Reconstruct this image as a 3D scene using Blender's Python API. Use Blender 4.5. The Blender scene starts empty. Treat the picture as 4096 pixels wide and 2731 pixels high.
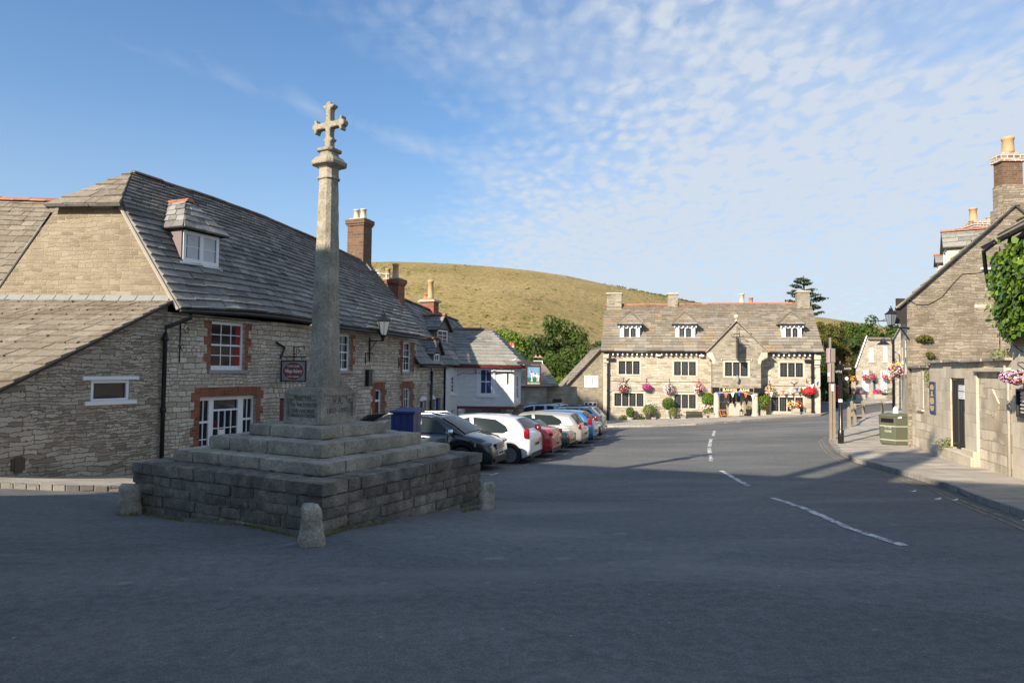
import bpy, bmesh, math, random
from mathutils import Vector, Matrix, noise
PI = math.pi
V = Vector
sc = bpy.context.scene
col = sc.collection
R_ = random.Random(7)

# ------------------------------------------------------------------ camera model (also used to measure the site)
EYE = V((0, 0, 1.62))
PITCH = math.radians(2.41); ROLL = math.radians(0.62); FPX = 2731.0
CAMR = (Matrix.Rotation(PI/2 + PITCH, 3, 'X') @ Matrix.Rotation(ROLL, 3, 'Z'))
def ray(x, y):
    return CAMR @ V(((x - 2048)/FPX, -(y - 1365.5)/FPX, -1.0))
def atY(x, y, Y):                      # survey: sight line to the vertical plane at distance Y
    d = ray(x, y); return EYE + d*(Y/d.y)
def D(x, y): return (x*1.7415, y*1.7415)
def dY(x, y, Y): return atY(x*1.7415, y*1.7415, Y)

# ------------------------------------------------------------------ ground height
def _interp(tab, t):
    if t <= tab[0][0]: return tab[0][1]
    for (a, b), (c, d) in zip(tab, tab[1:]):
        if t <= c: return b + (d - b)*(t - a)/(c - a)
    return tab[-1][1]
_P = [(-60, .9), (0, 0), (9, -.53), (13, -.90), (18, -1.12), (26, -1.44), (33, -1.78), (45, -2.45), (57, -3.1), (71, -3.35), (140, -3.6)]
_S = [(0, .02), (26, .02), (33, .03), (45, .045), (57, .055), (71, .063), (140, .05)]
def _sm(tab, y): return sum(_interp(tab, y + k*.8)*w for k, w in ((-2, 1), (-1, 2), (0, 3), (1, 2), (2, 1)))/9
_PT = [_sm(_P, y) for y in range(-60, 201)]; _ST = [_sm(_S, y) for y in range(-60, 201)]
_W = [(9, 1), (13, 1), (16, .05), (18, 0)]
def _lk(T, y):
    y = max(-60, min(199.999, y)) + 60; i = int(y); return T[i] + (T[i+1] - T[i])*(y - i)
def G(X, Y):
    z = _lk(_PT, Y)
    if X > 0: z += _lk(_ST, Y)*min(X, 60)
    if X < -6: z += .07*min(-X - 6, 8)*_interp(_W, Y)
    return z
def onG(x, y, h=0.0):                  # survey: sight line to the ground
    d = ray(x, y); t = 1.0; last = 1.0
    while t < 400:
        p = EYE + d*t
        if p.z < G(p.x, p.y) + h:
            a, b = last, t
            for _ in range(30):
                m = (a + b)/2; p = EYE + d*m
                if p.z < G(p.x, p.y) + h: b = m
                else: a = m
            return EYE + d*b
        last = t; t *= 1.03
    return EYE + d*t
def dG(x, y, h=0.0): return onG(x*1.7415, y*1.7415, h)

# ------------------------------------------------------------------ objects
def tag(o, label=None, cat=None, group=None, kind=None):
    if label: o['label'] = label
    if cat: o['category'] = cat
    if group: o['group'] = group
    if kind: o['kind'] = kind
    return o
def thing(name, loc, label, cat, group=None, rz=0.0):
    o = bpy.data.objects.new(name, None); col.objects.link(o)
    o.location = loc; o.rotation_euler = (0, 0, rz); o.empty_display_size = .2
    return tag(o, label, cat, group)
def base_of(o):
    p = V((0, 0, 0))
    while o is not None: p = p + V(o.location); o = o.parent
    return p
def copy_tree(o, parent=None):
    kids = [c for c in o.children]
    c = o.copy(); col.objects.link(c)
    if parent: c.parent = parent
    for k in kids: copy_tree(k, c)
    return c

class MB:
    def __init__(s): s.v = []; s.f = []; s.smooth = False; s.mi = []; s.m = 0
    def vert(s, p): s.v.append(V(p)); return len(s.v) - 1
    def face(s, pts):
        i = len(s.v); s.v += [V(p) for p in pts]; s.f.append(tuple(range(i, i + len(pts)))); s.mi.append(s.m)
    def idx(s, t): s.f.append(tuple(t)); s.mi.append(s.m)
    def hexa(s, c, skip=()):           # 8 corners: bottom 0-3 ccw, top 4-7
        i = len(s.v); s.v += [V(p) for p in c]
        for k, q in enumerate(((3, 2, 1, 0), (4, 5, 6, 7), (0, 1, 5, 4), (1, 2, 6, 5), (2, 3, 7, 6), (3, 0, 4, 7))):
            if k not in skip: s.f.append(tuple(i + j for j in q)); s.mi.append(s.m)
    def box(s, x0, x1, y0, y1, z0, z1, M=None):
        c = [V(p) for p in ((x0, y0, z0), (x1, y0, z0), (x1, y1, z0), (x0, y1, z0), (x0, y0, z1), (x1, y0, z1), (x1, y1, z1), (x0, y1, z1))]
        if M: c = [M @ p for p in c]
        s.hexa(c)
    def tube(s, pts, r, n=8, cap=True):
        pts = [V(p) for p in pts]; rs = r if isinstance(r, (list, tuple)) else [r]*len(pts); rings = []
        for i, p in enumerate(pts):
            t = (pts[min(i+1, len(pts)-1)] - pts[max(i-1, 0)])
            t = t.normalized() if t.length > 1e-9 else V((0, 0, 1))
            a = t.cross(V((0, 0, 1)) if abs(t.z) < .95 else V((1, 0, 0))).normalized(); b = t.cross(a)
            rings.append([s.vert(p + (a*math.cos(k*2*PI/n) + b*math.sin(k*2*PI/n))*rs[i]) for k in range(n)])
        for A, B in zip(rings, rings[1:]):
            for k in range(n): s.idx((A[k], A[(k+1) % n], B[(k+1) % n], B[k]))
        if cap: s.idx(rings[0][::-1]); s.idx(rings[-1])
    def lathe(s, prof, c=(0, 0, 0), n=16, M=None, rx=1, ry=1, rot=0):
        c = V(c); rings = []
        for r, z in prof:
            ring = []
            for k in range(n):
                a = k*2*PI/n + rot; p = V((math.cos(a)*r*rx, math.sin(a)*r*ry, z))
                if M: p = M @ p
                ring.append(s.vert(p + c))
            rings.append(ring)
        for A, B in zip(rings, rings[1:]):
            for k in range(n): s.idx((A[k], A[(k+1) % n], B[(k+1) % n], B[k]))
        s.idx(rings[0][::-1]); s.idx(rings[-1])
    def prism(s, poly, off):            # extruded outline
        off = V(off); a = [V(p) for p in poly]; b = [p + off for p in a]; n = len(a); i = len(s.v)
        s.v += a + b; s.idx(tuple(i + k for k in range(n))); s.idx(tuple(i + n + k for k in range(n))[::-1])
        for k in range(n): s.idx((i + (k+1) % n, i + k, i + n + k, i + n + (k+1) % n))
    def build(s, name, mat, parent=None, local=False, smooth=None, bevel=0):
        me = bpy.data.meshes.new(name)
        off = V((0, 0, 0)) if (parent is None or local) else base_of(parent)
        vs = [p - off for p in s.v]
        me.from_pydata(vs, [], s.f); me.validate(clean_customdata=False)
        for m in (mat if isinstance(mat, (list, tuple)) else [mat]): me.materials.append(m)
        if len(s.mi) == len(me.polygons) and any(s.mi): me.polygons.foreach_set('material_index', s.mi)
        uv = me.uv_layers.new(name='UVMap'); data = [0.0]*(2*len(me.loops))
        for p in me.polygons:
            n = p.normal
            if abs(n.z) > .97: t = V((1, 0, 0)); b = V((0, 1, 0))
            else:
                t = V((-n.y, n.x, 0)).normalized(); b = n.cross(t)
            for li in p.loop_indices:
                q = vs[me.loops[li].vertex_index] + off
                data[2*li] = q.dot(t); data[2*li+1] = q.dot(b)
        uv.data.foreach_set('uv', data)
        if smooth if smooth is not None else s.smooth:
            me.polygons.foreach_set('use_smooth', [True]*len(me.polygons))
        o = bpy.data.objects.new(name, me); col.objects.link(o)
        if parent: o.parent = parent
        if bevel:
            m = o.modifiers.new('bevel', 'BEVEL'); m.width = bevel; m.segments = 2; m.limit_method = 'ANGLE'
        return o

class Frame:                            # a wall plane: origin, horizontal tangent, outward normal
    def __init__(s, o, t):
        s.o = V((o[0], o[1], 0)); s.t = V((t[0], t[1], 0)).normalized(); s.n = V((s.t.y, -s.t.x, 0))
    def p(s, u, z, d=0.0): return V((s.o.x, s.o.y, 0)) + s.t*u + s.n*d + V((0, 0, z))
    def hit(s, x, y, d=0.0):            # survey: sight line to this wall -> (u, z)
        r = ray(x, y); o = s.o + s.n*d; k = (o - EYE).dot(s.n)/r.dot(s.n); q = EYE + r*k
        return ((q - s.o).dot(s.t), q.z)
    def op(s, x0, y0, x1, y1, d=0.0):
        a = s.hit(x0, y0, d); b = s.hit(x1, y1, d)
        return (min(a[0], b[0]), max(a[0], b[0]), min(a[1], b[1]), max(a[1], b[1]))
    def opD(s, x0, y0, x1, y1, d=0.0): return s.op(x0*1.7415, y0*1.7415, x1*1.7415, y1*1.7415, d)
    def box(s, mb, u0, u1, z0, z1, d0, d1):
        mb.hexa([s.p(u0, z0, d1), s.p(u1, z0, d1), s.p(u1, z0, d0), s.p(u0, z0, d0),
                 s.p(u0, z1, d1), s.p(u1, z1, d1), s.p(u1, z1, d0), s.p(u0, z1, d0)])
    def wall(s, mb, u0, u1, z0, z1, ops=(), rev=.16, bump=None):
        us = sorted(set([u0, u1] + [q for o in ops for q in o[:2] if u0 < q < u1]))
        zs = sorted(set([z0, z1] + [q for o in ops for q in o[2:4] if z0 < q < z1]))
        for a, b in zip(us, us[1:]):
            for c, d in zip(zs, zs[1:]):
                m, k = (a + b)/2, (c + d)/2
                if any(o[0] < m < o[1] and o[2] < k < o[3] for o in ops): continue
                mb.face([s.p(a, c), s.p(b, c), s.p(b, d), s.p(a, d)])
        for o in ops:
            a, b, c, d = o[:4]
            mb.face([s.p(a, c), s.p(a, d), s.p(a, d, -rev), s.p(a, c, -rev)]); mb.face([s.p(b, d), s.p(b, c), s.p(b, c, -rev), s.p(b, d, -rev)])
            mb.face([s.p(a, d), s.p(b, d), s.p(b, d, -rev), s.p(a, d, -rev)]); mb.face([s.p(b, c), s.p(a, c), s.p(a, c, -rev), s.p(b, c, -rev)])
    def poly(s, mb, pts, d=0.0): mb.face([s.p(u, z, d) for u, z in pts])
# ------------------------------------------------------------------ materials
def srgb(r, g, b):
    f = lambda c: ((c/255 + .055)/1.055)**2.4 if c > 10 else c/255/12.92
    return (f(r), f(g), f(b), 1)
class NT:
    def __init__(s, name):
        s.m = bpy.data.materials.new(name); s.m.use_nodes = True; s.t = s.m.node_tree; s.t.nodes.clear()
        s.out = s.n('ShaderNodeOutputMaterial'); s.b = s.n('ShaderNodeBsdfPrincipled'); s.l(s.b.outputs[0], s.out.inputs['Surface'])
    def n(s, t, **k):
        q = s.t.nodes.new(t)
        for a, v in k.items(): setattr(q, a, v)
        return q
    def l(s, a, b): s.t.links.new(a, b)
    def mapping(s, src, scale=(1, 1, 1), rot=(0, 0, 0), loc=(0, 0, 0)):
        m = s.n('ShaderNodeMapping'); s.l(src, m.inputs['Vector']); m.inputs['Scale'].default_value = scale
        m.inputs['Rotation'].default_value = rot; m.inputs['Location'].default_value = loc; return m.outputs[0]
    def uv(s): return s.n('ShaderNodeTexCoord').outputs['UV']
    def obj(s): return s.n('ShaderNodeNewGeometry').outputs['Position']
    def noise(s, vec, scale, detail=4, rough=.55, dist=0):
        q = s.n('ShaderNodeTexNoise'); s.l(vec, q.inputs['Vector']); q.inputs['Scale'].default_value = scale
        q.inputs['Detail'].default_value = detail; q.inputs['Roughness'].default_value = rough; q.inputs['Distortion'].default_value = dist
        return q
    def ramp(s, fac, stops, interp='LINEAR'):
        q = s.n('ShaderNodeValToRGB'); s.l(fac, q.inputs[0]); q.color_ramp.interpolation = interp
        e = q.color_ramp.elements
        while len(e) < len(stops): e.new(.5)
        for el, (p, c) in zip(e, stops):
            el.position = p; el.color = c if len(c) == 4 else (*c, 1)
        return q.outputs[0]
    def mix(s, fac, a, b, mode='MIX'):
        q = s.n('ShaderNodeMix', data_type='RGBA', blend_type=mode); q.clamp_factor = True
        for inp, v in ((q.inputs[0], fac), (q.inputs[6], a), (q.inputs[7], b)):
            if hasattr(v, 'is_linked') or hasattr(v, 'links'): s.l(v, inp)
            else: inp.default_value = v if not (isinstance(v, (int, float)) and inp.type == 'RGBA') else (v, v, v, 1)
        return q.outputs[2]
    def math(s, op, a, b=None, clamp=False):
        q = s.n('ShaderNodeMath', operation=op); q.use_clamp = clamp
        for inp, v in ((q.inputs[0], a), (q.inputs[1], b)):
            if v is None: continue
            if hasattr(v, 'links'): s.l(v, inp)
            else: inp.default_value = v
        return q.outputs[0]
    def bump(s, h, strength=.5, dist=.02, normal=None):
        q = s.n('ShaderNodeBump'); s.l(h, q.inputs['Height']); q.inputs['Strength'].default_value = strength; q.inputs['Distance'].default_value = dist
        if normal is not None: s.l(normal, q.inputs['Normal'])
        s.l(q.outputs[0], s.b.inputs['Normal']); return q.outputs[0]
    def set(s, **k):
        for a, v in k.items():
            i = s.b.inputs[a.replace('_', ' ')]
            if hasattr(v, 'links'): s.l(v, i)
            else: i.default_value = v
        return s
GREY = lambda v: (v, v, v, 1)
def sc4(c, k): return (c[0]*k, c[1]*k, c[2]*k, 1)
def plain(name, c, rough=.6, metal=0, coat=0, spec=.5, noisy=.0, emis=None):
    t = NT(name); t.set(Roughness=rough, Metallic=metal)
    t.b.inputs['Coat Weight'].default_value = coat; t.b.inputs['Coat Roughness'].default_value = .04
    t.b.inputs['Specular IOR Level'].default_value = spec
    if noisy:
        nz = t.noise(t.obj(), 6, 5, .65)
        t.l(t.mix(nz.outputs[0], sc4(c, 1 - noisy), sc4(c, 1 + noisy)), t.b.inputs['Base Color'])
        n2 = t.noise(t.obj(), 60, 3); t.bump(n2.outputs[0], .25, .004)
    else: t.b.inputs['Base Color'].default_value = c
    if emis: t.b.inputs['Emission Color'].default_value = emis[0]; t.b.inputs['Emission Strength'].default_value = emis[1]
    return t.m
def stone(name, c1, c2, mortar, w, h, mort=.012, distort=.03, stain=(.25, .22, .18), stainamt=.35, bump=.6, joint_dark=1.0, lichen=0.0, wd=.5, depth=.03):
    t = NT(name); uv = t.uv()
    big = t.noise(t.mapping(uv, (.9, 2.2, 1)), 1.3, 3)
    fine = t.noise(t.mapping(uv, (1, 1.6, 1)), 9, 3)
    def warp(vec, n, a):
        sub = t.n('ShaderNodeVectorMath', operation='SUBTRACT'); t.l(n.outputs['Color'], sub.inputs[0]); sub.inputs[1].default_value = (.5, .5, .5)
        sca = t.n('ShaderNodeVectorMath', operation='SCALE'); t.l(sub.outputs[0], sca.inputs[0]); sca.inputs['Scale'].default_value = a
        add = t.n('ShaderNodeVectorMath', operation='ADD'); t.l(vec, add.inputs[0]); t.l(sca.outputs[0], add.inputs[1]); return add.outputs[0]
    wv = warp(warp(uv, big, distort*2.5), fine, distort)
    def bricks(rot, ww, hh, loc):
        b = t.n('ShaderNodeTexBrick'); t.l(t.mapping(wv, (1, 1, 1), loc=loc), b.inputs['Vector'])
        b.inputs['Color1'].default_value = (0, 0, 0, 1); b.inputs['Color2'].default_value = (1, 1, 1, 1); b.inputs['Mortar'].default_value = (.5, .5, .5, 1)
        b.inputs['Scale'].default_value = 1; b.inputs['Mortar Size'].default_value = mort; b.inputs['Mortar Smooth'].default_value = .6
        b.inputs['Brick Width'].default_value = ww; b.inputs['Row Height'].default_value = hh; b.offset = wd; b.squash = .62; b.squash_frequency = 3; b.offset_frequency = 2
        return b
    A = bricks(0, w, h, (0, 0, 0)); B = bricks(0, w*1.7, h*1.5, (3.3, 1.7, 0))
    sel = t.ramp(t.noise(t.mapping(uv, (.5, 1.2, 1)), .8, 1).outputs[0], [(.5, (0, 0, 0)), (.54, (1, 1, 1))])
    rnd = t.mix(sel, A.outputs['Color'], B.outputs['Color']); mf = t.mix(sel, A.outputs['Fac'], B.outputs['Fac'])
    mid = tuple((a + b)/2 for a, b in zip(c1, c2))
    body = t.ramp(rnd, [(0, c1), (.35, mid), (.6, sc4(c2, .85)), (1, c2)])
    n2 = t.noise(t.mapping(uv, (1, 1.7, 1)), 26, 6, .7); body = t.mix(.5, body, t.ramp(n2.outputs[0], [(.25, GREY(.25)), (.75, GREY(.85))]), 'OVERLAY')
    n3 = t.noise(t.mapping(uv, (1.3, .6, 1)), .9, 6, .65)
    body = t.mix(t.math('MULTIPLY', t.ramp(n3.outputs[0], [(.45, (0, 0, 0)), (.7, (1, 1, 1))]), stainamt), body, (*stain, 1))
    cl = t.mix(mf, body, mortar)
    if lichen:
        n4 = t.noise(uv, 7, 5, .7); cl = t.mix(t.math('MULTIPLY', t.ramp(n4.outputs[0], [(.6, (0, 0, 0)), (.68, (1, 1, 1))]), lichen), cl, srgb(190, 185, 165))
    t.l(cl, t.b.inputs['Base Color']); t.set(Roughness=.93); t.b.inputs['Specular IOR Level'].default_value = .2
    hgt = t.math('ADD', t.math('MULTIPLY', t.math('SUBTRACT', 1.0, mf), .8), t.math('ADD', t.math('MULTIPLY', n2.outputs[0], .35), t.math('MULTIPLY', rnd, .3)))
    t.bump(hgt, bump, depth); return t.m
def rubble(name, cols, mortar, sx, sy, edge=.07, bump=.8, rand=.85, depth=.035, stain=.3):
    t = NT(name); uv = t.uv(); wn = t.noise(uv, 5, 3)
    add = t.n('ShaderNodeVectorMath', operation='MULTIPLY_ADD'); t.l(wn.outputs['Color'], add.inputs[0]); add.inputs[1].default_value = (.05, .04, 0); t.l(uv, add.inputs[2])
    vec = t.mapping(add.outputs[0], (sx, sy, 1))
    v1 = t.n('ShaderNodeTexVoronoi', voronoi_dimensions='2D', feature='F1'); t.l(vec, v1.inputs['Vector']); v1.inputs['Scale'].default_value = 1; v1.inputs['Randomness'].default_value = rand
    v2 = t.n('ShaderNodeTexVoronoi', voronoi_dimensions='2D', feature='DISTANCE_TO_EDGE'); t.l(vec, v2.inputs['Vector']); v2.inputs['Scale'].default_value = 1; v2.inputs['Randomness'].default_value = rand
    sep = t.n('ShaderNodeSeparateColor'); t.l(v1.outputs['Color'], sep.inputs[0])
    n = len(cols); body = t.ramp(sep.outputs[0], [(i/(n - 1), c) for i, c in enumerate(cols)])
    n2 = t.noise(t.mapping(uv, (1, 1.8, 1)), 22, 6, .7); body = t.mix(.55, body, t.ramp(n2.outputs[0], [(.25, GREY(.22)), (.75, GREY(.85))]), 'OVERLAY')
    n3 = t.noise(uv, .7, 6, .65); body = t.mix(t.math('MULTIPLY', t.ramp(n3.outputs[0], [(.45, (0, 0, 0)), (.7, (1, 1, 1))]), stain), body, sc4(mortar, .55))
    ef = t.ramp(t.math('ADD', v2.outputs['Distance'], t.math('MULTIPLY', t.math('SUBTRACT', n2.outputs[0], .5), .08)), [(edge*.4, (1, 1, 1)), (edge, (0, 0, 0))])
    t.l(t.mix(ef, body, mortar), t.b.inputs['Base Color']); t.set(Roughness=.93); t.b.inputs['Specular IOR Level'].default_value = .2
    h = t.math('ADD', t.math('MULTIPLY', t.math('SUBTRACT', 1.0, ef), .8), t.math('ADD', t.math('MULTIPLY', n2.outputs[0], .3), t.math('MULTIPLY', sep.outputs[1], .4)))
    t.bump(h, bump, depth); return t.m
def island(name, cols, rough=.9, nscale=14, namt=.5, lich=None, bumpd=.01, spec=.25, trans=0, lichamt=.6):
    t = NT(name); g = t.n('ShaderNodeNewGeometry'); r = g.outputs['Random Per Island']; n = len(cols)
    c = t.ramp(r, [(i/(n - 1), k) for i, k in enumerate(cols)])
    if namt:
        nz = t.noise(t.obj(), nscale, 6, .7); c = t.mix(namt, c, t.ramp(nz.outputs[0], [(.25, GREY(.22)), (.75, GREY(.85))]), 'OVERLAY')
    if lich:
        n4 = t.noise(t.obj(), 2.2, 7, .72); c = t.mix(t.math('MULTIPLY', t.ramp(n4.outputs[0], [(.53, (0, 0, 0)), (.66, (1, 1, 1))]), lichamt), c, lich)
        n5 = t.noise(t.obj(), 17, 3, .6); c = t.mix(t.math('MULTIPLY', t.ramp(n5.outputs[0], [(.63, (0, 0, 0)), (.68, (1, 1, 1))]), .5), c, sc4(lich, 1.35))
    t.l(c, t.b.inputs['Base Color']); t.set(Roughness=rough); t.b.inputs['Specular IOR Level'].default_value = spec
    if bumpd and namt: t.bump(nz.outputs[0], .5, bumpd)
    if trans:
        tr = t.n('ShaderNodeBsdfTranslucent'); t.l(t.mix(.35, c, (.25, .45, .03, 1)), tr.inputs['Color'])
        mx = t.n('ShaderNodeMixShader'); mx.inputs[0].default_value = trans; t.l(t.b.outputs[0], mx.inputs[1]); t.l(tr.outputs[0], mx.inputs[2]); t.l(mx.outputs[0], t.out.inputs['Surface'])
    return t.m
def asphalt():
    t = NT('asphalt'); p = t.obj()
    fine = t.noise(p, 60, 5, .8); mid = t.noise(p, 9, 6, .7); big = t.noise(t.mapping(p, (.35, .8, 1)), .5, 6, .62, .4)
    c = t.ramp(big.outputs[0], [(.28, (.108, .115, .118)), (.5, (.152, .156, .152)), (.74, (.215, .207, .192))])
    c = t.mix(.6, c, t.ramp(mid.outputs[0], [(.3, GREY(.28)), (.7, GREY(.70))]), 'OVERLAY')
    c = t.mix(.8, c, t.ramp(fine.outputs[0], [(.3, GREY(.15)), (.55, GREY(.5)), (.72, GREY(.95))]), 'OVERLAY')
    # worn, dusty tyre bands and old trench patches
    w = t.noise(t.mapping(p, (.16, .55, 1), (0, 0, .5)), 1.0, 5, .6, .8)
    c = t.mix(t.math('MULTIPLY', t.ramp(w.outputs[0], [(.52, (0, 0, 0)), (.66, (1, 1, 1))]), .4), c, (.24, .226, .205, 1))
    s = t.noise(p, 2.4, 2, .5); sp = t.ramp(s.outputs[0], [(.70, (0, 0, 0)), (.74, (1, 1, 1))])
    c = t.mix(t.math('MULTIPLY', sp, .4), c, (.27, .26, .24, 1))
    vo = t.n('ShaderNodeTexVoronoi', feature='F1'); t.l(p, vo.inputs['Vector']); vo.inputs['Scale'].default_value = 3.1
    c = t.mix(t.ramp(vo.outputs['Distance'], [(.035, (1, 1, 1)), (.05, (0, 0, 0))]), c, (.30, .29, .27, 1))
    cr = t.n('ShaderNodeTexVoronoi', feature='DISTANCE_TO_EDGE'); t.l(t.mapping(t.mix(.35, p, t.noise(p, 1.2, 4).outputs['Color'], 'ADD'), (.16, .16, .16)), cr.inputs['Vector']); cr.inputs['Scale'].default_value = 1
    pt = t.n('ShaderNodeTexVoronoi', feature='F1'); t.l(t.mapping(p, (.13, .22, 1), (0, 0, .6)), pt.inputs['Vector']); pt.inputs['Scale'].default_value = 1; ps = t.n('ShaderNodeSeparateColor'); t.l(pt.outputs['Color'], ps.inputs[0])
    c = t.mix(.42, c, t.ramp(ps.outputs[0], [(0, GREY(.36)), (.5, GREY(.5)), (1, GREY(.62))]), 'OVERLAY')
    c = t.mix(t.math('MULTIPLY', t.ramp(cr.outputs['Distance'], [(.001, (1, 1, 1)), (.003, (0, 0, 0))]), .25), c, (.06, .057, .052, 1))
    t.l(c, t.b.inputs['Base Color']); t.set(Roughness=.85); t.b.inputs['Specular IOR Level'].default_value = .3
    t.bump(t.math('ADD', fine.outputs[0], t.math('MULTIPLY', mid.outputs[0], .6)), .5, .008); return t.m
def worn_paint(name, c, amt):
    t = NT(name); p = t.obj(); n = t.noise(p, 18, 5, .75); n2 = t.noise(p, 3, 3, .6)
    f = t.ramp(t.math('ADD', t.math('MULTIPLY', n.outputs[0], .6), t.math('MULTIPLY', n2.outputs[0], .4)), [(amt - .04, (1, 1, 1)), (amt + .04, (0, 0, 0))])
    t.l(t.mix(f, (.13, .125, .115, 1), c), t.b.inputs['Base Color']); t.set(Roughness=.8); t.bump(n.outputs[0], .3, .004); return t.m

M = {}
M['asphalt'] = asphalt()
M['mark'] = worn_paint('road_paint', (.66, .66, .64, 1), .52)
M['mark_faint'] = worn_paint('road_paint_worn', (.45, .45, .44, 1), .53)
M['yellow_line'] = worn_paint('yellow_paint_worn', (.30, .26, .15, 1), .50)
M['flag'] = stone('flagstone', (.30, .27, .225, 1), (.48, .435, .365, 1), (.15, .135, .11, 1), .95, .55, .012, .03, (.20, .18, .145), .4, .4, depth=.01)
M['kerb'] = stone('kerbstone', (.24, .22, .185, 1), (.38, .35, .30, 1), (.09, .085, .07, 1), .9, .6, .012, .02, (.09, .08, .06), .5, .5, depth=.01)
M['wall_rubble'] = stone('rubble_limestone', (.25, .21, .16, 1), (.56, .49, .395, 1), (.22, .18, .125, 1), .27, .066, .008, .10, (.20, .165, .12), .35, 1.0, wd=.37, depth=.05)
M['wall_course'] = stone('coursed_limestone', (.40, .35, .275, 1), (.68, .61, .50, 1), (.28, .22, .145, 1), .23, .095, .011, .07, (.16, .14, .11), .5, 1.0, wd=.4, depth=.045)
M['gable_warm'] = stone('gable_limestone', (.20, .165, .115, 1), (.34, .29, .215, 1), (.38, .31, .21, 1), .34, .105, .014, .07, (.20, .165, .115), .75, .8, wd=.37, depth=.035)
M['bankes'] = stone('dressed_limestone', (.26, .225, .17, 1), (.52, .465, .375, 1), (.33, .28, .205, 1), .46, .15, .014, .03, (.40, .34, .25), .5, .7, wd=.4, depth=.03)
M['bankes_grey'] = stone('weathered_dressed_limestone', (.16, .14, .11, 1), (.38, .34, .27, 1), (.34, .30, .23, 1), .42, .15, .014, .03, (.22, .19, .15), .75, .7, wd=.4, depth=.03)
M['ashlar'] = stone('ashlar', (.44, .395, .315, 1), (.56, .51, .42, 1), (.42, .37, .29, 1), .7, .42, .008, .005, (.38, .33, .25), .4, .3, depth=.01)
M['far_stone'] = rubble('far_limestone', [(.42, .375, .30, 1), (.52, .475, .39, 1), (.34, .30, .24, 1), (.56, .515, .43, 1)], (.36, .31, .23, 1), 3.4, 6.4, .08, .6, .8, .03, .3)
M['far_dark_stone'] = stone('dark_limestone', (.26, .225, .165, 1), (.40, .35, .265, 1), (.25, .21, .15, 1), .34, .12, .014, .05, (.15, .13, .10), .7, .7, depth=.03)
M['right_gable'] = stone('windworn_limestone', (.19, .155, .115, 1), (.38, .325, .245, 1), (.235, .19, .135, 1), .36, .075, .008, .09, (.17, .14, .105), .8, .9, wd=.37, depth=.03)
M['right_wall'] = stone('old_wall_limestone', (.44, .365, .26, 1), (.74, .64, .49, 1), (.42, .35, .25, 1), .62, .26, .012, .05, (.21, .18, .13), .8, .8, lichen=.5, wd=.37, depth=.03)
M['right_pale'] = stone('smooth_limestone', (.52, .445, .335, 1), (.66, .58, .45, 1), (.36, .31, .235, 1), .8, .38, .008, .01, (.26, .22, .16), .6, .4, depth=.01)
M['brick'] = stone('red_brick', (.17, .058, .032, 1), (.31, .115, .065, 1), (.22, .18, .14, 1), .225, .075, .010, .004, (.10, .05, .035), .4, .5, depth=.01)
M['brick_v'] = stone('soldier_brick', (.15, .052, .032, 1), (.28, .10, .058, 1), (.20, .16, .125, 1), .075, .9, .008, .004, (.10, .05, .035), .4, .5, wd=0, depth=.01)
M['brick_old'] = stone('sooty_brick', (.105, .066, .045, 1), (.19, .11, .07, 1), (.20, .165, .12, 1), .225, .075, .010, .006, (.06, .045, .035), .6, .5, lichen=.3, depth=.01)
M['brick_white'] = stone('limewashed_brick', (.20, .10, .07, 1), (.34, .20, .14, 1), (.60, .56, .50, 1), .225, .10, .026, .01, (.4, .36, .3), .3, .4, depth=.01)
M['white_brick'] = stone('painted_white_brick', (.70, .70, .69, 1), (.74, .74, .73, 1), (.66, .66, .65, 1), .225, .075, .008, .006, (.60, .59, .56), .25, .35, depth=.008)
M['slate'] = island('stone_slates', [(.14, .137, .13, 1), (.23, .225, .212, 1), (.17, .166, .157, 1), (.29, .282, .265, 1), (.20, .195, .185, 1), (.12, .117, .11, 1)], .8, 12, .5, (.33, .325, .29, 1), lichamt=.4)
M['slate_warm'] = island('warm_stone_slates', [(.16, .135, .10, 1), (.235, .205, .16, 1), (.19, .162, .122, 1), (.275, .24, .19, 1)], .9, 12, .5, (.40, .37, .30, 1), lichamt=.4)
M['slate_bankes'] = island('pale_stone_slates', [(.155, .135, .105, 1), (.26, .235, .195, 1), (.195, .172, .138, 1), (.315, .285, .24, 1), (.27, .195, .115, 1), (.22, .2, .165, 1)], .9, 8, .45, (.42, .37, .28, 1), lichamt=.35)
M['slate_mossy'] = island('mossy_stone_slates', [(.19, .19, .17, 1), (.29, .28, .25, 1), (.24, .235, .21, 1), (.33, .32, .29, 1)], .9, 12, .5, (.30, .30, .27, 1))
M['sarking'] = plain('roof_underside', (.05, .045, .04, 1), .9)
M['terracotta'] = island('terracotta_ridge', [(.30, .105, .06, 1), (.44, .17, .09, 1), (.25, .11, .075, 1), (.48, .22, .13, 1)], .85, 10, .4)
M['terracotta_dull'] = island('weathered_ridge', [(.13, .085, .07, 1), (.20, .10, .075, 1), (.13, .11, .095, 1), (.17, .15, .13, 1)], .85, 10, .5)
M['pot_cream'] = plain('cream_pot', (.58, .50, .37, 1), .8, noisy=.15)
M['pot_buff'] = plain('buff_pot', (.52, .33, .17, 1), .8, noisy=.18)
M['pot_orange'] = plain('orange_pot', (.50, .20, .09, 1), .8, noisy=.15)
M['lead'] = plain('lead_flashing', (.27, .275, .27, 1), .55, noisy=.25)
M['mortar_dark'] = plain('lichened_hip_stone', (.12, .105, .08, 1), .95, noisy=.3)
M['mortar'] = plain('lime_mortar', (.42, .38, .31, 1), .95, noisy=.2)
M['white_paint'] = plain('white_gloss_paint', (.78, .79, .80, 1), .4, noisy=.04)
M['offwhite_paint'] = plain('cream_paint', (.44, .42, .36, 1), .5, noisy=.06)
M['black_iron'] = plain('black_iron', (.010, .011, .013, 1), .35, noisy=.2)
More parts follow.
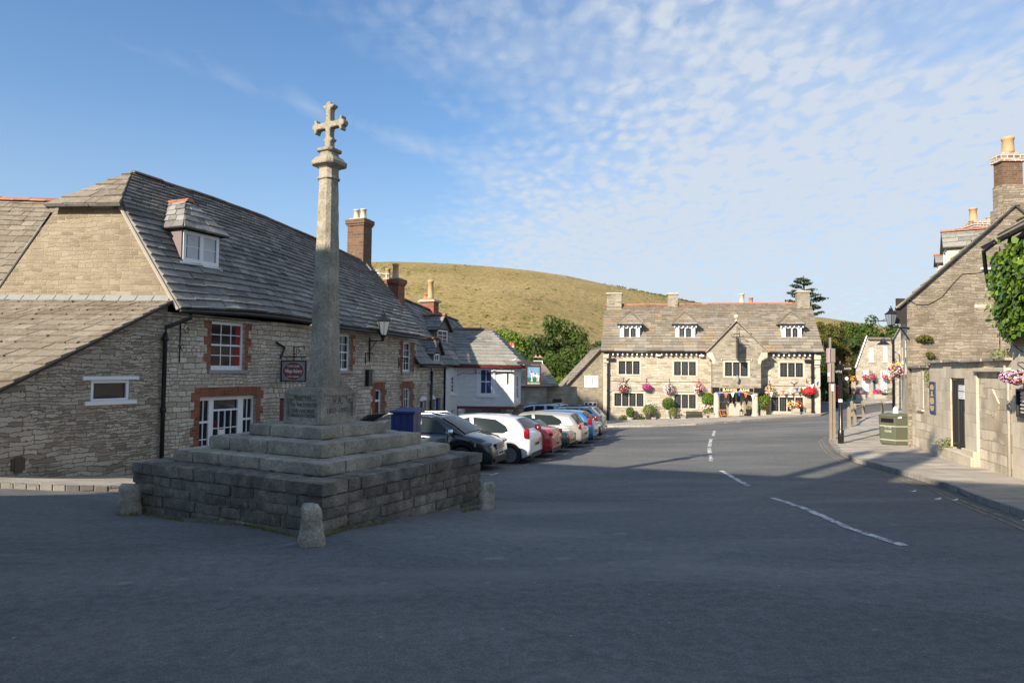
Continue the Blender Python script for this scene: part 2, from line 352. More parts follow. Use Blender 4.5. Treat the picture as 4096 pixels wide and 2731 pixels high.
M['lead_came'] = plain('lead_came', (.13, .135, .135, 1), .5)
M['black_paint'] = plain('black_paint', (.012, .012, .014, 1), .3)
M['glass'] = plain('window_glass', (.012, .016, .022, 1), .06, spec=.55)
M['glass_lamp'] = plain('lantern_glass', (.20, .23, .25, 1), .15, spec=.6)
M['curtain'] = plain('net_curtain', (.55, .56, .57, 1), .9, noisy=.15)
M['curtain_red'] = plain('red_curtain', (.30, .03, .03, 1), .9, noisy=.2)
M['curtain_blue'] = plain('blue_blind', (.035, .05, .16, 1), .8, noisy=.15)
M['render_grey'] = plain('grey_render', (.16, .155, .15, 1), .9, noisy=.15)
M['slate_cheek'] = plain('slate_cheek', (.20, .155, .15, 1), .75, noisy=.2)
M['maroon'] = plain('maroon_paint', (.13, .014, .014, 1), .5, noisy=.08)
M['red_band'] = plain('dark_red_paint', (.17, .018, .02, 1), .5)
M['blue_paint'] = plain('blue_door_paint', (.02, .06, .21, 1), .5, noisy=.08)
M['blue_box'] = plain('royal_blue_boards', (.010, .028, .13, 1), .5, noisy=.15)
M['bin_green'] = plain('olive_green_plastic', (.095, .105, .068, 1), .5, noisy=.10)
M['bin_band'] = plain('pale_green_strip', (.42, .43, .34, 1), .5)
M['wood'] = plain('weathered_timber', (.27, .225, .165, 1), .85, noisy=.3)
M['wood_grey'] = plain('grey_timber', (.24, .21, .175, 1), .9, noisy=.3)
M['wood_orange'] = plain('orange_pine', (.50, .17, .045, 1), .5, noisy=.1)
M['wood_dark'] = plain('dark_timber', (.035, .030, .026, 1), .7, noisy=.2)
M['pink_board'] = plain('faded_pink_board', (.42, .30, .31, 1), .7, noisy=.06)
M['rust'] = stone('rusty_corrugated_iron', (.26, .045, .022, 1), (.33, .075, .04, 1), (.14, .03, .02, 1), .09, 9, .014, .003, (.16, .05, .03), .6, .3, depth=.02)
M['red_post'] = plain('pillar_box_red', (.42, .012, .02, 1), .3, coat=.5)
M['gold'] = plain('gold_lettering', (.62, .45, .18, 1), .45)
M['pale_letter'] = plain('pale_lettering', (.72, .71, .66, 1), .6)
M['blue_board'] = plain('blue_noticeboard', (.018, .045, .15, 1), .5)
M['paper'] = plain('white_paper', (.80, .80, .80, 1), .8)
M['terr'] = plain('terracotta_bowl', (.36, .17, .09, 1), .85, noisy=.2)
M['stone_pot'] = plain('stone_planter', (.40, .37, .31, 1), .9, noisy=.25)
M['soil'] = plain('soil', (.04, .03, .02, 1), .95)
M['rubber'] = plain('tyre_rubber', (.016, .016, .017, 1), .8)
M['rim'] = plain('alloy_rim', (.50, .51, .52, 1), .3, metal=.8)
M['chrome'] = plain('chrome', (.75, .75, .76, 1), .12, metal=1)
M['car_glass'] = plain('car_glass', (.020, .028, .030, 1), .02, spec=.15)
M['trim'] = plain('black_plastic', (.018, .018, .020, 1), .5)
M['tail'] = plain('tail_lamp_red', (.22, .006, .01, 1), .2, coat=.3)
M['head'] = plain('headlamp_lens', (.24, .27, .29, 1), .12, coat=.6)
M['plate_y'] = plain('yellow_plate', (.62, .42, .03, 1), .5)
M['plate_w'] = plain('white_plate', (.7, .7, .7, 1), .5)
for k, c in dict(black=(.006, .007, .009, 1), white=(.72, .74, .76, 1), red=(.42, .010, .018, 1), green=(.006, .030, .022, 1), beige=(.40, .385, .335, 1), blue=(.045, .20, .48, 1), silver=(.34, .36, .39, 1), grey=(.20, .215, .235, 1)).items():
    M['car_' + k] = plain('car_paint_' + k, c, .25, metal=.35 if k in ('beige', 'blue', 'silver', 'grey') else 0, coat=1)
M['soft_top'] = plain('black_canvas', (.012, .012, .014, 1), .9, noisy=.2)
def cross_stone():
    t = NT('lichened_purbeck_stone'); p = t.obj()
    a = t.noise(p, 3.2, 8, .7); b = t.noise(p, 34, 5, .7); c_ = t.noise(p, 1.1, 4, .6)
    c = t.ramp(a.outputs[0], [(.28, (.25, .222, .17)), (.5, (.43, .385, .30)), (.72, (.58, .525, .415))])
    c = t.mix(.65, c, t.ramp(b.outputs[0], [(.28, GREY(.12)), (.55, GREY(.5)), (.75, GREY(.9))]), 'OVERLAY')
    l1 = t.noise(p, 6.3, 5, .7); c = t.mix(t.math('MULTIPLY', t.ramp(l1.outputs[0], [(.58, (0, 0, 0)), (.63, (1, 1, 1))]), .5), c, (.40, .40, .36, 1))
    l2 = t.noise(t.mapping(p, loc=(5, 3, 1)), 11, 4, .6); c = t.mix(t.math('MULTIPLY', t.ramp(l2.outputs[0], [(.66, (0, 0, 0)), (.70, (1, 1, 1))]), .45), c, (.33, .22, .05, 1))
    c = t.mix(t.math('MULTIPLY', t.ramp(c_.outputs[0], [(.42, (1, 1, 1)), (.6, (0, 0, 0))]), .3), c, (.085, .085, .08, 1))
    t.l(c, t.b.inputs['Base Color']); t.set(Roughness=.95); t.b.inputs['Specular IOR Level'].default_value = .2
    t.bump(t.math('ADD', t.math('MULTIPLY', a.outputs[0], 1.2), b.outputs[0]), .7, .018); return t.m
M['cross'] = cross_stone()
def base_stone():
    t = NT('damp_purbeck_blocks'); p = t.obj(); g = t.n('ShaderNodeNewGeometry')
    c = t.ramp(g.outputs['Random Per Island'], [(0, (.14, .122, .098)), (.3, (.25, .22, .17)), (.6, (.17, .152, .125)), (1, (.33, .29, .225))])
    a = t.noise(p, 4.5, 8, .72); b = t.noise(p, 34, 5, .7)
    c = t.mix(.8, c, t.ramp(a.outputs[0], [(.3, GREY(.15)), (.7, GREY(.85))]), 'OVERLAY')
    c = t.mix(.6, c, t.ramp(b.outputs[0], [(.28, GREY(.15)), (.75, GREY(.9))]), 'OVERLAY')
    dk = t.noise(t.mapping(p, (1, 1, .7)), 1.5, 5, .7); c = t.mix(t.math('MULTIPLY', t.ramp(dk.outputs[0], [(.46, (0, 0, 0)), (.62, (1, 1, 1))]), .55), c, (.075, .07, .062, 1))
    l1 = t.noise(p, 8, 5, .7); c = t.mix(t.math('MULTIPLY', t.ramp(l1.outputs[0], [(.60, (0, 0, 0)), (.66, (1, 1, 1))]), .4), c, (.36, .36, .33, 1))
    t.l(c, t.b.inputs['Base Color']); t.set(Roughness=.92); t.b.inputs['Specular IOR Level'].default_value = .25
    t.bump(t.math('ADD', t.math('MULTIPLY', a.outputs[0], 1.3), b.outputs[0]), .8, .02); return t.m
M['cross_base'] = base_stone()
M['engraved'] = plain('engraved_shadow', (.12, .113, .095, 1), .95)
L3 = lambda *a: [(*c, 1) for c in a]
M['leaf_mid'] = island('broad_leaves', L3((.055, .09, .018), (.09, .135, .028), (.07, .11, .022), (.13, .165, .035)), .6, trans=.3, namt=0, bumpd=0)
M['leaf_bright'] = island('bright_leaves', L3((.10, .17, .02), (.15, .22, .03), (.19, .24, .035)), .55, trans=.3, namt=0, bumpd=0)
M['leaf_dark'] = island('dark_leaves', L3((.035, .06, .018), (.055, .085, .022), (.045, .07, .02), (.08, .11, .03)), .6, trans=.2, namt=0, bumpd=0)
M['leaf_autumn'] = island('yellowing_leaves', L3((.07, .09, .022), (.14, .12, .03), (.10, .12, .028), (.18, .14, .03)), .6, trans=.25, namt=0, bumpd=0)
M['leaf_conifer'] = island('conifer_needles', L3((.03, .05, .025), (.05, .07, .03), (.04, .055, .022)), .7, namt=0, bumpd=0)
M['leaf_scrub'] = island('scrub_leaves', L3((.10, .13, .035), (.13, .16, .04), (.17, .17, .055)), .8, namt=0, bumpd=0)
M['leaf_ivy'] = island('ivy_leaves', L3((.06, .13, .012), (.11, .21, .02), (.17, .27, .025), (.045, .09, .012), (.22, .28, .03)), .35, trans=.25, namt=0, bumpd=0, spec=.5)
M['leaf_box'] = island('box_leaves', L3((.04, .10, .012), (.07, .14, .016), (.10, .17, .02)), .5, trans=.2, namt=0, bumpd=0)
M['leaf_varieg'] = island('variegated_leaves', L3((.16, .19, .06), (.25, .27, .10), (.12, .16, .045)), .6, trans=.2, namt=0, bumpd=0)
M['grass'] = island('grass_tufts', L3((.09, .13, .02), (.24, .20, .09), (.13, .15, .03), (.30, .25, .13)), .8, trans=.2, namt=0, bumpd=0)
M['bark'] = plain('bark', (.09, .07, .05, 1), .95, noisy=.3)
for k, c in dict(red=(.62, .015, .03, 1), magenta=(.50, .03, .28, 1), white=(.75, .75, .70, 1), pink=(.62, .22, .30, 1), yellow=(.75, .42, .02, 1), crimson=(.45, .01, .07, 1), orange=(.68, .14, .02, 1), mauve=(.42, .22, .50, 1)).items():
    M['fl_' + k] = plain('petals_' + k, c, .7)
def hillmat():
    t = NT('dry_downland'); p = t.obj(); sp = t.n('ShaderNodeSeparateXYZ'); t.l(p, sp.inputs[0])
    a = t.noise(t.mapping(p, (.011, .011, .035)), 1, 8, .68); b = t.noise(t.mapping(p, (.09, .09, .22)), 1, 10, .82); c_ = t.noise(p, .6, 6, .8)
    c = t.ramp(a.outputs[0], [(.28, (.24, .195, .075)), (.46, (.34, .26, .115)), (.62, (.40, .305, .145)), (.8, (.44, .34, .18))])
    low = t.ramp(t.math('MULTIPLY', sp.outputs[2], 1/60), [(.15, (1, 1, 1)), (.9, (0, 0, 0))])
    gr = t.math('MULTIPLY', t.ramp(b.outputs[0], [(.5, (0, 0, 0)), (.66, (1, 1, 1))]), t.math('ADD', t.math('MULTIPLY', low, .65), .22))
    c = t.mix(gr, c, (.11, .145, .035, 1))
    c = t.mix(.75, c, t.ramp(c_.outputs[0], [(.3, GREY(.1)), (.7, GREY(.9))]), 'OVERLAY')
    t.l(c, t.b.inputs['Base Color']); t.set(Roughness=1.0); t.b.inputs['Specular IOR Level'].default_value = .05
    t.bump(t.math('ADD', b.outputs[0], t.math('MULTIPLY', c_.outputs[0], .3)), 1.0, 1.6); return t.m
M['hill'] = hillmat()
M['field'] = plain('rough_grass', (.09, .11, .03, 1), 1, noisy=.3)
# ------------------------------------------------------------------ building helpers
def lerp(a, b, t): return a + (b - a)*t
def pw(pts):                            # piecewise linear edge: [(v, Vector)]
    def g(v):
        for (a, p), (b, q) in zip(pts, pts[1:]):
            if v <= b: return p.lerp(q, (v - a)/(b - a) if b > a else 0)
        return pts[-1][1].copy()
    return g
def patch(L, R, sag=None):
    gl, gr = pw(L), pw(R)
    def f(u, v):
        p = gl(v).lerp(gr(v), u)
        if sag: p.z += sag(u, v)
        return p
    return f
def tiles(mb, f, rows, tw=.4, th=.035, seed=1, skip=None, taper=.55, thick=.05):
    rr = random.Random(seed); w = [1 + taper/2 - taper*i/rows for i in range(rows)]; s = sum(w); e = [0]
    for x in w: e.append(e[-1] + x/s)
    for i in range(rows):
        v0, v1 = e[i], e[i+1]; vt = min(1.0, v1 + (v1 - v0)*.55)
        W = (f(1, v0) - f(0, v0)).length; k = tw*(1 + taper/2 - taper*i/rows); n = max(1, round(W/k))
        q = [rr.uniform(.55, 1.5) for _ in range(n)]; t = sum(q); u = 0
        for j in range(n):
            u0, u1 = u, u + q[j]/t; u = u1
            if W < .05: continue
            if skip and skip((u0 + u1)/2, (v0 + v1)/2): continue
            g = .006/W; jv = (v1 - v0)*rr.uniform(-.15, .03); jv2 = jv + (v1 - v0)*rr.uniform(-.07, .07)
            a, b, c, d = f(u0 + g, max(-.01, v0 + jv)), f(u1 - g, max(-.01, v0 + jv2)), f(u1 - g, vt), f(u0 + g, vt)
            nn = (b - a).cross(d - a)
            if nn.length < 1e-7: nn = (b - a).cross(c - a)
            nn.normalize()
            if nn.z < 0: nn = -nn
            h1 = th*1.5 + rr.uniform(-.008, .014); h2 = h1 + rr.uniform(-.008, .008)
            mb.hexa([a, b, c, d, a + nn*h1, b + nn*h2, c + nn*(.004 + rr.uniform(0, .006)), d + nn*.004], skip=(0,))
    # boarding under the slates, a thin solid
    m0 = mb.m; mb.m = 1; N = 8
    for i in range(N):
        for vv0, vv1 in zip(e[::max(1, rows//4)], e[::max(1, rows//4)][1:] + [1.0]) if False else [(0, .25), (.25, .5), (.5, .75), (.75, 1)]:
            a, b, c, d = f(i/N, vv0), f((i+1)/N, vv0), f((i+1)/N, vv1), f(i/N, vv1)
            nn = (b - a).cross(d - a) if (d - a).length > 1e-6 else V((0, 0, 1))
            if nn.length < 1e-7: nn = (b - a).cross(c - a)
            if nn.length < 1e-7: continue
            nn.normalize()
            if nn.z < 0: nn = -nn
            mb.face([a + nn*.002, b + nn*.002, c + nn*.002, d + nn*.002]); mb.face([d - nn*thick, c - nn*thick, b - nn*thick, a - nn*thick])
            for (p, q_), on in (((a, b), vv0 == 0), ((b, c), i == N - 1), ((c, d), vv1 == 1), ((d, a), i == 0)):
                if on and (p - q_).length > 1e-6: mb.face([p - nn*thick, q_ - nn*thick, q_ + nn*.002, p + nn*.002])
    mb.m = m0
def ridge_tiles(mb, pts, r=.11, step=.42, seed=1):
    rr = random.Random(seed)
    for p, q in zip(pts, pts[1:]):
        L = (q - p).length; n = max(1, round(L/step)); d = (q - p)/n; s = V((-d.y, d.x, 0)).normalized()
        for i in range(n):
            a = p + d*(i + .01); b = p + d*(i + .99); up = V((0, 0, rr.uniform(-.012, .012))); prof = []
            for k in range(7):
                t = PI*k/6; prof.append(s*math.cos(t)*r*1.15 + V((0, 0, math.sin(t)*r*.9 - r*.35)))
            for k in range(6):
                mb.face([a + up + prof[k], b + up + prof[k], b + up + prof[k+1], a + up + prof[k+1]])
            mb.face([a + up + x for x in prof]); mb.face([b + up + x for x in prof[::-1]])
def wall_top(fr, mb, u0, u1, zb, top, ops=(), brk=(), rev=.16):
    us = sorted(set([u0, u1] + [q for o in ops for q in o[:2]] + [b for b in brk if u0 < b < u1]))
    for a, b in zip(us, us[1:]):
        m = (a + b)/2; oo = sorted([o for o in ops if o[0] < m < o[1]], key=lambda o: o[2]); z = zb
        for o in oo:
            mb.face([fr.p(a, z), fr.p(b, z), fr.p(b, o[2]), fr.p(a, o[2])]); z = o[3]
        mb.face([fr.p(a, z), fr.p(b, z), fr.p(b, top(b - 1e-6)), fr.p(a, top(a + 1e-6))])
    for o in ops:
        a, b, c, d = o[:4]; p = fr.p
        mb.face([p(a, c), p(a, d), p(a, d, -rev), p(a, c, -rev)]); mb.face([p(b, d), p(b, c), p(b, c, -rev), p(b, d, -rev)])
        mb.face([p(a, d), p(b, d), p(b, d, -rev), p(a, d, -rev)]); mb.face([p(b, c), p(a, c), p(a, c, -rev), p(b, c, -rev)])
def pane(fr, op, par, d, mat='glass'):
    g = MB(); fr.box(g, op[0], op[1], op[2], op[3], d - .012, d); return g.build('pane', M[mat], par)
def sash(fr, op, par, cols=3, rows=4, fw=.06, mat='white_paint', rec=.10, bw=.022, sill='wall', sillmat=None, meeting=True, glass='glass', curtain=None, name='window', bottom=.09):
    m = MB(); a, b, c, d = op; e = .003
    a += e; b -= e; c += e; d -= e
    fr.box(m, a, a + fw, c, d, -rec - .05, -rec + .01); fr.box(m, b - fw, b, c, d, -rec - .05, -rec + .01)
    fr.box(m, a + fw, b - fw, d - fw, d, -rec - .05, -rec + .008); fr.box(m, a + fw, b - fw, c, c + bottom, -rec - .05, -rec + .008)
    ia, ib, ic, id_ = a + fw, b - fw, c + bottom, d - fw; mid = (ic + id_)/2
    if meeting: fr.box(m, ia, ib, mid - .022, mid + .022, -rec - .045, -rec - .004)
    for i in range(1, cols): u = ia + (ib - ia)*i/cols; fr.box(m, u - bw/2, u + bw/2, ic, id_, -rec - .043, -rec - .008)
    for j in range(1, rows):
        z = ic + (id_ - ic)*j/rows
        if meeting and abs(z - mid) < .03: continue
        fr.box(m, ia, ib, z - bw/2, z + bw/2, -rec - .042, -rec - .010)
    w = m.build(name, M[mat], par)
    pane(fr, (ia, ib, ic, id_), w, -rec - .03, glass)
    if curtain:
        q = MB()
        for (x0, x1, cm) in curtain:
            fr.box(q, ia + (ib - ia)*x0, ia + (ib - ia)*x1, ic, id_, -rec - .0275, -rec - .0255)
        q.build('curtain', M[curtain[0][2]], w)
    if sill:
        s = MB(); fr.box(s, op[0] - .10, op[1] + .10, op[2] - .09, op[2] - .002, -.1, .07); s.build('sill', M[sillmat or 'lead'], w, bevel=.008)
    return w
def leaded(fr, op, par, lights, cx=4, cz=6, stonemat='ashlar', hood=False):
    a, b, c, d = op; lw = (b - a)/lights; sm = MB(); iron = MB(); came = MB(); gl = MB(); mw = .085
    for o in ((a - .17, a + .001, c - .13, d + .15), (b - .001, b + .17, c - .13, d + .15), (a + .001, b - .001, d - .001, d + .15), (a + .001, b - .001, c - .13, c + .001)):
        fr.box(sm, *o, -.14, .022)
    for i in range(1, lights): fr.box(sm, a + lw*i - mw/2, a + lw*i + mw/2, c + .001, d - .001, -.13, -.01)
    if hood:
        fr.box(sm, a - .32, b + .32, d + .24, d + .31, .0, .10); fr.box(sm, a - .32, a - .24, d + .10, d + .24, .0, .09); fr.box(sm, b + .24, b + .32, d + .10, d + .24, .0, .09)
    w = sm.build('window_surround', M[stonemat], par, bevel=.012)
    for i in range(lights):
        x0 = a + lw*i + (mw/2 if i else .002); x1 = a + lw*(i + 1) - (mw/2 if i < lights - 1 else .002); f = .05
        for o in ((x0, x0 + f, c + .002, d - .002), (x1 - f, x1, c + .002, d - .002), (x0 + f, x1 - f, d - .002 - f, d - .002), (x0 + f, x1 - f, c + .002, c + .002 + f)):
            fr.box(iron, *o, -.11, -.05)
        for k in range(1, cx): u = lerp(x0 + f, x1 - f, k/cx); fr.box(came, u - .008, u + .008, c + f, d - f, -.092, -.078)
        for k in range(1, cz): z = lerp(c + f, d - f, k/cz); fr.box(came, x0 + f, x1 - f, z - .008, z + .008, -.091, -.0775)
        fr.box(gl, x0 + f - .01, x1 - f + .01, c + f - .01, d - f + .01, -.105, -.09)
    iron.build('window_frame', M['black_iron'], w); came.build('glazing_bars', M['lead_came'], w); gl.build('pane', M['glass'], w)
    return w
def chimney(par, c, ex, wx, wy, z0, z1, mat, pots=(), cap='proj', capmat=None, potmat='pot_buff', flash=False):
    """c centre xy, ex unit tangent, wx/wy sizes"""
    fr = Frame((c[0], c[1], 0), ex); m = MB()
    fr.box(m, -wx/2, wx/2, z0, z1 - .28, -wy/2, wy/2)
    if cap == 'proj':
        fr.box(m, -wx/2 - .04, wx/2 + .04, z1 - .278, z1 - .20, -wy/2 - .04, wy/2 + .04)
        fr.box(m, -wx/2 - .075, wx/2 + .075, z1 - .198, z1 - .02, -wy/2 - .075, wy/2 + .075)
    elif cap == 'slab':
        fr.box(m, -wx/2, wx/2, z1 - .278, z1 - .14, -wy/2, wy/2)
    o = m.build('chimney', M[mat], par)
    k = MB(); 
    if cap == 'slab':
        fr.box(k, -wx/2 - .10, wx/2 + .10, z1 - .138, z1 - .05, -wy/2 - .10, wy/2 + .10); fr.box(k, -wx/2 - .03, wx/2 + .03, z1 - .048, z1, -wy/2 - .03, wy/2 + .03)
    else:
        fr.box(k, -wx/2 + .03, wx/2 - .03, z1 - .018, z1 + .05, -wy/2 + .03, wy/2 - .03)
    k.build('chimney_cap', M[capmat or 'mortar'], o, bevel=.02)
    for pt in pots:
        u, d, r, h = pt[:4]; q = MB(); b = fr.p(u, z1 + .03, d)
        q.lathe([(r*1.1, 0), (r*1.12, h*.08), (r*.97, h*.12), (r*.86, h*.86), (r*1.05, h*.88), (r*1.08, h*.95), (r*.98, h), (r*.7, h), (r*.65, h*.8)], b, 14)
        q.build('chimney_pot', M[pt[4] if len(pt) > 4 else potmat], o, smooth=True)
    if flash:
        q = MB(); fr.box(q, -wx/2 - .03, wx/2 + .03, z0 + .0, z0 + flash, -wy/2 - .03, wy/2 + .03); q.build('flashing', M['lead'], o)
    return o
def pipe(par, pts, r=.045, name='drainpipe', mat='black_iron', clips=()):
    m = MB(); m.smooth = True; m.tube(pts, r, 10)
    for p in clips:
        m.tube([V(p) - V((0, 0, .05)), V(p) + V((0, 0, .05))], r*1.5, 10)
    return m.build(name, M[mat], par)
def text(s, size, o, ex, up, name, mat, par, ext=.002, sx=1.0, align='CENTER', bold=0.0):
    cu = bpy.data.curves.new('t', 'FONT'); cu.body = s; cu.size = size; cu.extrude = ext; cu.align_x = align; cu.align_y = 'CENTER'; cu.resolution_u = 3; cu.offset = bold
    tmp = bpy.data.objects.new('t', cu); col.objects.link(tmp); dg = bpy.context.evaluated_depsgraph_get(); dg.update()
    me = bpy.data.meshes.new_from_object(tmp.evaluated_get(dg)); bpy.data.objects.remove(tmp)
    ex = V(ex).normalized(); up = V(up).normalized(); n = ex.cross(up); o = V(o)
    m = MB(); m.v = [o + ex*v.co.x*sx + up*v.co.y + n*v.co.z for v in me.vertices]; m.f = [tuple(p.vertices) for p in me.polygons]; m.mi = [0]*len(m.f)
    return m.build(name, M[mat] if isinstance(mat, str) else mat, par)
def rock_box(mb, c, ax, h, r=.02, seg=.09, amp=.006, fq=7):
    """rounded, slightly uneven block. ax: 3 unit axes, h: half sizes"""
    c = V(c); ax = [V(a) for a in ax]; ns = [max(2, min(14, round(2*k/seg))) for k in h]
    for a in range(3):
        b, d = (a + 1) % 3, (a + 2) % 3
        for sgn in (1, -1):
            grid = []
            for i in range(ns[b] + 1):
                row = []
                for j in range(ns[d] + 1):
                    p = [0, 0, 0]; p[a] = sgn*h[a]; p[b] = lerp(-h[b], h[b], i/ns[b]); p[d] = lerp(-h[d], h[d], j/ns[d])
                    q = [max(-h[k] + r, min(h[k] - r, p[k])) for k in range(3)]
                    e = V((p[0] - q[0], p[1] - q[1], p[2] - q[2])).normalized()
                    w = c + sum((ax[k]*(q[k] + e[k]*r) for k in range(3)), V((0, 0, 0)))
                    en = sum((ax[k]*e[k] for k in range(3)), V((0, 0, 0)))
                    w = w + en*(noise.noise(w*fq)*amp + noise.noise(w*fq*3.1)*amp*.5)
                    row.append(mb.vert(w))
                grid.append(row)
            for i in range(ns[b]):
                for j in range(ns[d]):
                    f = (grid[i][j], grid[i+1][j], grid[i+1][j+1], grid[i][j+1]); mb.idx(f if sgn > 0 else f[::-1])
def leaves(mb, c, rad, n, size, rr, shell=.55, flat=1.0, quad=False, droop=0):
    """leaf-sized faces spread through an ellipsoid volume"""
    c = V(c)
    for _ in range(n):
        while True:
            p = V((rr.uniform(-1, 1), rr.uniform(-1, 1), rr.uniform(-1, 1))); l = p.length
            if .02 < l <= 1: break
        l2 = shell + (1 - shell)*rr.random()**.6; p = p*(l2/l)
        w = c + V((p.x*rad[0], p.y*rad[1], p.z*rad[2])); s = size*rr.uniform(.6, 1.4)
        nrm = (V((p.x, p.y, p.z*flat)) + V((rr.gauss(0, .5), rr.gauss(0, .5), rr.gauss(0, .5) + .25))).normalized()
        a = nrm.cross(V((rr.gauss(0, 1), rr.gauss(0, 1), rr.gauss(0, 1)))).normalized(); b = nrm.cross(a)
        if quad: mb.face([w - a*s*.5, w + b*s*.34 + nrm*s*.1, w + a*s*.5, w - b*s*.34 + nrm*s*.1])
        else: mb.face([w - a*s*.5 - b*s*.25, w + a*s*.5 - b*s*.25, w + b*s*.55])
def tree(name, p, h, w, leafmat, seed, label, cat='tree', group=None, trunk_h=.35, lobes=14, n=260, size=.45, r=.2, shape='round'):
    rr = random.Random(seed); root = thing(name, p, label, cat, group); p = V(p)
    t = MB(); t.smooth = True; H = h*trunk_h
    t.tube([p - V((0, 0, .4)), p + V((rr.uniform(-.2, .2), 0, H*.5)), p + V((rr.uniform(-.3, .3), 0, H)), p + V((0, 0, h*.75))], [r*1.5, r*1.1, r*.9, r*.25], 8)
    cr = MB()
    for k in range(lobes):
        a = rr.uniform(0, 2*PI); q = rr.random(); zz = H*.7 + (h - H*.7)*(.12 + .80*q)
        if shape == 'round': ww = w*.5*math.sqrt(max(.08, 1 - abs(q*2 - .85)**2.2*.85))
        elif shape == 'cone': ww = w*.5*(1 - q*.85)
        else: ww = w*.5*(.75 + .25*rr.random())
        d = ww*rr.uniform(.25, .85); c = p + V((math.cos(a)*d, math.sin(a)*d, zz)); s = w*rr.uniform(.17, .28)
        t.tube([p + V((0, 0, min(zz*.7, h*.6))), (p + V((0, 0, zz*.8)) + c)/2, c], [r*.45, r*.3, r*.1], 5)
        leaves(cr, c, (s, s, s*rr.uniform(.6, .9)), n, size, rr, shell=.35)
        for _ in range(2): leaves(cr, c + V((rr.gauss(0, s*.7), rr.gauss(0, s*.7), rr.gauss(0, s*.5))), (s*.5, s*.5, s*.4), n//4, size*.9, rr, shell=.3)
    t.build('trunk', M['bark'], root); cr.build('crown', M[leafmat], root)
    return root
# ------------------------------------------------------------------ ground, road, pavements
def sheet(name, mat, xs, ys, dz, kind='structure'):
    m = MB(); idx = {}
    for i, x in enumerate(xs):
        for j, y in enumerate(ys): idx[i, j] = m.vert((x, y, G(x, y) + dz))
    for i in range(len(xs) - 1):
        for j in range(len(ys) - 1): m.idx((idx[i, j], idx[i+1, j], idx[i+1, j+1], idx[i, j+1]))
    o = m.build(name, mat, smooth=True); return tag(o, kind=kind)
def steps(a, b, s): n = round((b - a)/s); return [a + (b - a)*i/n for i in range(n + 1)]
sheet('ground', M['field'], [-900, -400, -200, -100, -60, -40, -20, 0, 20, 40, 60, 90, 150, 300, 600, 900], [-300, -120, -60, -30, 0, 30, 60, 90, 120, 150, 200, 300, 600, 1200], -.35)
sheet('road', M['asphalt'], steps(-40, 60, 1), steps(-30, 105, 1), 0)

def strip(mb, A, B, h, sub=6, kerb=None, seg=.9):
    """pavement between two matched polylines; A is the kerb side"""
    def dens(P):
        out = []
        for p, q in zip(P, P[1:]):
            for k in range(sub): out.append(lerp(V(p), V(q), k/sub))
        return out + [V(P[-1])]
    a, b = dens(A), dens(B); K = 5
    G3 = lambda p, z=0: V((p.x, p.y, G(p.x, p.y) + z))
    for i in range(len(a) - 1):
        for k in range(K):
            p, q, r, s = lerp(a[i], b[i], k/K), lerp(a[i+1], b[i+1], k/K), lerp(a[i+1], b[i+1], (k+1)/K), lerp(a[i], b[i], (k+1)/K)
            mb.face([G3(p, h), G3(q, h), G3(r, h), G3(s, h)])
    if kerb is not None:
        rr = random.Random(3)
        for i in range(len(a) - 1):
            L = (a[i+1] - a[i]); n = max(1, round(L.length/seg))
            for k in range(n):
                p, q = a[i] + L*(k/n), a[i] + L*((k + 1)/n); d = (b[i] - a[i]).normalized()*.15; g = L.normalized()*.006
                j = d*rr.uniform(-.06, .06); hh = h + .006 + rr.uniform(-.004, .006); p, q = p + g + j, q - g + j
                o = -d*.12
                kerb.hexa([G3(p + o, -.05), G3(q + o, -.05), G3(q + d, -.05), G3(p + d, -.05), G3(p, hh), G3(q, hh), G3(q + d, hh), G3(p + d, hh)])
pk = MB(); kb = MB()
# left pavement in front of the bakery
KL = [V((-15.5, 10.4)), V(dG(0, 1121).xy), V(dG(150, 1127).xy), V(dG(310, 1129).xy), V((-6.9, 16.2)), V((-4.6, 21.5)), V((-1.9, 27.6)), V((-.9, 30.6))]
BL = [V((-15.5, 13.2)), V((-10.25, 13.2)), V((-9.6, 14.7)), V((-8.7, 16.8)), V((-8.2, 18.0)), V((-6.1, 22.8)), V((-3.5, 28.9)), V((-2.6, 31.0))]
strip(pk, KL, BL, .10, 5, kb)
# right pavement
KRd = [(1903, 1014), (1925, 1040), (1965, 1062), (2023, 1077), (2098, 1098), (2200, 1131), (2352, 1190)]
KR = [V(dG(*q).xy) for q in KRd]
KR += [KR[-1] + (KR[-1] - KR[-2])*1.6, KR[-1] + (KR[-1] - KR[-2])*4]
far = V(dG(1948, 984).xy); KR = [far] + KR
WR0 = V((14.4, 24.6)); WR1 = V((11.4, 15.5)); wd = (WR1 - WR0).normalized()
BR = [V((19.3, 34.2)), V((17.1, 29.9)), WR0 + V((.2, .3)), WR0 - wd*-1.2, WR0 + wd*3, WR0 + wd*5.2, WR0 + wd*7.5, WR0 + wd*10.5, WR0 + wd*14, WR0 + wd*20]
strip(pk, KR, BR, .11, 6, kb)
# beyond the fence, towards the lane
P4 = V(dG(2027, 950).xy); P3 = V(dG(1983, 961).xy)
strip(pk, [far, P3, P4, V((23.6, 48)), V((29, 54))], [V((19.3, 34.2)), V((21.5, 37.5)), V((24, 41.5)), V((27.5, 46)), V((34, 53))], .11, 4, kb)
# pavement before the inn
KB = [V(dG(*q).xy) for q in ((1395, 981), (1500, 980), (1600, 976), (1700, 969.5), (1800, 961.5), (1885, 955), (1905, 948))]
BFR = Frame((7.87, 58.5), (24.8 - 7.87, 55 - 58.5))
BBk = [V(BFR.p(u, 0, .0).xy) for u in (-.3, 3.5, 7, 10.5, 14, 17.0, 17.6)]
strip(pk, KB, BBk, .12, 4, kb)
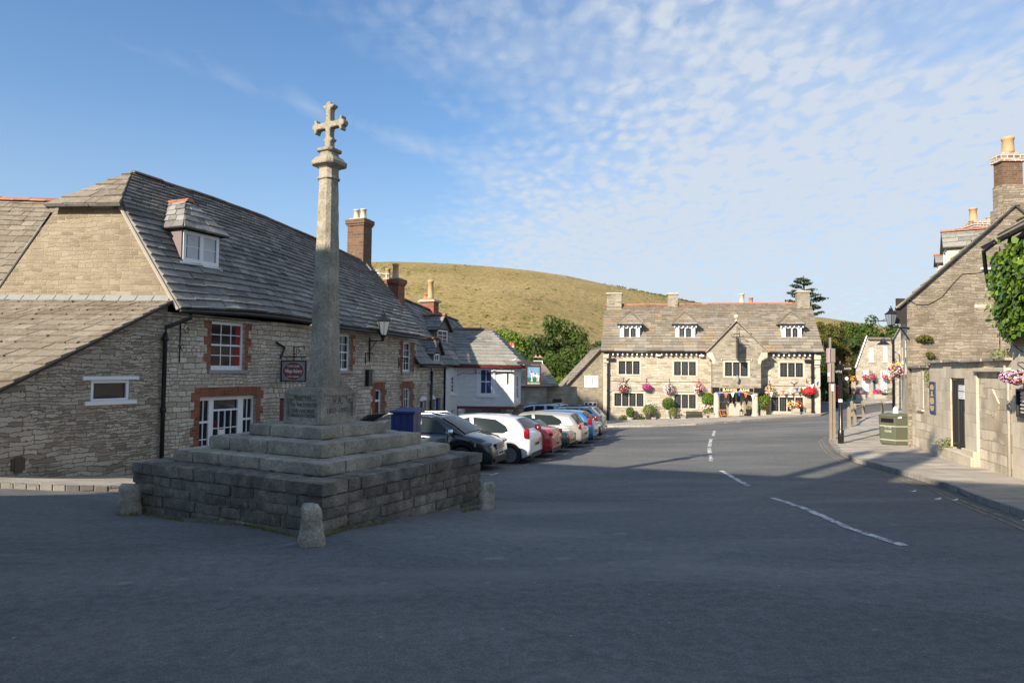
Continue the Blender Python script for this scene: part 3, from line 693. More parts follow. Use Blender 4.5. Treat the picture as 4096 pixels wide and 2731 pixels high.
# far side of the lane, by the shop
LK = [V((25.5, 84)), V((27.5, 73.5)), V((32, 68)), V((38, 64)), V((50, 60))]
strip(pk, LK, [V((30, 92)), V((32, 80)), V((36, 74)), V((42, 72)), V((52, 70))], .12, 4, kb)
tag(pk.build('pavement', M['flag']), kind='structure'); tag(kb.build('kerb', M['kerb'], bevel=.012), kind='structure')

# ------------------------------------------------------------------ road markings
def band(mb, pts, w, h=.006, sub=8, rag=0.0, rr=random.Random(5)):
    pts = [V((p[0], p[1])) for p in pts]; P = []
    for p, q in zip(pts, pts[1:]):
        n = max(1, int((q - p).length/.12))
        P += [lerp(p, q, k/n) for k in range(n)]
    P.append(pts[-1]); prev = None
    for i, p in enumerate(P):
        t = (P[min(i+1, len(P)-1)] - P[max(i-1, 0)]).normalized(); s = V((-t.y, t.x)); 
        a = p + s*(w/2 + rr.uniform(-rag, rag)); b = p - s*(w/2 + rr.uniform(-rag, rag))
        A = V((a.x, a.y, G(a.x, a.y) + h)); B = V((b.x, b.y, G(b.x, b.y) + h))
        if prev: mb.face([prev[0], prev[1], B, A])
        prev = (A, B)
ml = MB(); mf = MB(); yl = MB()
for seg, w, rag in (([(1775, 1143), (1800, 1151), (1850, 1168), (1900, 1190), (1940, 1209)], .12, .012), ([(1943, 1210), (2000, 1229), (2078, 1253)], .11, .010),
               ([(1657, 1081), (1680, 1094), (1720, 1116)], .12, .015), ([(1629, 1029), (1631, 1041)], .13, .02), ([(1633, 1008), (1629, 1026)], .14, .02), ([(1641, 989), (1638, 1001)], .14, .01),
               ([(1631, 1045), (1634, 1060)], .11, .03)):
    band(ml, [dG(*q).xy for q in seg], w, rag=rag)
marks = [(1134, 1089), (1209, 1067), (1259, 1055), (1300, 1042), (1332, 1031), (1359, 1021.5), (1380, 1012), (1394, 1004)]
MW = [V(dG(*q).xy) for q in marks]; BAYX = V((.955, -.296)); ROWX = (MW[-1] - MW[0]).normalized()
for i, q in enumerate(MW):
    band(mf if i in (1, 2) else ml, [q - BAYX*4.6, q], .07, rag=.006); band(ml, [q - ROWX*.25, q + ROWX*.35], .07)
for pts in ([(1480, 993), (1560, 992), (1640, 990)], [(1700, 985), (1800, 977), (1895, 967)], [(1395, 998), (1440, 997)]):
    band(mf, [dG(*q).xy for q in pts], .09, rag=.01)
YK = [lerp(KR[i], KR[i+1], t) for i in range(0, len(KR) - 1) for t in (0, .33, .66)]
def offs(P, o):
    out = []
    for i, p in enumerate(P):
        t = (P[min(i+1, len(P)-1)] - P[max(i-1, 0)]).normalized(); out.append(p + V((t.y, -t.x))*o)
    return out
sgn = -1 if offs(YK, 1)[12].x > YK[12].x else 1
band(yl, offs(YK, sgn*.24), .055, rag=.006); band(yl, offs(YK, sgn*.38), .055, rag=.006)
tag(ml.build('road_marking', M['mark']), kind='structure'); tag(mf.build('road_marking', M['mark_faint']), kind='structure'); tag(yl.build('road_marking', M['yellow_line']), kind='structure')
# scraps of litter by the kerb
for q, s, lb in (((2098, 1129), .10, 'flat white scrap of paper on the road near the right kerb, by the lit end'), ((2153, 1147), .12, 'crumpled white wrapper in the gutter below the right kerb'), ((2193, 1149), .10, 'small white scrap in the gutter right against the kerb'), ((2352, 1196), .06, 'tiny pale scrap at the foot of the kerb at the right edge')):
    p = dG(*q); s *= .5; m = MB(); m.face([p + V((-s, -s*.4, .008)), p + V((s*.7, -s*.6, .012)), p + V((s, s*.4, .03)), p + V((-s*.5, s*.5, .01))]); m.face([p + V((s, s*.4, .03)), p + V((s*.7, -s*.6, .012)), p + V((s*1.3, 0, .05))])
    tag(m.build('paper_scrap', M['paper']), lb, 'litter')

# ------------------------------------------------------------------ houses behind the viewer that throw the shadow over the square
SA = math.radians(40.5); TE = .475
def PQ(p, q): return V((p*math.cos(SA) + q*math.sin(SA), -p*math.sin(SA) + q*math.cos(SA)))
PL = -14.1
hb = thing('tall_house', (*PQ(-5, -9.5), 0), 'long tall stone house behind the viewer whose shadow covers the square', 'house')
fr = Frame((*PQ(PL, -5.5), 0), PQ(4.4, -5.5) - PQ(PL, -5.5)); fb = Frame((*PQ(4.4, -13.5), 0), PQ(PL, -13.5) - PQ(4.4, -13.5))
LW = 18.5
if fr.n.dot(V((math.sin(SA), math.cos(SA), 0))) < 0: print('flip')
m = MB(); ops = [(a, a + 1.1, z, z + 1.7) for a in (1.5, 4.5, 7.5, 10.5, 13.5, 16.5) for z in (1.0, 4.4)]
fr.wall(m, 0, LW, -1.5, 7.9, ops); fb.wall(m, 0, LW, -1.5, 7.9)
RZ = lambda p: 11.05 if (p - fr.p(0, 0)).length < (p - fr.p(LW, 0)).length else 12.75
for a, b in ((fr.p(0, 0), fb.p(LW, 0)), (fr.p(LW, 0), fb.p(0, 0))):
    mid = (a + b)/2; z = lambda p, h: V((p.x, p.y, h)); m.face([z(a, -1.5), z(b, -1.5), z(b, 7.9), z(mid, RZ(mid)), z(a, 7.9)])
m.build('wall', M['wall_course'], hb)
for o in ops: sash(fr, o, hb, 3, 4, sill=None)
m = MB(); rL, rR = (fr.p(-.2, 11.1) + fb.p(LW + .2, 11.1))/2, (fr.p(LW + .2, 12.8) + fb.p(-.2, 12.8))/2
tiles(m, patch([(0, fr.p(-.2, 7.8, .3)), (1, rL)], [(0, fr.p(LW + .2, 7.8, .3)), (1, rR)]), 14, .7); tiles(m, patch([(0, fb.p(-.2, 7.8, .3)), (1, rR)], [(0, fb.p(LW + .2, 7.8, .3)), (1, rL)]), 14, .7)
m.build('roof', [M['slate'], M['sarking']], hb)
chimney(hb, PQ(-4.4, -9.5), fr.t, 1.5, .7, 11.5, 15.6, 'brick_old', [(-.3, 0, .15, .8), (.3, 0, .15, .8)])
chimney(hb, PQ(-5.85, -9.5), fr.t, .4, .4, 11.5, 15.2, 'brick_old', [(0, 0, .13, .5)])
chimney(hb, PQ(2, -9.5), fr.t, .9, .6, 11.5, 13.8, 'brick_old', [(0, 0, .15, .6)])

# church on the left outside the view: battlemented tower and sloping nave
cw = thing('church', (*PQ(-34.4, -2.5), 0), 'battlemented stone church tower and nave standing out of view to the left', 'church')
m = MB(); p3 = lambda p, q, z: V((*PQ(p, q), z))
def pq_box(a, b, c, d, z0, z1, z2=None): z2 = z1 if z2 is None else z2; m.hexa([p3(a, c, z0), p3(b, c, z0), p3(b, d, z0), p3(a, d, z0), p3(a, c, z1), p3(b, c, z2), p3(b, d, z2), p3(a, d, z1)])
pq_box(-37.6, -35.2, -5, 0, -2, 23.4, 22.3); pq_box(-35.19, -32.2, -5, 0, -2, 22.6)
for k in range(5): a = -35.1 + k*.62; pq_box(a, a + .38, -.4, 0, 22.601, 23.0)
m.build('tower', M['wall_course'], cw); m = MB(); pq_box(-32.19, -28.0, -6, -.1, -2, 22.2, 20.2); m.build('nave', M['wall_course'], cw)

# grit, leaves and crumbs gathered along the kerb and over the square
gm = MB(); rr = random.Random(44)
def crumb(x, y, s): a = rr.uniform(0, 6.3); p = V((x, y, G(x, y) + .004)); c = [p + V((math.cos(a + t)*s, math.sin(a + t)*s*.7, rr.uniform(0, s*.5))) for t in (0, 2.1, 4.2)]; gm.face(c)
for _ in range(1500):
    i = rr.randrange(len(YK) - 1); t = rr.random(); q = lerp(YK[i], YK[i+1], t); d = (YK[i+1] - YK[i]).normalized(); o = abs(rr.gauss(0, .13)) + .02; q = q + V((d.y, -d.x))*sgn*o; crumb(q.x, q.y, rr.uniform(.006, .028))
for _ in range(1300): Y = rr.uniform(3.2, 17); crumb(rr.uniform(-.8, .75)*Y, Y, rr.uniform(.003, .011))
tag(gm.build('grit', M['grass']), kind='stuff')
# ------------------------------------------------------------------ market cross
A0 = math.radians(61.6); EX = V((math.cos(A0), math.sin(A0), 0)); EY = V((-math.sin(A0), math.cos(A0), 0)); EZ = V((0, 0, 1))
CC = V((-3.33, 11.95, 0))
mc = thing('market_cross', (CC.x, CC.y, G(CC.x, CC.y)), 'tall weathered stone market cross on a four-stepped square plinth', 'market cross')
def ring(name, half, ztop, zbot, heights, depth, seed, mat, lmin, lmax, r, amp, over=0.0, pave=True):
    rr = random.Random(seed); mb = MB(); z = ztop
    for ci, h in enumerate(heights):
        ov = over if ci == 0 else 0.0
        for s in range(4):
            R = Matrix.Rotation(s*PI/2, 3, 'Z'); ax, ay = R @ EX, R @ EY      # face normal -ax
            hh = half + ov; a, b = (-hh, hh - depth) if (ci + s) % 2 == 0 or True else (-hh, hh)
            x = a
            while x < b - 1e-4:
                L = min(rr.uniform(lmin, lmax), b - x)
                if b - x - L < lmin*.6: L = b - x
                d = depth + rr.uniform(-.01, .01); o = rr.uniform(-.010, .008)
                c = CC - ax*(hh + o - d/2) + ay*(x + L/2); c = V((c.x, c.y, z - h/2 + rr.uniform(-.003, .003)))
                rock_box(mb, c, (ax, ay, EZ), (d/2, L/2 - .004, h/2 - .003), r, .075, amp)
                x += L
        z -= h
    inn = half - .035
    c = V((CC.x, CC.y, (ztop - .03 + zbot)/2)); rock_box(mb, c, (EX, EY, EZ), (inn, inn, (ztop - .03 - zbot)/2), .01, .4, .0)
    return mb.build(name, M[mat], mc, smooth=True)
ring('plinth', 2.06, .09, -1.25, [.185, .165, .15, .17, .16, .17, .18, .18], .52, 11, 'cross_base', .42, .98, .030, .020, .018)
ring('step', 1.65, .275, .08, [.19], .50, 12, 'cross', .9, 1.7, .035, .018)
ring('step', 1.265, .49, .265, [.22], .50, 13, 'cross', 1.0, 1.6, .035, .018)
ring('step', .825, .675, .48, [.19], .50, 14, 'cross', 1.2, 1.65, .03, .012)
# die with sunk panels
d0, d1 = .672, 1.285; H = .43
die = MB(); rock_box(die, V((CC.x, CC.y, (d0 + d1 - .02)/2)), (EX, EY, EZ), (H - .03, H - .03, (d1 - .03 - d0)/2), .015, .12, .004)
rock_box(die, V((CC.x, CC.y, d1 - .035)), (EX, EY, EZ), (H - .05, H - .05, .035), .02, .1, .005)
for ax, ay in ((EX, EY), (-EY, EX), (-EX, -EY), (EY, -EX)):
    def fb_(u0, u1, z0, z1, o=0):
        c = CC - ax*(H - .020 + o) + ay*((u0 + u1)/2); rock_box(die, V((c.x, c.y, (z0 + z1)/2)), (ax, ay, EZ), (.024, (u1 - u0)/2, (z1 - z0)/2), .010, .07, .003)
    fb_(-H, -.345, d0, d1 - .075); fb_(.345, H, d0, d1 - .075); fb_(-.345, .345, d0, d0 + .115, .004)
    fb_(-.345, .345, d1 - .13, d1 - .075, -.002); fb_(-.345, -.20, d1 - .195, d1 - .13, -.004); fb_(.20, .345, d1 - .195, d1 - .13, -.004)
    fb_(-.345, -.285, d1 - .25, d1 - .195, -.006); fb_(.285, .345, d1 - .25, d1 - .195, -.006)
die = die.build('pedestal', M['cross'], mc, smooth=True)
def die_text(s, size, ax, ay, u, z, sx=1):      # ax: outward normal
    o = CC + ax*(H - .028) ; o = V((o.x, o.y, z)) + ay*u
    return text(s, size, o, ay, EZ, 'inscription', 'engraved', die, .003, sx, bold=.0015)
die_text('ERECTED', .085, -EX, -EY, 0, 1.095); die_text('ON THE STEPS OF', .082, -EX, -EY, .0, .99, .92); die_text('THE ANCIENT', .082, -EX, -EY, 0, .89); die_text('MARKET CROSS', .08, -EX, -EY, 0, .81, .95)
die_text('V.R.', .16, -EY, EX, 0, 1.06); die_text('1837\u20131897.', .115, -EY, EX, 0, .90)
# shaft
def octa(h, c, z, j=0):
    P = []
    for s in range(4):
        R = Matrix.Rotation(s*PI/2, 3, 'Z'); ax, ay = R @ EX, R @ EY
        for t in (-1, -.33, .33): q = CC + ax*h + ay*((h - c)*t); P.append(V((q.x, q.y, z)))
        q = CC + ax*h + ay*(h - c); P.append(V((q.x, q.y, z)))
    return P
def loft(mb, secs, amp=.004):
    rings = []
    for (h, c, z) in secs:
        r = []
        for p in octa(h, c, z):
            n = (p - V((CC.x, CC.y, z))).normalized(); r.append(mb.vert(p + n*noise.noise(p*6)*amp*2))
        rings.append(r)
    n = len(rings[0])
    for A, B in zip(rings, rings[1:]):
        for k in range(n): mb.idx((A[k], A[(k+1) % n], B[(k+1) % n], B[k]))
    mb.idx(rings[0][::-1]); mb.idx(rings[-1])
sh = MB(); z0, z1 = 1.28, 4.93; secs = [(.232, .02, z0), (.230, .03, z0 + .10), (.222, .07, z0 + .30)]
for i in range(1, 22):
    t = i/21; secs.append((lerp(.218, .142, t), lerp(.075, .056, t), lerp(z0 + .30, z1, t)))
loft(sh, secs, .005); sh.build('shaft', M['cross'], mc).location.x += .06
ca = MB(); loft(ca, [(.150, .056, 4.931), (.166, .060, 4.945), (.166, .060, 4.97), (.146, .054, 4.985), (.143, .054, 5.13), (.17, .06, 5.15), (.245, .08, 5.185), (.255, .085, 5.205), (.255, .085, 5.25), (.235, .08, 5.265), (.20, .07, 5.32), (.15, .05, 5.35), (.135, .045, 5.38), (.135, .045, 5.42), (.175, .055, 5.435), (.18, .055, 5.465), (.165, .05, 5.485), (.12, .03, 5.50)], .004)
ca.build('capital', M['cross'], mc).location.x += .06
# cross head: outline in the plane of EY / Z, thickness along EX
def half_arm(L, w):      # one arm pointing +a, from the centre: (a, b)
    return [(w, w), (w*1.35, w*.86), (L*.62, w*.80), (L*.72, w*1.0), (L*.78, w*1.75), (L*.83, w*2.1), (L*.90, w*1.9), (L*.90, w*1.1), (L*.94, w*.85), (L*1.0, w*.72), (L*1.04, w*.30),
            (L*1.05, 0), (L*1.04, -w*.30), (L*1.0, -w*.72), (L*.94, -w*.85), (L*.90, -w*1.1), (L*.90, -w*1.9), (L*.83, -w*2.1), (L*.78, -w*1.75), (L*.72, -w*1.0), (L*.62, -w*.80), (w*1.35, -w*.86), (w, -w)]
w = .062; out = []
for L, (c, s) in ((.355, (1, 0)), (.40, (0, 1)), (.355, (-1, 0))):
    for a, b in half_arm(L, w)[:-1][::-1] if False else half_arm(L, w)[::-1][:-1]: out.append((a*c - b*s, a*s + b*c))
out += [(-w, -w), (-w*.85, -w*1.5), (-w*.85, -.20), (-w*1.1, -.235), (-w*1.75, -.25), (-w*1.75, -.275), (-w*1.1, -.30), (-w*1.0, -.32), (-w*1.05, -.42)]
out += [(w*1.05, -.42), (w*1.0, -.32), (w*1.1, -.30), (w*1.75, -.275), (w*1.75, -.25), (w*1.1, -.235), (w*.85, -.20), (w*.85, -w*1.5)]
zc = 5.915; hd = MB(); T = .066
def cp(a, b, d): q = CC + EY*a + EX*d; return V((q.x, q.y, zc + b))
def inset(k): 
    P = []; n = len(out)
    for i, (x, y) in enumerate(out):
        p0, p2 = V(out[i-1]), V(out[(i+1) % n]); t = (p2 - p0).normalized(); P.append((x - t.y*k, y + t.x*k))
    return P
area = sum(out[i-1][0]*out[i][1] - out[i][0]*out[i-1][1] for i in range(len(out)))
ins = inset(.012 if area > 0 else -.012); n = len(out)
secs = [(ins, -T), (out, -T + .012), (out, T - .012), (ins, T)]
ids = [[hd.vert(cp(a, b, d)) for a, b in poly] for poly, d in secs]
for A, B in zip(ids, ids[1:]):
    for k in range(n): hd.idx((A[k], A[(k+1) % n], B[(k+1) % n], B[k]))
hd.idx(ids[0][::-1]); hd.idx(ids[-1])
hd.build('cross_head', M['cross'], mc).location.x += .06
# guard stones
def guard(x, y, w, h, seed, lab, rot):
    p = dG(x, y); mb = MB(); rr = random.Random(seed); N = 14
    rings = []
    for i in range(13):
        t = i/12; z = lerp(-.15, h, t); k = lerp(1.0, .76, t)*(1 if t < .86 else (1 - ((t - .86)/.14)**2*.28)); r = []
        for j in range(N*2):
            a = j*PI/N; c, s = math.cos(a), math.sin(a); e = 5.0; rad = (abs(c)**e + abs(s)**e)**(-1/e)
            q = V((c*rad*w*.5*k, s*rad*w*.42*k, z)); q.rotate(Matrix.Rotation(rot, 3, 'Z')); q += V(p)
            q += V((c, s, 0))*(noise.noise(q*6 + V((seed, 0, 0)))*.06 + noise.noise(q*18)*.012) + V((0, 0, noise.noise(q*5)*.03*t)); r.append(mb.vert(q))
        rings.append(r)
    for A, B in zip(rings, rings[1:]):
        for k in range(2*N): mb.idx((A[k], A[(k+1) % (2*N)], B[(k+1) % (2*N)], B[k]))
    mb.idx(rings[-1]); o = mb.build('guard_stone', M['cross'], None, smooth=True)
    tag(o, lab, 'guard stone', 'guard stones at the corners of the market cross')
guard(714, 1251, .29, .47, 3, 'rough upright guard stone at the near corner of the market cross', .5)
guard(297, 1180, .34, .47, 8, 'leaning rough guard stone at the left corner of the cross plinth', .9)
guard(1119, 1169, .27, .46, 5, 'low guard stone at the right corner of the cross plinth, near the cars', .2)
gt = MB(); rr = random.Random(9)
for (x0, y0, x1, y1, n) in ((330, 1182, 420, 1196, 260), (430, 1198, 560, 1207, 120), (560, 1206, 690, 1234, 420), (748, 1232, 800, 1215, 200), (800, 1215, 890, 1200, 160), (1060, 1176, 1100, 1168, 160), (272, 1183, 318, 1183, 160), (690, 1250, 745, 1252, 60)):
    for _ in range(n):
        t = rr.random(); p = dG(lerp(x0, x1, t) + rr.gauss(0, 2), lerp(y0, y1, t) + rr.gauss(0, 1.4)); h = rr.uniform(.02, .075); a = rr.uniform(0, 6.3)
        l = V((rr.gauss(0, .025), rr.gauss(0, .025), h)); s = V((math.cos(a)*.005, math.sin(a)*.005, 0)); p.z = G(p.x, p.y)
        gt.face([p - s, p + s, p + l])
tag(gt.build('grass', M['grass']), kind='stuff')
# ------------------------------------------------------------------ bakery
bk = thing('bakery', (-6.3, 22, -1.3), 'long stone bakery with sunlit half-hipped gable, slate dormer and lean-to on the left', 'building')
C0 = V((-8.6, 17, 0)); DR = V((.395, .919, 0)).normalized()
F1 = Frame(C0, DR); Z = F1
def zB(x, y): return (x/1.5677, 1100 + y/1.5677)
w1 = F1.op(*zB(1329, 258), *zB(1531, 597)); w1 = (w1[0], w1[1], w1[2], 2.86)
shop = F1.op(*zB(1254, 760), *zB(1600, 1020)); shop = (shop[0], shop[1], -.95, F1.hit(*zB(1600, 752))[1])
w2u = F1.hit(1403, 1400)[0]; wz = (F1.hit(1612, 1486)[1], F1.hit(1612, 1367)[1]); w2 = (w2u - 1.0, w2u, w1[2], 2.80)
w3 = F1.op(1612, 1367, 1647, 1486); w3 = (w3[0], w3[1], w1[2] - .03, w3[3])
dr1 = F1.op(1119, 1600, 1152, 1680); dr1 = (dr1[0], dr1[0] + .95, -1.2, F1.hit(1125, 1583)[1])
dr2 = F1.op(1501, 1557, 1528, 1676); dr2 = (dr2[0], dr2[1], -1.3, dr2[3])
w4 = F1.op(1614.6, 1553, 1642, 1636); w4 = (w4[0], w4[1], -.75, w4[3])
LB = 11.9
m = MB(); F1.wall(m, 0, LB, -1.6, 2.98, [w1, shop, w2, w3, dr1, dr2, w4], .2)
m.build('facade', M['wall_course'], bk)
# gable end and rear
FG = Frame((-13.35, 17.58), C0 - V((-13.35, 17.58, 0))); LG = (C0 - V((-13.35, 17.58, 0))).length
H1, H2, APX = V((-9.93, 17.08, 5.72)), V((-11.77, 17.38, 5.74)), V((-10.39, 18.4, 6.87)); E0, E3 = V((-8.27, 16.88, 3.08)), V((-13.72, 17.62, 3.0))
ug = lambda p: (p - FG.o).dot(FG.t)
def gtop(u):
    pts = [(0, 3.42), (ug(H2) + .0, 5.68), (ug(H1) - .0, 5.68), (LG, 3.52)]
    return _interp(pts, u)
m = MB(); wall_top(FG, m, 0, LG, -1.6, gtop, brk=[ug(H2) + .05, ug(H1) - .05]); m.build('gable_wall', M['gable_warm'], bk)
RE, EE = V((-6.02, 28.5, 5.96)), V((-3.53, 27.5, 2.9)); REL = RE + (RE - EE)*1.0; REL.z = 2.9
m = MB()  # far end wall and rear wall
a, b = F1.p(LB, 0), FG.p(0, 0) + DR*LB
m.face([V((a.x, a.y, -1.6)), V((b.x, b.y, -1.6)), V((b.x, b.y, 2.9)), V((RE.x, RE.y, 5.85)), V((a.x, a.y, 2.9))]); c = FG.p(0, 0)
m.face([V((b.x, b.y, -1.6)), V((c.x, c.y, -1.6)), V((c.x, c.y, 3.0)), V((b.x, b.y, 2.9))]); m.build('rear_wall', M['wall_rubble'], bk)
# roof
def esag(u): return .16*math.sin(min(1, u*1.9)*PI/1.15)*(1 if u < .75 else 1 - (u - .75)*4*.6)
def rsag(u): # ridge dips towards its far end
    return _interp([(0, 0), (.25, .16), (.45, .22), (.68, .16), (.85, .08), (1, 0)], u)
m = MB(); vh = .66
f1 = patch([(0, E0), (vh, H1), (1, APX)], [(0, EE), (1, RE)], lambda u, v: lerp(esag(u), rsag(u), v))
tiles(m, f1, 25, .37, .058, 21)
bkL = patch([(0, E3 + DR*LB + V((0, 0, -.1))), (1, RE)], [(0, E3), (vh, H2), (1, APX)])
tiles(m, bkL, 12, .8, .034, 22)
hp = patch([(0, H2 + V((-.1, -.22, -.10))), (1, APX)], [(0, H1 + V((.12, -.18, -.10))), (1, APX)]); tiles(m, hp, 6, .42, .04, 23)
roof = m.build('roof', [M['slate'], M['sarking']], bk)
m = MB(); 
tiles(m, patch([(0, H2 + V((-.1, -.24, -.07))), (1, APX + V((0, 0, .03)))], [(0, H1 + V((.12, -.20, -.07))), (1, APX + V((0, 0, .03)))]), 6, .42, .04, 24); m.build('hip', [M['slate_warm'], M['sarking']], roof)
m = MB(); P = [f1(i/24, 1) + V((0, 0, .03)) for i in range(25)]; ridge_tiles(m, P, .09, .45, 2); m.build('ridge_tiles', M['terracotta_dull'], roof)
# verge mortar on the gable edge
m = MB(); m.tube([E0 + V((-.02, .0, -.05)), E0.lerp(H1, .5) + V((-.02, 0, -.06)), H1 + V((0, 0, -.08))], .045, 6); m.build('verge', M['mortar'], roof)
# flashing over the lean-to
lt0, lt1 = V((-14.6, 17.5, 3.30)), V((-8.5, 16.92, 3.27))
m = MB(); a, b = lt0 + V((0, -.10, .0)), lt1 + V((0, -.09, .0)); 
for i in range(14):
    p, q = a.lerp(b, i/14), a.lerp(b, (i + 1)/14 - .004); m.hexa([p + V((0, -.07, -.09)), q + V((0, -.07, -.09)), q + V((0, .14, -.02)), p + V((0, .14, -.02)), p + V((0, -.05, -.06)), q + V((0, -.05, -.06)), q + V((0, .14, .12)), p + V((0, .14, .12))])
m.build('flashing', M['lead'], bk)
# lean-to
LT0 = V((-10.4, 12.8, 0)); FL = Frame(LT0, C0 - LT0); LL = (C0 - LT0).length
lwu = FL.op(*zB(572, 658), *zB(808, 782)); slope = lambda u: lerp(.80, 3.20, u/LL)
m = MB(); wall_top(FL, m, 0, LL, -1.6, slope, [lwu], rev=.14)
FLf = Frame((-15.5, 13.0), LT0 - V((-15.5, 13.0, 0))); FLf.wall(m, 0, (LT0 - V((-15.5, 13.0, 0))).length, -1.6, .8)
lo = m.build('lean_to_wall', M['wall_rubble'], bk)
m = MB(); ltf = patch([(0, V((-15.9, 12.75, .72))), (1, lt0)], [(0, V((-10.22, 12.62, .72))), (1, lt1 + V((.12, 0, 0)))]); tiles(m, ltf, 17, .38, .044, 31); m.build('lean_to_roof', [M['slate_warm'], M['sarking']], bk)
m = MB(); a, b, c, d = lwu
for o in ((a, a + .07, c, d), (b - .07, b, c, d), (a + .07, b - .07, d - .07, d), (a + .07, b - .07, c, c + .05)): FL.box(m, *o, -.08, -.01)
FL.box(m, a - .22, b + .22, d - .0, d + .085, -.02, .05); FL.box(m, a - .16, b + .16, c - .09, c - .002, -.02, .07)
wo = m.build('window', M['white_paint'], bk, bevel=.005); pane(FL, (a + .07, b - .07, c + .05, d - .07), wo, -.06)
m = MB(); p = FL.hit(*zB(110, 1188)); FL.box(m, p[0] - .13, p[0] + .13, p[1] - .12, p[1] + .12, -.02, .03); FL.box(m, p[0] - .08, p[0] + .08, p[1] - .16, p[1] + .16, .03, .045); m.build('vent', M['bark'], bk)
# facade windows with brick dressings
def dress(fr, op, par, wl=.20, hd=.0, sidebot=None, mat='brick', hm='brick_v', teeth=True):
    a, b, c, d = op; m = MB(); m2 = MB(); k = MB(); z = sidebot if sidebot is not None else c; rr = random.Random(int(a*100)); i = 0
    while z < d + (hd if hd else 0) - .01:
        h = min(.225, d + hd - z); o = wl + (.11 if i % 2 else 0)
        fr.box(m, a - o, a - .001, z, z + h - .002, -.02, .007); fr.box(m2, b + .001, b + o, z, z + h - .002, -.02, .007)
        z += .225; i += 1
    q = m.build('brick_jamb', M[mat], par); m2.build('brick_jamb', M[mat], par)
    if hd:
        fr.box(k, a - .0, b + .0, d + .001, d + hd, -.02, .016); k.build('brick_arch', M[hm], q)
    return q
dress(F1, w1, bk, .13); dress(F1, shop, bk, .17, .25, -1.3); dress(F1, w2, bk, .13); dress(F1, w3, bk, .16); dress(F1, dr2, bk, .16, .27, -1.4); dress(F1, w4, bk, .16, .27, -1.2)
sash(F1, w1, bk, 3, 4, .075, rec=.09, curtain=[(.84, 1.0, 'curtain_red')], bottom=.12); sash(F1, w2, bk, 3, 4, .07, rec=.1, curtain=[(0, .25, 'curtain')]); sash(F1, w3, bk, 3, 4, .06, rec=.12); sash(F1, w4, bk, 3, 4, .06, rec=.1)
# shop window
m = MB(); a, b, c, d = shop; W_ = b - a; e = .004; R = -.10
def fbx(u0, u1, z0, z1, o=0): F1.box(m, a + W_*u0, a + W_*u1, z0, z1, R - .05 + o, R + o)
fbx(0.005, .03, c, d - e); fbx(.97, .995, c, d - e); fbx(.03, .97, d - .10, d - e); fbx(.19, .27, c, d - .10, .01); fbx(.70, .80, c, d - .10, .01); fbx(.27, .70, d - .40, d - .35)
hh = d - .40
for z in (.35, .62): pass
for i in range(1, 4): u = .27 + .43*i/4; F1.box(m, a + W_*u - .012, a + W_*u + .012, c, hh, R - .045, R - .012)
for z in (lerp(c, hh, .33), lerp(c, hh, .66)): F1.box(m, a + W_*.27, a + W_*.70, z - .012, z + .012, R - .044, R - .013)
for u0, u1 in ((.03, .19), (.80, .97)):
    z = lerp(c, d, .62); F1.box(m, a + W_*u0, a + W_*u1, z - .03, z + .03, R - .045, R - .005); z = lerp(c, d, .36); F1.box(m, a + W_*u0, a + W_*u1, z - .012, z + .012, R - .045, R - .012); u = (u0 + u1)/2; F1.box(m, a + W_*u - .010, a + W_*u + .010, c, d - .10, R - .043, R - .014)
wo = m.build('shop_window', M['white_paint'], bk); pane(F1, (a, b, c, d), wo, R - .052)
m = MB(); z = lerp(c, hh, .52); F1.box(m, a + W_*.385, a + W_*.475, z - .15, z + .15, R - .010, R - .007); m.build('paper_notice', M['paper'], wo)
def door(fr, op, par, mat, boards=5, transom=True, rec=.12, name='door', frame='white_paint'):
    a, b, c, d = op; m = MB(); t = d - .42 if transom else d - .07; f = .07
    for i in range(boards):
        u0, u1 = lerp(a + f, b - f, i/boards), lerp(a + f, b - f, (i + 1)/boards); fr.box(m, u0 + .004, u1 - .004, c, t - .05, -rec - .05, -rec - .01)
    fr.box(m, a + f, b - f, c, t - .05, -rec - .055, -rec - .018)
    o = m.build(name, M[mat], par); k = MB()
    fr.box(k, a + .003, a + f, c, d - .003, -rec - .05, -rec + .02); fr.box(k, b - f, b - .003, c, d - .003, -rec - .05, -rec + .02); fr.box(k, a + f, b - f, d - f, d - .003, -rec - .05, -rec + .02)
    if transom: fr.box(k, a + f, b - f, t - .05, t + .03, -rec - .05, -rec + .022)
    k.build('door_frame', M[frame], o)
    if transom: pane(fr, (a + f, b - f, t + .03, d - f), o, -rec - .02)
    h = MB(); z = min(c + 1.05, (c + t)/2); q = fr.p(b - f - .09, z, -rec + .01); h.lathe([(.001, -.03), (.03, -.02), (.035, 0), (.03, .02), (.001, .03)], q, 10); h.build('handle', M['gold'], o, smooth=True)
    return o
door(F1, dr1, bk, 'maroon', 6, False); door(F1, dr2, bk, 'maroon', 6)
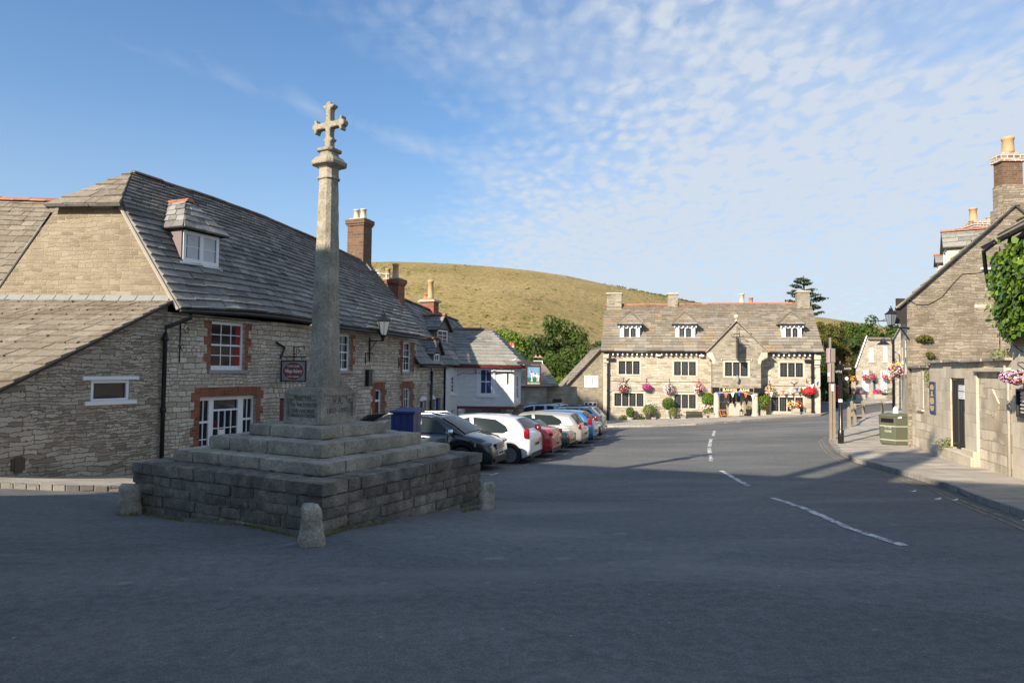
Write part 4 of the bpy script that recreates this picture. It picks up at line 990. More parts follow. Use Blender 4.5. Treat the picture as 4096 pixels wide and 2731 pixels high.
# stone fan arch above the first door, iron patress pieces, service box
m = MB(); rr = random.Random(4); mu = (dr1[0] + dr1[1])/2
for i in range(9):
    a = math.radians(62 + 56*i/8); p0 = (mu + math.cos(a)*1.2, dr1[3] - 1.1 + math.sin(a)*1.2); p1 = (mu + math.cos(a)*1.72, dr1[3] - 1.1 + math.sin(a)*1.72); w_ = .055
    s = (-math.sin(a)*w_, math.cos(a)*w_); m.prism([F1.p(p0[0] + s[0], p0[1] + s[1], .018), F1.p(p0[0] - s[0], p0[1] - s[1], .018), F1.p(p1[0] - s[0]*1.2, p1[1] - s[1]*1.2, .018), F1.p(p1[0] + s[0]*1.2, p1[1] + s[1]*1.2, .018)], -F1.n*.05)
m.build('stone_arch', M['wall_course'], bk)
def patress(fr, x, y, par, s=.36, left=True):
    u, z = fr.hit(x, y); m = MB(); k = 1 if left else -1
    m.tube([fr.p(u - s*k, z + s*.42, .04), fr.p(u, z, .05)], .028, 6); m.tube([fr.p(u, z, .05), fr.p(u - s*.45*k, z - s*.95, .04)], .028, 6); m.build('wall_anchor', M['black_iron'], par)
patress(F1, *zB(1778, 455), bk)
# dormer on the bakery roof
dz = lambda x, y: (x/1.742, 600 + y/1.742)
DF = Frame(C0 + V((.60, 1.2, 0))*0 - F1.n*.34, DR)     # plane of the dormer window
du0, dzb = DF.hit(*dz(1268, 770)); du1, _ = DF.hit(*dz(1525, 838)); dzt = DF.hit(*dz(1285, 548))[1]; dzb = DF.hit(*dz(1390, 800))[1]
dop = (du0 + .02, du1 - .02, dzb, dzb + (dzt - dzb)*.97)
dm = MB(); a, b, c, d = dop; dep = 1.6
for u in (a - .04, b):
    dm.hexa([DF.p(u, c, -.02), DF.p(u + .04, c, -.02), DF.p(u + .04, c, -dep), DF.p(u, c, -dep), DF.p(u, d + .1, -.02), DF.p(u + .04, d + .1, -.02), DF.p(u + .04, d + .1, -dep), DF.p(u, d + .1, -dep)])
dmo = dm.build('dormer', M['slate_cheek'], bk)
sash(DF, dop, dmo, 2, 2, .09, rec=.0, sill=None, meeting=False, curtain=[(.06, .42, 'curtain'), (.55, .98, 'curtain')], name='window', bottom=.12)
k = MB(); mu = (a + b)/2; DF.box(k, mu - .06, mu + .06, c + .02, d - .02, -.05, .012); DF.box(k, a - .10, b + .10, c - .07, c + .0, -.05, .06); k.build('window_post', M['white_paint'], dmo)
mr = MB(); zr = d + .92; ee = .17
def DP(u, z, dd): return DF.p(u, z, dd)
tiles(mr, patch([(0, DP(a - ee, d + .03, .20)), (1, DP(mu - .12, zr, -.55))], [(0, DP(b + ee, d + .03, .20)), (1, DP(mu + .12, zr, -.55))]), 5, .34, .03, 41)
tiles(mr, patch([(0, DP(a - ee, d + .03, -1.4)), (1, DP(mu - .1, zr, -1.9))], [(0, DP(a - ee, d + .03, .20)), (1, DP(mu - .1, zr, -.5))]), 5, .34, .03, 42)
tiles(mr, patch([(0, DP(b + ee, d + .03, .20)), (1, DP(mu + .1, zr, -.5))], [(0, DP(b + ee, d + .03, -1.4)), (1, DP(mu + .1, zr, -1.9))]), 5, .34, .03, 43)
mr.build('dormer_roof', [M['slate'], M['sarking']], dmo)
mr = MB(); ridge_tiles(mr, [DP(mu, zr + .03, -.45), DP(mu, zr + .03, -2.1)], .11, .4, 3); mr.build('ridge_tiles', M['terracotta'], dmo)
# gutter, drainpipe
m = MB(); m.smooth = True
gp = [f1(i/16, 0) + F1.n*.05 + V((0, 0, -.09)) for i in range(17)]; m.tube(gp, .055, 8); m.build('gutter', M['black_iron'], bk)
tp = gp[0] + DR*.35
P2 = lambda x, y, dd=.09: F1.p(*F1.hit(x, y, dd), dd)
cr = FL.p(LL - .12, 0, .09)
pipe(bk, [tp, tp + V((-.02, 0, -.14)), V((cr.x, cr.y, 2.58)), V((cr.x, cr.y, 2.42)), V((cr.x, cr.y, -1.2))], .052, clips=[V((cr.x, cr.y, z)) for z in (2.3, .55)])
# chimney at the far end
chimney(bk, RE.xy + V(DR.xy)*-.35 + V((-.22, 0)), DR, .58, .80, 4.6, 7.78, 'brick_old', [(0, -.17, .13, .42), (0, .17, .13, .42)], potmat='pot_cream', flash=0)
m = MB(); m.tube([f1(.955, v) + V((0, 0, .06)) for v in (.84, .92, .99)], .09, 6); m.build('flashing', M['lead'], roof)
# cables along the facade
m = MB()
for (x0, y0, x1, y1, s) in ((760, 1262, 1130, 1288, .03), (1130, 1288, 1560, 1300, .05), (690, 1255, 760, 1262, .0)):
    pts = []
    for i in range(9):
        t = i/8; u, z = F1.hit(lerp(x0, x1, t), lerp(y0, y1, t), .02); pts.append(F1.p(u, z - math.sin(t*PI)*s, .02))
    m.tube(pts, .008, 4)
u, z = F1.hit(1480, 1700, .03); m.tube([F1.p(u, .15, .03), F1.p(u, z, .03)], .012, 5); m.build('cable', M['black_iron'], bk)

# ------------------------------------------------------------------ signs and fittings on the bakery
def scroll(fr, x, y, w, h, name, label, cat, group=None, flip=1, vert=.5, out=True):
    """wrought bracket standing out from a wall"""
    u, z = fr.hit(x, y); root = thing(name, fr.p(u, z, 0), label, cat, group); m = MB(); m.smooth = True; r = .012
    m.tube([fr.p(u, z + .02, .02), fr.p(u, z - h, .02)], r*1.2, 5); m.tube([fr.p(u, z, .02), fr.p(u, z, w)], r*1.2, 5)
    def spiral(c, r0, a0, turns, s):
        P = []
        for i in range(15):
            t = i/14; a = a0 + s*turns*2*PI*t; q = r0*(1 - t*.8); P.append(fr.p(u, c[1] + math.sin(a)*q, c[0] + math.cos(a)*q))
        m.tube(P, r*.8, 5)
    spiral((w*.45, z - w*.30), w*.25, PI/2, 1.1, 1); spiral((w*.22, z - h*.62), w*.16, -PI/2, 1.1, -1); spiral((w*.95, z - .05), w*.09, PI/2, 1, -1)
    m.build('bracket_scroll', M['black_iron'], root); return root
scroll(F1, *zB(1130, 300), .55, 1.0, 'wall_bracket', 'black wrought scroll bracket above the drainpipe corner of the bakery', 'bracket', 'wrought scroll brackets on the bakery wall')
scroll(F1, *zB(1842, 448), .42, .45, 'wall_bracket', 'small black scroll bracket directly above the oval bakery sign', 'bracket', 'wrought scroll brackets on the bakery wall')
scroll(F1, 1461, 1412, .34, .42, 'wall_bracket', 'black scroll bracket below the wall lantern', 'bracket', 'wrought scroll brackets on the bakery wall')
scroll(F1, 1594, 1432, .34, .42, 'wall_bracket', 'black scroll bracket just left of the farthest upper bakery window', 'bracket', 'wrought scroll brackets on the bakery wall')
def hang_sign(fr, x0, y0, x1, y1, dd):
    pass
u, z = F1.hit((1118 + 1232)/2, 1484, .45)
sg = thing('hanging_sign', sc_ if False else F1.p(u, z, .45), 'grey hanging sign with a dark red oval reading Village Bakery', 'sign')
# board stands out from the wall, facing up the street
def dsign(cpt, ex, w, h, root, frame='black_paint', field='lead', th=.03, fw=.035):
    ex = V(ex).normalized(); n = ex.cross(EZ); m = MB(); c = V(cpt)
    def bx(mb, a0, a1, b0, b1, t0, t1): mb.hexa([c + ex*a0 + EZ*b0 - n*t1*-1 + n*0, c + ex*a1 + EZ*b0 + n*t1, c + ex*a1 + EZ*b0 + n*t0, c + ex*a0 + EZ*b0 + n*t0, c + ex*a0 + EZ*b1 + n*t1, c + ex*a1 + EZ*b1 + n*t1, c + ex*a1 + EZ*b1 + n*t0, c + ex*a0 + EZ*b1 + n*t0])
    bx(m, -w/2, w/2, -h/2, -h/2 + fw, -th, th); bx(m, -w/2, w/2, h/2 - fw, h/2, -th, th); bx(m, -w/2, -w/2 + fw, -h/2 + fw, h/2 - fw, -th, th); bx(m, w/2 - fw, w/2, -h/2 + fw, h/2 - fw, -th, th)
    m.build('sign_frame', M[frame], root); k = MB(); bx(k, -w/2 + fw, w/2 - fw, -h/2 + fw, h/2 - fw, -th*.6, th*.6); k.build('sign_board', M[field], root); return n, bx
M['sign_grey'] = plain('sign_grey_blue', (.26, .29, .36, 1), .7); M['sign_red'] = plain('sign_dull_red', (.22, .08, .08, 1), .7)
SX = V((.96, -.26, 0)).normalized(); sc_ = atY(1175, 1484, 20.6); SW = (1232 - 1118)/2731*20.6
n_, bx = dsign(sc_, SX, SW, .65, sg, field='sign_grey')
m = MB(); o = [sc_ + SX*math.cos(a)*SW*.43 + EZ*math.sin(a)*.28 + n_*.020 for a in [i*2*PI/40 for i in range(40)]]; m.prism(o, n_*.003); m.build('oval', M['sign_red'], sg)
m = MB(); 
for i in range(40):
    a0, a1 = i*2*PI/40, (i + 1)*2*PI/40; g = lambda a, k: sc_ + SX*math.cos(a)*SW*.43*k + EZ*math.sin(a)*.28*k + n_*.0245
    m.face([g(a0, .97), g(a1, .97), g(a1, 1.0), g(a0, 1.0)])
m.build('oval_rim', M['pale_letter'], sg)
text('Corfe Castle', .086, sc_ + EZ*.15 + n_*.025, SX, EZ, 'lettering', 'pale_letter', sg, .002, .95, bold=.002); text('Village Bakery', .145, sc_ + EZ*.0 + n_*.025, SX, EZ, 'lettering', 'pale_letter', sg, .002, .72, bold=.004); text('01929 480400', .07, sc_ - EZ*.17 + n_*.025, SX, EZ, 'lettering', 'pale_letter', sg, .002, bold=.001)
m = MB(); q = sc_ + EZ*.42; m.tube([q - SX*.55, q + SX*.40], .018, 6)
for k in (-.25, .25): m.tube([sc_ + SX*k + EZ*.32, q + SX*k], .008, 5)
m.build('hanging_bar', M['black_iron'], sg)
# lantern
def lantern(root, c, w, h, frosted='glass_lamp'):
    """four sided tapering street lantern, c = bottom centre of the glass"""
    c = V(c); r0, r1 = w*.24, w*.47; m = MB(); g = MB(); zg = h*.55
    cor = lambda r, z, k: c + V((math.cos(PI/4 + k*PI/2 + .35)*r, math.sin(PI/4 + k*PI/2 + .35)*r, z))
    for k in range(4):
        m.tube([cor(r0, 0, k), cor(r1, zg, k)], w*.022, 5); m.tube([cor(r1, zg, k), cor(r1, zg, k + 1)], w*.026, 5); m.tube([cor(r0, 0, k), cor(r0, 0, k + 1)], w*.026, 5)
        a, b, cc, d = cor(r0, 0, k), cor(r0, 0, k + 1), cor(r1, zg, k + 1), cor(r1, zg, k); g.face([a, b, cc, d])
        m.tube([(a + b)/2, (cc + d)/2], w*.012, 4)
    m.build('lantern_frame', M['black_iron'], root); g.build('pane', M[frosted], root)
    t = MB(); t.lathe([(w*.52, zg), (w*.50, zg + h*.03), (w*.28, zg + h*.12), (w*.17, zg + h*.20), (w*.15, zg + h*.27), (w*.17, zg + h*.28)], c, 4, rot=PI/4 + .35)
    t.lathe([(w*.13, zg + h*.27), (w*.09, zg + h*.34), (w*.05, zg + h*.37), (w*.03, zg + h*.39), (w*.055, zg + h*.41), (w*.04, zg + h*.44), (w*.012, zg + h*.46)], c, 10)
    t.build('lantern_top', M['black_iron'], root)
    b = MB(); b.lathe([(w*.24, -.01), (w*.16, -.04), (w*.10, -.08), (w*.08, -h*.20), (w*.04, -h*.24)], c, 12); b.build('lantern_base', M['black_iron'], root)
u, z = F1.hit(1482, 1342, .05); wl = F1.p(u, z, .03)
L1 = thing('wall_lantern', wl, 'black Victorian street lantern on an iron bracket from the bakery wall', 'lantern')
lc = atY(1532, 1341, wl.y - .28); lw = 68/2731*(wl.y - .28)
lantern(L1, lc, lw, lw*1.5)
m = MB(); arm = V((lc.x, lc.y, lc.z - lw*.32)); m.tube([V((wl.x, wl.y, arm.z)), arm, arm + V((0, 0, .1))], .025, 6); m.tube([V((wl.x, wl.y, arm.z + .12)), V((wl.x, wl.y, arm.z - .75))], .03, 6); m.tube([V((wl.x, wl.y, arm.z - .35)), V((wl.x, wl.y, arm.z)).lerp(arm, .55)], .015, 5); m.build('bracket', M['black_iron'], L1)
u, z = F1.hit(1480, 1511, .1); m = MB(); F1.box(m, u - .16, u + .13, z - .30, z + .30, 0, .16); m.build  # meter box
mb_ = thing('meter_box', F1.p(u, z, 0), 'black service box fixed on the bakery wall below the lantern', 'box'); m.build('case', M['black_paint'], mb_, bevel=.01)
m = MB(); F1.box(m, u + .04, u + .11, z - .22, z + .24, .161, .17); m.build('label', M['wood'], mb_)

# ------------------------------------------------------------------ house behind on the far left
hl = thing('stone_cottage', (-19, 22, -1.3), 'stone-roofed cottage with red ridge tiles behind the bakery, cut by the left edge', 'house')
rl, rr_ = dY(-30, 459, 22.5), dY(118, 464, 22.5); rl = rl + (rl - rr_)*2.4; el = V((rl.x, 18.6, 3.0)); er = V((rr_.x + .9, 18.6, 3.0)); rr2 = rr_ + V((.9, 0, 0))
m = MB(); tiles(m, patch([(0, el), (1, rl)], [(0, er), (1, rr2)]), 19, .42, .034, 51); tiles(m, patch([(0, V((er.x, 26.4, 3.0))), (1, rr2)], [(0, V((el.x, 26.4, 3.0))), (1, rl)]), 10, .8, .034, 52); ro = m.build('roof', [M['slate_warm'], M['sarking']], hl)
m = MB(); ridge_tiles(m, [rl + V((0, 0, .03)), rr2 + V((0, 0, .03))], .14, .5, 5); m.build('ridge_tiles', M['terracotta'], ro)
m = MB(); fw_ = Frame((el.x + .2, 18.9), (1, 0)); fw_.wall(m, 0, er.x - el.x - .4, -1.6, 3.0, [(1.5, 2.4, 0, 1.2), (5, 5.9, 0, 1.2)])
for x in (el.x + .2, er.x - .2): m.face([V((x, 18.9, -1.6)), V((x, 26.1, -1.6)), V((x, 26.1, 3.0)), V((x, 22.5, rl.z - .1)), V((x, 18.9, 3.0))])
fr2 = Frame((er.x - .2, 26.1), (-1, 0)); fr2.wall(m, 0, er.x - el.x - .4, -1.6, 3.0); m.build('wall', M['wall_rubble'], hl)
for o in ((1.5, 2.4, 0, 1.2), (5, 5.9, 0, 1.2)): sash(fw_, o, hl, 2, 3)
# ------------------------------------------------------------------ row cottage
def gable_dormer(par, fr, op, zr, d, dep, ov=.14, cheek='render_grey', slate='slate', ridge='terracotta', cols=2, rows=3, gm=None, seed=1, curtain=None, name='dormer'):
    a, b, c, z1 = op; m = MB(); mu = (a + b)/2
    for u in (a - .10, b): m.hexa([fr.p(u, c, d), fr.p(u + .10, c, d), fr.p(u + .10, c, d - dep), fr.p(u, c, d - dep), fr.p(u, z1 + .05, d), fr.p(u + .10, z1 + .05, d), fr.p(u + .10, z1 + .05, d - dep), fr.p(u, z1 + .05, d - dep)])
    m.prism([fr.p(a - .10, z1 + .051, d - .0), fr.p(b + .10, z1 + .051, d), fr.p(mu, zr - .05, d)], -fr.n*.08)
    o = m.build(name, M[gm or cheek], par)
    sub = Frame(fr.p(0, 0, d), fr.t); sash(sub, op, o, cols, rows, .055, rec=.02, sill=None, meeting=False, name='window', curtain=curtain)
    r = MB(); D_ = lambda u, z, q: fr.p(u, z, q)
    tiles(r, patch([(0, D_(a - .1 - ov, z1 - .03, d - dep)), (1, D_(mu, zr, d - dep - .5))], [(0, D_(a - .1 - ov, z1 - .03, d + ov)), (1, D_(mu, zr, d + ov))]), 6, .36, .028, seed)
    tiles(r, patch([(0, D_(b + .1 + ov, z1 - .03, d + ov)), (1, D_(mu, zr, d + ov))], [(0, D_(b + .1 + ov, z1 - .03, d - dep)), (1, D_(mu, zr, d - dep - .5))]), 6, .36, .028, seed + 1)
    r.build('dormer_roof', [M[slate], M['sarking']], o)
    k = MB(); ridge_tiles(k, [D_(mu, zr + .03, d + ov), D_(mu, zr + .03, d - dep - .5)], .10, .4, seed); k.build('ridge_tiles', M[ridge], o)
    return o
F2 = Frame(C0 - F1.n*.10, DR)
zG = lambda x, y: (1450 + x/3.36, 1500 + y/3.36); z5 = lambda x, y: (1620 + x/4.126, 1180 + y/4.126); z4 = lambda x, y: (2050 + x/4.611, 1380 + y/4.611)
rc = thing('row_cottage', (-3.4, 29.5, -1.8), 'small stone cottage between the bakery and the white pub with two little gabled dormers', 'house')
U0, U1 = LB + .0, F2.hit(1774, 1600)[0]; ze2 = 1.83
da = F2.op(*zG(775, 335), *zG(853, 500)); da = (da[0], da[1], -1.9, da[3]); db = F2.op(*zG(900, 320), *zG(968, 500)); db = (db[0], db[1], -1.9, db[3]); dw = F2.op(*z5(405, 1020), *z5(468, 1450)); blw = F2.op(*zG(985, 310), *zG(1045, 505)); blw = (blw[0], blw[1], -1.2, blw[3]); wnw = F2.op(*zG(1047, 300), *zG(1082, 505)); wnw = (blw[1] + .08, wnw[1], -1.0, wnw[3])
m = MB(); F2.wall(m, U0 - .2, U1, -2.2, ze2, [da, db, (dw[0], dw[1], dw[2], 1.9), blw, wnw]); m.build('wall', M['wall_course'], rc)
RL2, RR2 = V((-6.25, 28.2, 5.15)), V((-2.9, 35.7, 4.15)); m = MB()
f2 = patch([(0, F1.p(U0 - .15, ze2 + .02, .22)), (1, RL2)], [(0, F1.p(19.6, ze2 - .05, .22)), (1, RR2)])
tiles(m, f2, 15, .42, .034, 61)
tiles(m, patch([(0, F1.p(19.6, 1.7, -5.6)), (1, RR2)], [(0, F1.p(U0 - .15, 1.8, -5.6)), (1, RL2)]), 9, .8, .034, 62)
ro = m.build('roof', [M['slate'], M['sarking']], rc); m = MB(); ridge_tiles(m, [RL2 + V((0, 0, .03)), RR2 + V((0, 0, .03))], .12, .45, 7); m.build('ridge_tiles', M['terracotta_dull'], ro)
m = MB(); a, b = F1.p(19.4, 0, 0), F1.p(19.4, 0, -5.4); m.face([V((a.x, a.y, -2.5)), V((b.x, b.y, -2.5)), V((b.x, b.y, 1.7)), V((RR2.x, RR2.y, 4.05)), V((a.x, a.y, 1.7))]); a, b = F1.p(19.4, 0, -5.3), F1.p(U0, 0, -5.3); m.face([V((a.x, a.y, -2.5)), V((b.x, b.y, -2.5)), V((b.x, b.y, 1.7)), V((a.x, a.y, 1.7))]); m.build('rear_wall', M['wall_rubble'], rc)
# little wall dormer and large cheeked dormer
wd = (dw[0], dw[1], dw[2] + .0, F2.hit(*z5(440, 1015))[1])
gable_dormer(rc, F2, (dw[0] - .05, dw[1] + .05, 1.70, wd[3] + .12), F2.hit(*z5(462, 745))[1] + .05, .26, 1.9, seed=5, rows=2)
sash(F2, (dw[0], dw[1], dw[2], 1.74), rc, 2, 4, .06, rec=.03, sillmat='lead')
bd = F2.op(*z5(541, 570), *z5(612, 822), d=-.55); bz = F2.hit(*z5(610, 325), d=-.5)[1]
gable_dormer(rc, F2, (bd[0], bd[0] + .95, bd[2], bd[3]), bz, -.55, 2.6, ov=.16, seed=8)
chimney(rc, (-5.30, 30.15), DR, .52, .88, 3.9, 5.58, 'brick', [(0, .12, .15, .66), (-.1, -.22, .12, .45)], potmat='pot_buff')
chimney(rc, (-4.05, 33.3), DR, .50, .74, 3.3, 5.02, 'brick', [(0, .05, .15, .92), (.05, -.24, .12, .26, 'pot_orange')], cap='slab', capmat='mortar')
door(F2, da, rc, 'maroon', 4, False); door(F2, db, rc, 'maroon', 4, False); door(F2, blw, rc, 'blue_paint', 2, False, frame='blue_paint'); sash(F2, wnw, rc, 2, 4, .04, rec=.06, sill=None)
for o in (da, db):   # white arched heads
    m = MB(); mu = (o[0] + o[1])/2; w_ = (o[1] - o[0])/2 + .04; m.prism([F2.p(mu + math.cos(a)*w_, o[3] + math.sin(a)*.17 - .02, .02) for a in [PI*i/10 for i in range(11)]], -F2.n*.06); m.build('door_hood', M['white_paint'], rc)
patress(F2, *z5(628, 1430), rc, s=.34, left=False)
q = F2.p(F2.hit(1718, 1600)[0], 0, .09); pipe(rc, [q + V((.0, 0, 1.55)), q + V((0, 0, -1.9))], .055)
m = MB(); m.smooth = True; m.tube([F2.p(lerp(U0, U1 + .3, i/6), ze2 - .08, .30) for i in range(7)], .05, 8); m.build('gutter', M['black_iron'], rc)
ta = thing('tv_aerial', (-5.30, 30.15, 5.6), 'white television aerial on the red brick chimney behind the bakery roof', 'aerial')
m = MB(); K = lambda x, y: atY(1450 + x/5.2275, 1050 + y/5.2275, 30.0); m.tube([K(508, 345), K(508, 222)], .016, 5); m.tube([K(385, 228), K(675, 258)], .012, 5); m.tube([K(270, 218), K(385, 228)], .010, 5)
for x in (385, 425, 465, 545, 585, 627, 668): y = lerp(228, 258, (x - 385)/290); m.tube([K(x, y - 22), K(x, y + 8)], .008, 4)
for x in (280, 297, 325, 350): m.tube([K(x, 138), K(x, 298)], .010, 4)
for y in (218, 232): m.tube([K(275, y), K(355, y)], .009, 4)
m.build('rods', M['white_paint'], ta)

# ------------------------------------------------------------------ the Greyhound
pb = thing('pub', (-1.2, 31.5, -1.9), 'white painted pub with a jettied porch room on columns and a slate hipped roof', 'pub')
PJ = F1.hit(1829, 1560)[0]; F3 = Frame(C0, DR); JY = F3.p(PJ, 0).y
wu = F3.op(*zG(1190, 12), *zG(1240, 250)); wl_ = F3.op(*zG(1190, 465), *zG(1238, 560)); wl_ = (wl_[0], wl_[1], -1.3, wl_[3])
m = MB(); F3.wall(m, U1, PJ, -2.4, 1.9, [wu, wl_]); 
F3.wall(m, PJ + .3, PJ + 4, -2.4, 1.9); m.build('wall', M['white_brick'], pb)
sash(F3, wu, pb, 2, 4, .05, rec=.05, sillmat='white_paint'); sash(F3, wl_, pb, 2, 3, .05, rec=.05, sillmat='white_paint')
FJ = Frame((F3.p(PJ, 0).x, JY), (1, 0)); jw = FJ.op(*zG(1572, -92), *zG(1748, 272)); jl = FJ.hit(2056, 1560)[0]; zb0, zb1 = FJ.hit(1900, 1634)[1], FJ.hit(1900, 1624)[1]
m = MB(); FJ.wall(m, 0, jl, zb1, 1.92, [jw], .1)
FS = Frame(FJ.p(jl, 0), V((.115, .993, 0))); FS.wall(m, 0, 3.0, zb1, 1.92, [(1.1, 2.0, .2, 1.4)], .1)
m.face([FJ.p(0, zb1 - .01), FJ.p(jl, zb1 - .01), FS.p(3.0, zb1 - .01), FS.p(3.0, zb1 - .01) - V((jl + 1.2, 0, 0))]); m.build('porch_room', M['white_brick'], pb)
sash(FJ, jw, pb, 2, 2, .075, rec=.02, glass='curtain_blue', meeting=True, bw=.03, sillmat='white_paint')
m = MB(); a, b, c, d = jw
for o in ((a - .12, a - .003, c - .02, d + .12), (b + .003, b + .12, c - .02, d + .12), (a - .003, b + .003, d + .003, d + .12)): FJ.box(m, *o, -.02, .03)
m.build('window_surround', M['white_paint'], pb)
sash(FS, (1.1, 2.0, .2, 1.4), pb, 2, 2, .06, rec=.02, sill=None, meeting=True)
m = MB(); FJ.box(m, -.0, jl + .02, zb0, zb1 - .002, -.22, .03); FS.box(m, .035, 3.02, zb0, zb1 - .004, -.22, .03); m.build('beam', M['red_band'], pb, bevel=.01)
# under the porch
m = MB(); FU = Frame(FJ.p(-.6, 0, -2.5), (1, 0)); rd = FU.op(*zG(1455, 452), *zG(1590, 560)); rd = (rd[0], rd[1], -2.0, rd[3]); sw = FU.op(*zG(1868, 450), *zG(1938, 515))
FU.wall(m, 0, jl + 1.1, -2.4, zb1, [rd, sw]); m.build('rear_wall', M['wall_course'], pb)
door(FU, rd, pb, 'red_band', 4, False, frame='red_band'); sash(FU, sw, pb, 2, 2, .07, rec=.03, sillmat='white_paint', meeting=False)
m = MB(); p0 = FU.op(*zG(1592, 455), *zG(1797, 560)); FU.box(m, p0[0], p0[1], -2.1, zb0 - .02, .0, .04); m.build('panel', M['curtain'], pb)
for u, r in ((.15, .19), (jl - .24, .18)):
    m = MB(); p = FJ.p(u, 0, -.22); m.lathe([(r*1.25, -2.5), (r*1.25, -2.2), (r, -2.12), (r*.92, zb0 - .16), (r*1.2, zb0 - .12), (r*1.2, zb0 - .003)], p, 16); m.build('column', M['white_paint'] if u < 1 else M['stone_pot'], pb, smooth=False)
m = MB(); p = FS.p(2.8, 0, -.2); m.lathe([(.16, -2.5), (.16, zb0 - .003)], p, 14); m.build('column', M['stone_pot'], pb)
lm = MB(); q = atY(*zG(1383, 476), JY + 1.0); lm.lathe([(.01, -.05), (.04, -.03), (.045, 0), (.03, .04), (.005, .06)], q, 10)
M['bulb'] = plain('lit_bulb', (.9, .5, .2, 1), .4, emis=((1, .55, .2, 1), 6)); lt = thing('porch_lamp', q, 'small glowing orange lamp under the white pub porch', 'lamp'); lm.build('bulb', M['bulb'], lt, smooth=True); m = MB(); m.tube([q + V((0, 0, .06)), V((q.x, q.y, zb0))], .01, 5); m.lathe([(.06, .055), (.03, .10), (.01, .12)], q, 8); m.build('lamp_hanger', M['black_iron'], lt)
# roof of the pub
EL, ER = FJ.p(-.55, 1.86, .34), FJ.p(jl + .42, 1.84, .34); RRp = atY(*z5(1402, 575), JY + 2.2); RLp = V((RRp.x - 4.2, RRp.y, RRp.z)); EBR = FS.p(4.2, 1.84, .42)
m = MB(); fpb = patch([(0, EL), (1, RLp)], [(0, ER), (1, RRp)]); tiles(m, fpb, 13, .45, .036, 71, taper=.7)
tiles(m, patch([(0, ER), (1, RRp)], [(0, EBR), (1, RRp + V((.2, .4, 0)))]), 12, .42, .036, 72); tiles(m, patch([(0, EBR), (1, RRp + V((.2, .4, 0)))], [(0, EBR + V((-6, 0, 0))), (1, RLp + V((.2, .4, 0)))]), 10, .8, .036, 73)
ro = m.build('roof', [M['slate_mossy'], M['sarking']], pb); m = MB(); ridge_tiles(m, [RLp + V((0, 0, .03)), RRp + V((0, 0, .03))], .11, .42, 4); m.build('ridge_tiles', M['terracotta_dull'], ro)
m = MB(); m.smooth = True; m.tube([EL + V((0, -.04, -.10)), ER + V((.03, -.04, -.10)), EBR + V((.03, 0, -.10))], .05, 8); m.build('gutter', M['red_band'], pb)
m = MB()
for t_ in (.12, .38, .62, .84): p = EL.lerp(ER, t_); m.tube([p + V((0, .0, -.14)), p + V((.06, .3, -.42))], .012, 4)
pts = [(840, 1390), (860, 1330), (940, 1283), (1090, 1300), (1210, 1285), (1300, 1298), (1450, 1303), (1560, 1295), (1680, 1280), (1820, 1300)]
m.tube([FJ.p(*FJ.hit(*z5(*q), .03), .03) for q in pts], .010, 4); q = FJ.hit(*z5(1690, 1290), .04); m.tube([FJ.p(*q, .04), FJ.p(q[0], FJ.hit(*z5(1690, 1465))[1], .03)], .022, 6); m.build('cable', M['black_iron'], pb)
# third roof beyond
m = MB(); a, b = atY(1773, 1292, 38), atY(1831, 1290, 38); tiles(m, patch([(0, atY(1760, 1345, 36.5)), (1, a)], [(0, atY(1826, 1345, 36.5)), (1, b)]), 6, .4, .034, 75)
r3 = thing('rear_dormer', ((a + b)/2).to_tuple()[:2] + (2,), 'small mossy slate roof rising just behind the ridge of the white pub', 'roof'); m.build('roof', [M['slate_mossy'], M['sarking']], r3); m = MB(); ridge_tiles(m, [a + V((0, 0, .03)), b + V((0, 0, .03))], .09, .35, 4); m.build('ridge_tiles', M['terracotta_dull'], r3)
m = MB(); c_ = atY(1829, 1300, 37.9); m.prism([V((c_.x, 36.6, c_.z - 1.0)), V((c_.x, 39.4, c_.z - 1.0)), V((c_.x, 38, b.z))], V((-.1, 0, 0))); m.box(a.x, b.x - .1, 36.7, 39.3, 0, c_.z - 1.02); m.build('gable', M['render_grey'], r3)
# chimney to the right behind the pub roof
pc = (1.0, 37.2); zt = atY(*z5(1740, 865), 37.2); chimney(pb, (zt.x, 37.2), (1, 0), (1820 - 1665)/4.126/2731*37.2*.92, .6, .5, zt.z, 'brick_old', [(-.13, 0, .09, .24, 'pot_orange'), (.02, .0, .09, .24, 'pot_orange'), (.16, 0, .09, .24, 'pot_orange')], cap='flat', capmat='white_paint')
# white doves
def dove(p, rz, n, label):
    root = thing('dove', p, label, 'dove', 'white doves perched on the roofs', rz); m = MB(); m.smooth = True
    secs = [(-.17, .012, .09, .012), (-.10, .03, .075, .02), (-.03, .055, .075, .05), (.03, .06, .085, .055), (.08, .045, .105, .05), (.10, .03, .135, .03), (.115, .026, .160, .027), (.14, .022, .165, .022), (.155, .008, .158, .008)]
    rings = []
    for x, ry, z, rz_ in secs: rings.append([m.vert((x, math.cos(a)*ry, z + math.sin(a)*rz_)) for a in [k*2*PI/10 for k in range(10)]])
    for A, B in zip(rings, rings[1:]):
        for k in range(10): m.idx((A[k], A[(k+1) % 10], B[(k+1) % 10], B[k]))
    m.idx(rings[0][::-1]); m.idx(rings[-1]); m.tube([(.15, 0, .158), (.175, 0, .152)], [.007, .002], 6)
    for s in (-1, 1): m.tube([(.02, s*.02, .05), (.02, s*.022, 0)], .005, 5); m.tube([(.02, s*.022, .004), (.05, s*.025, .003)], .004, 4)
    m.build('body', M['white_paint'], root, local=True, smooth=True)
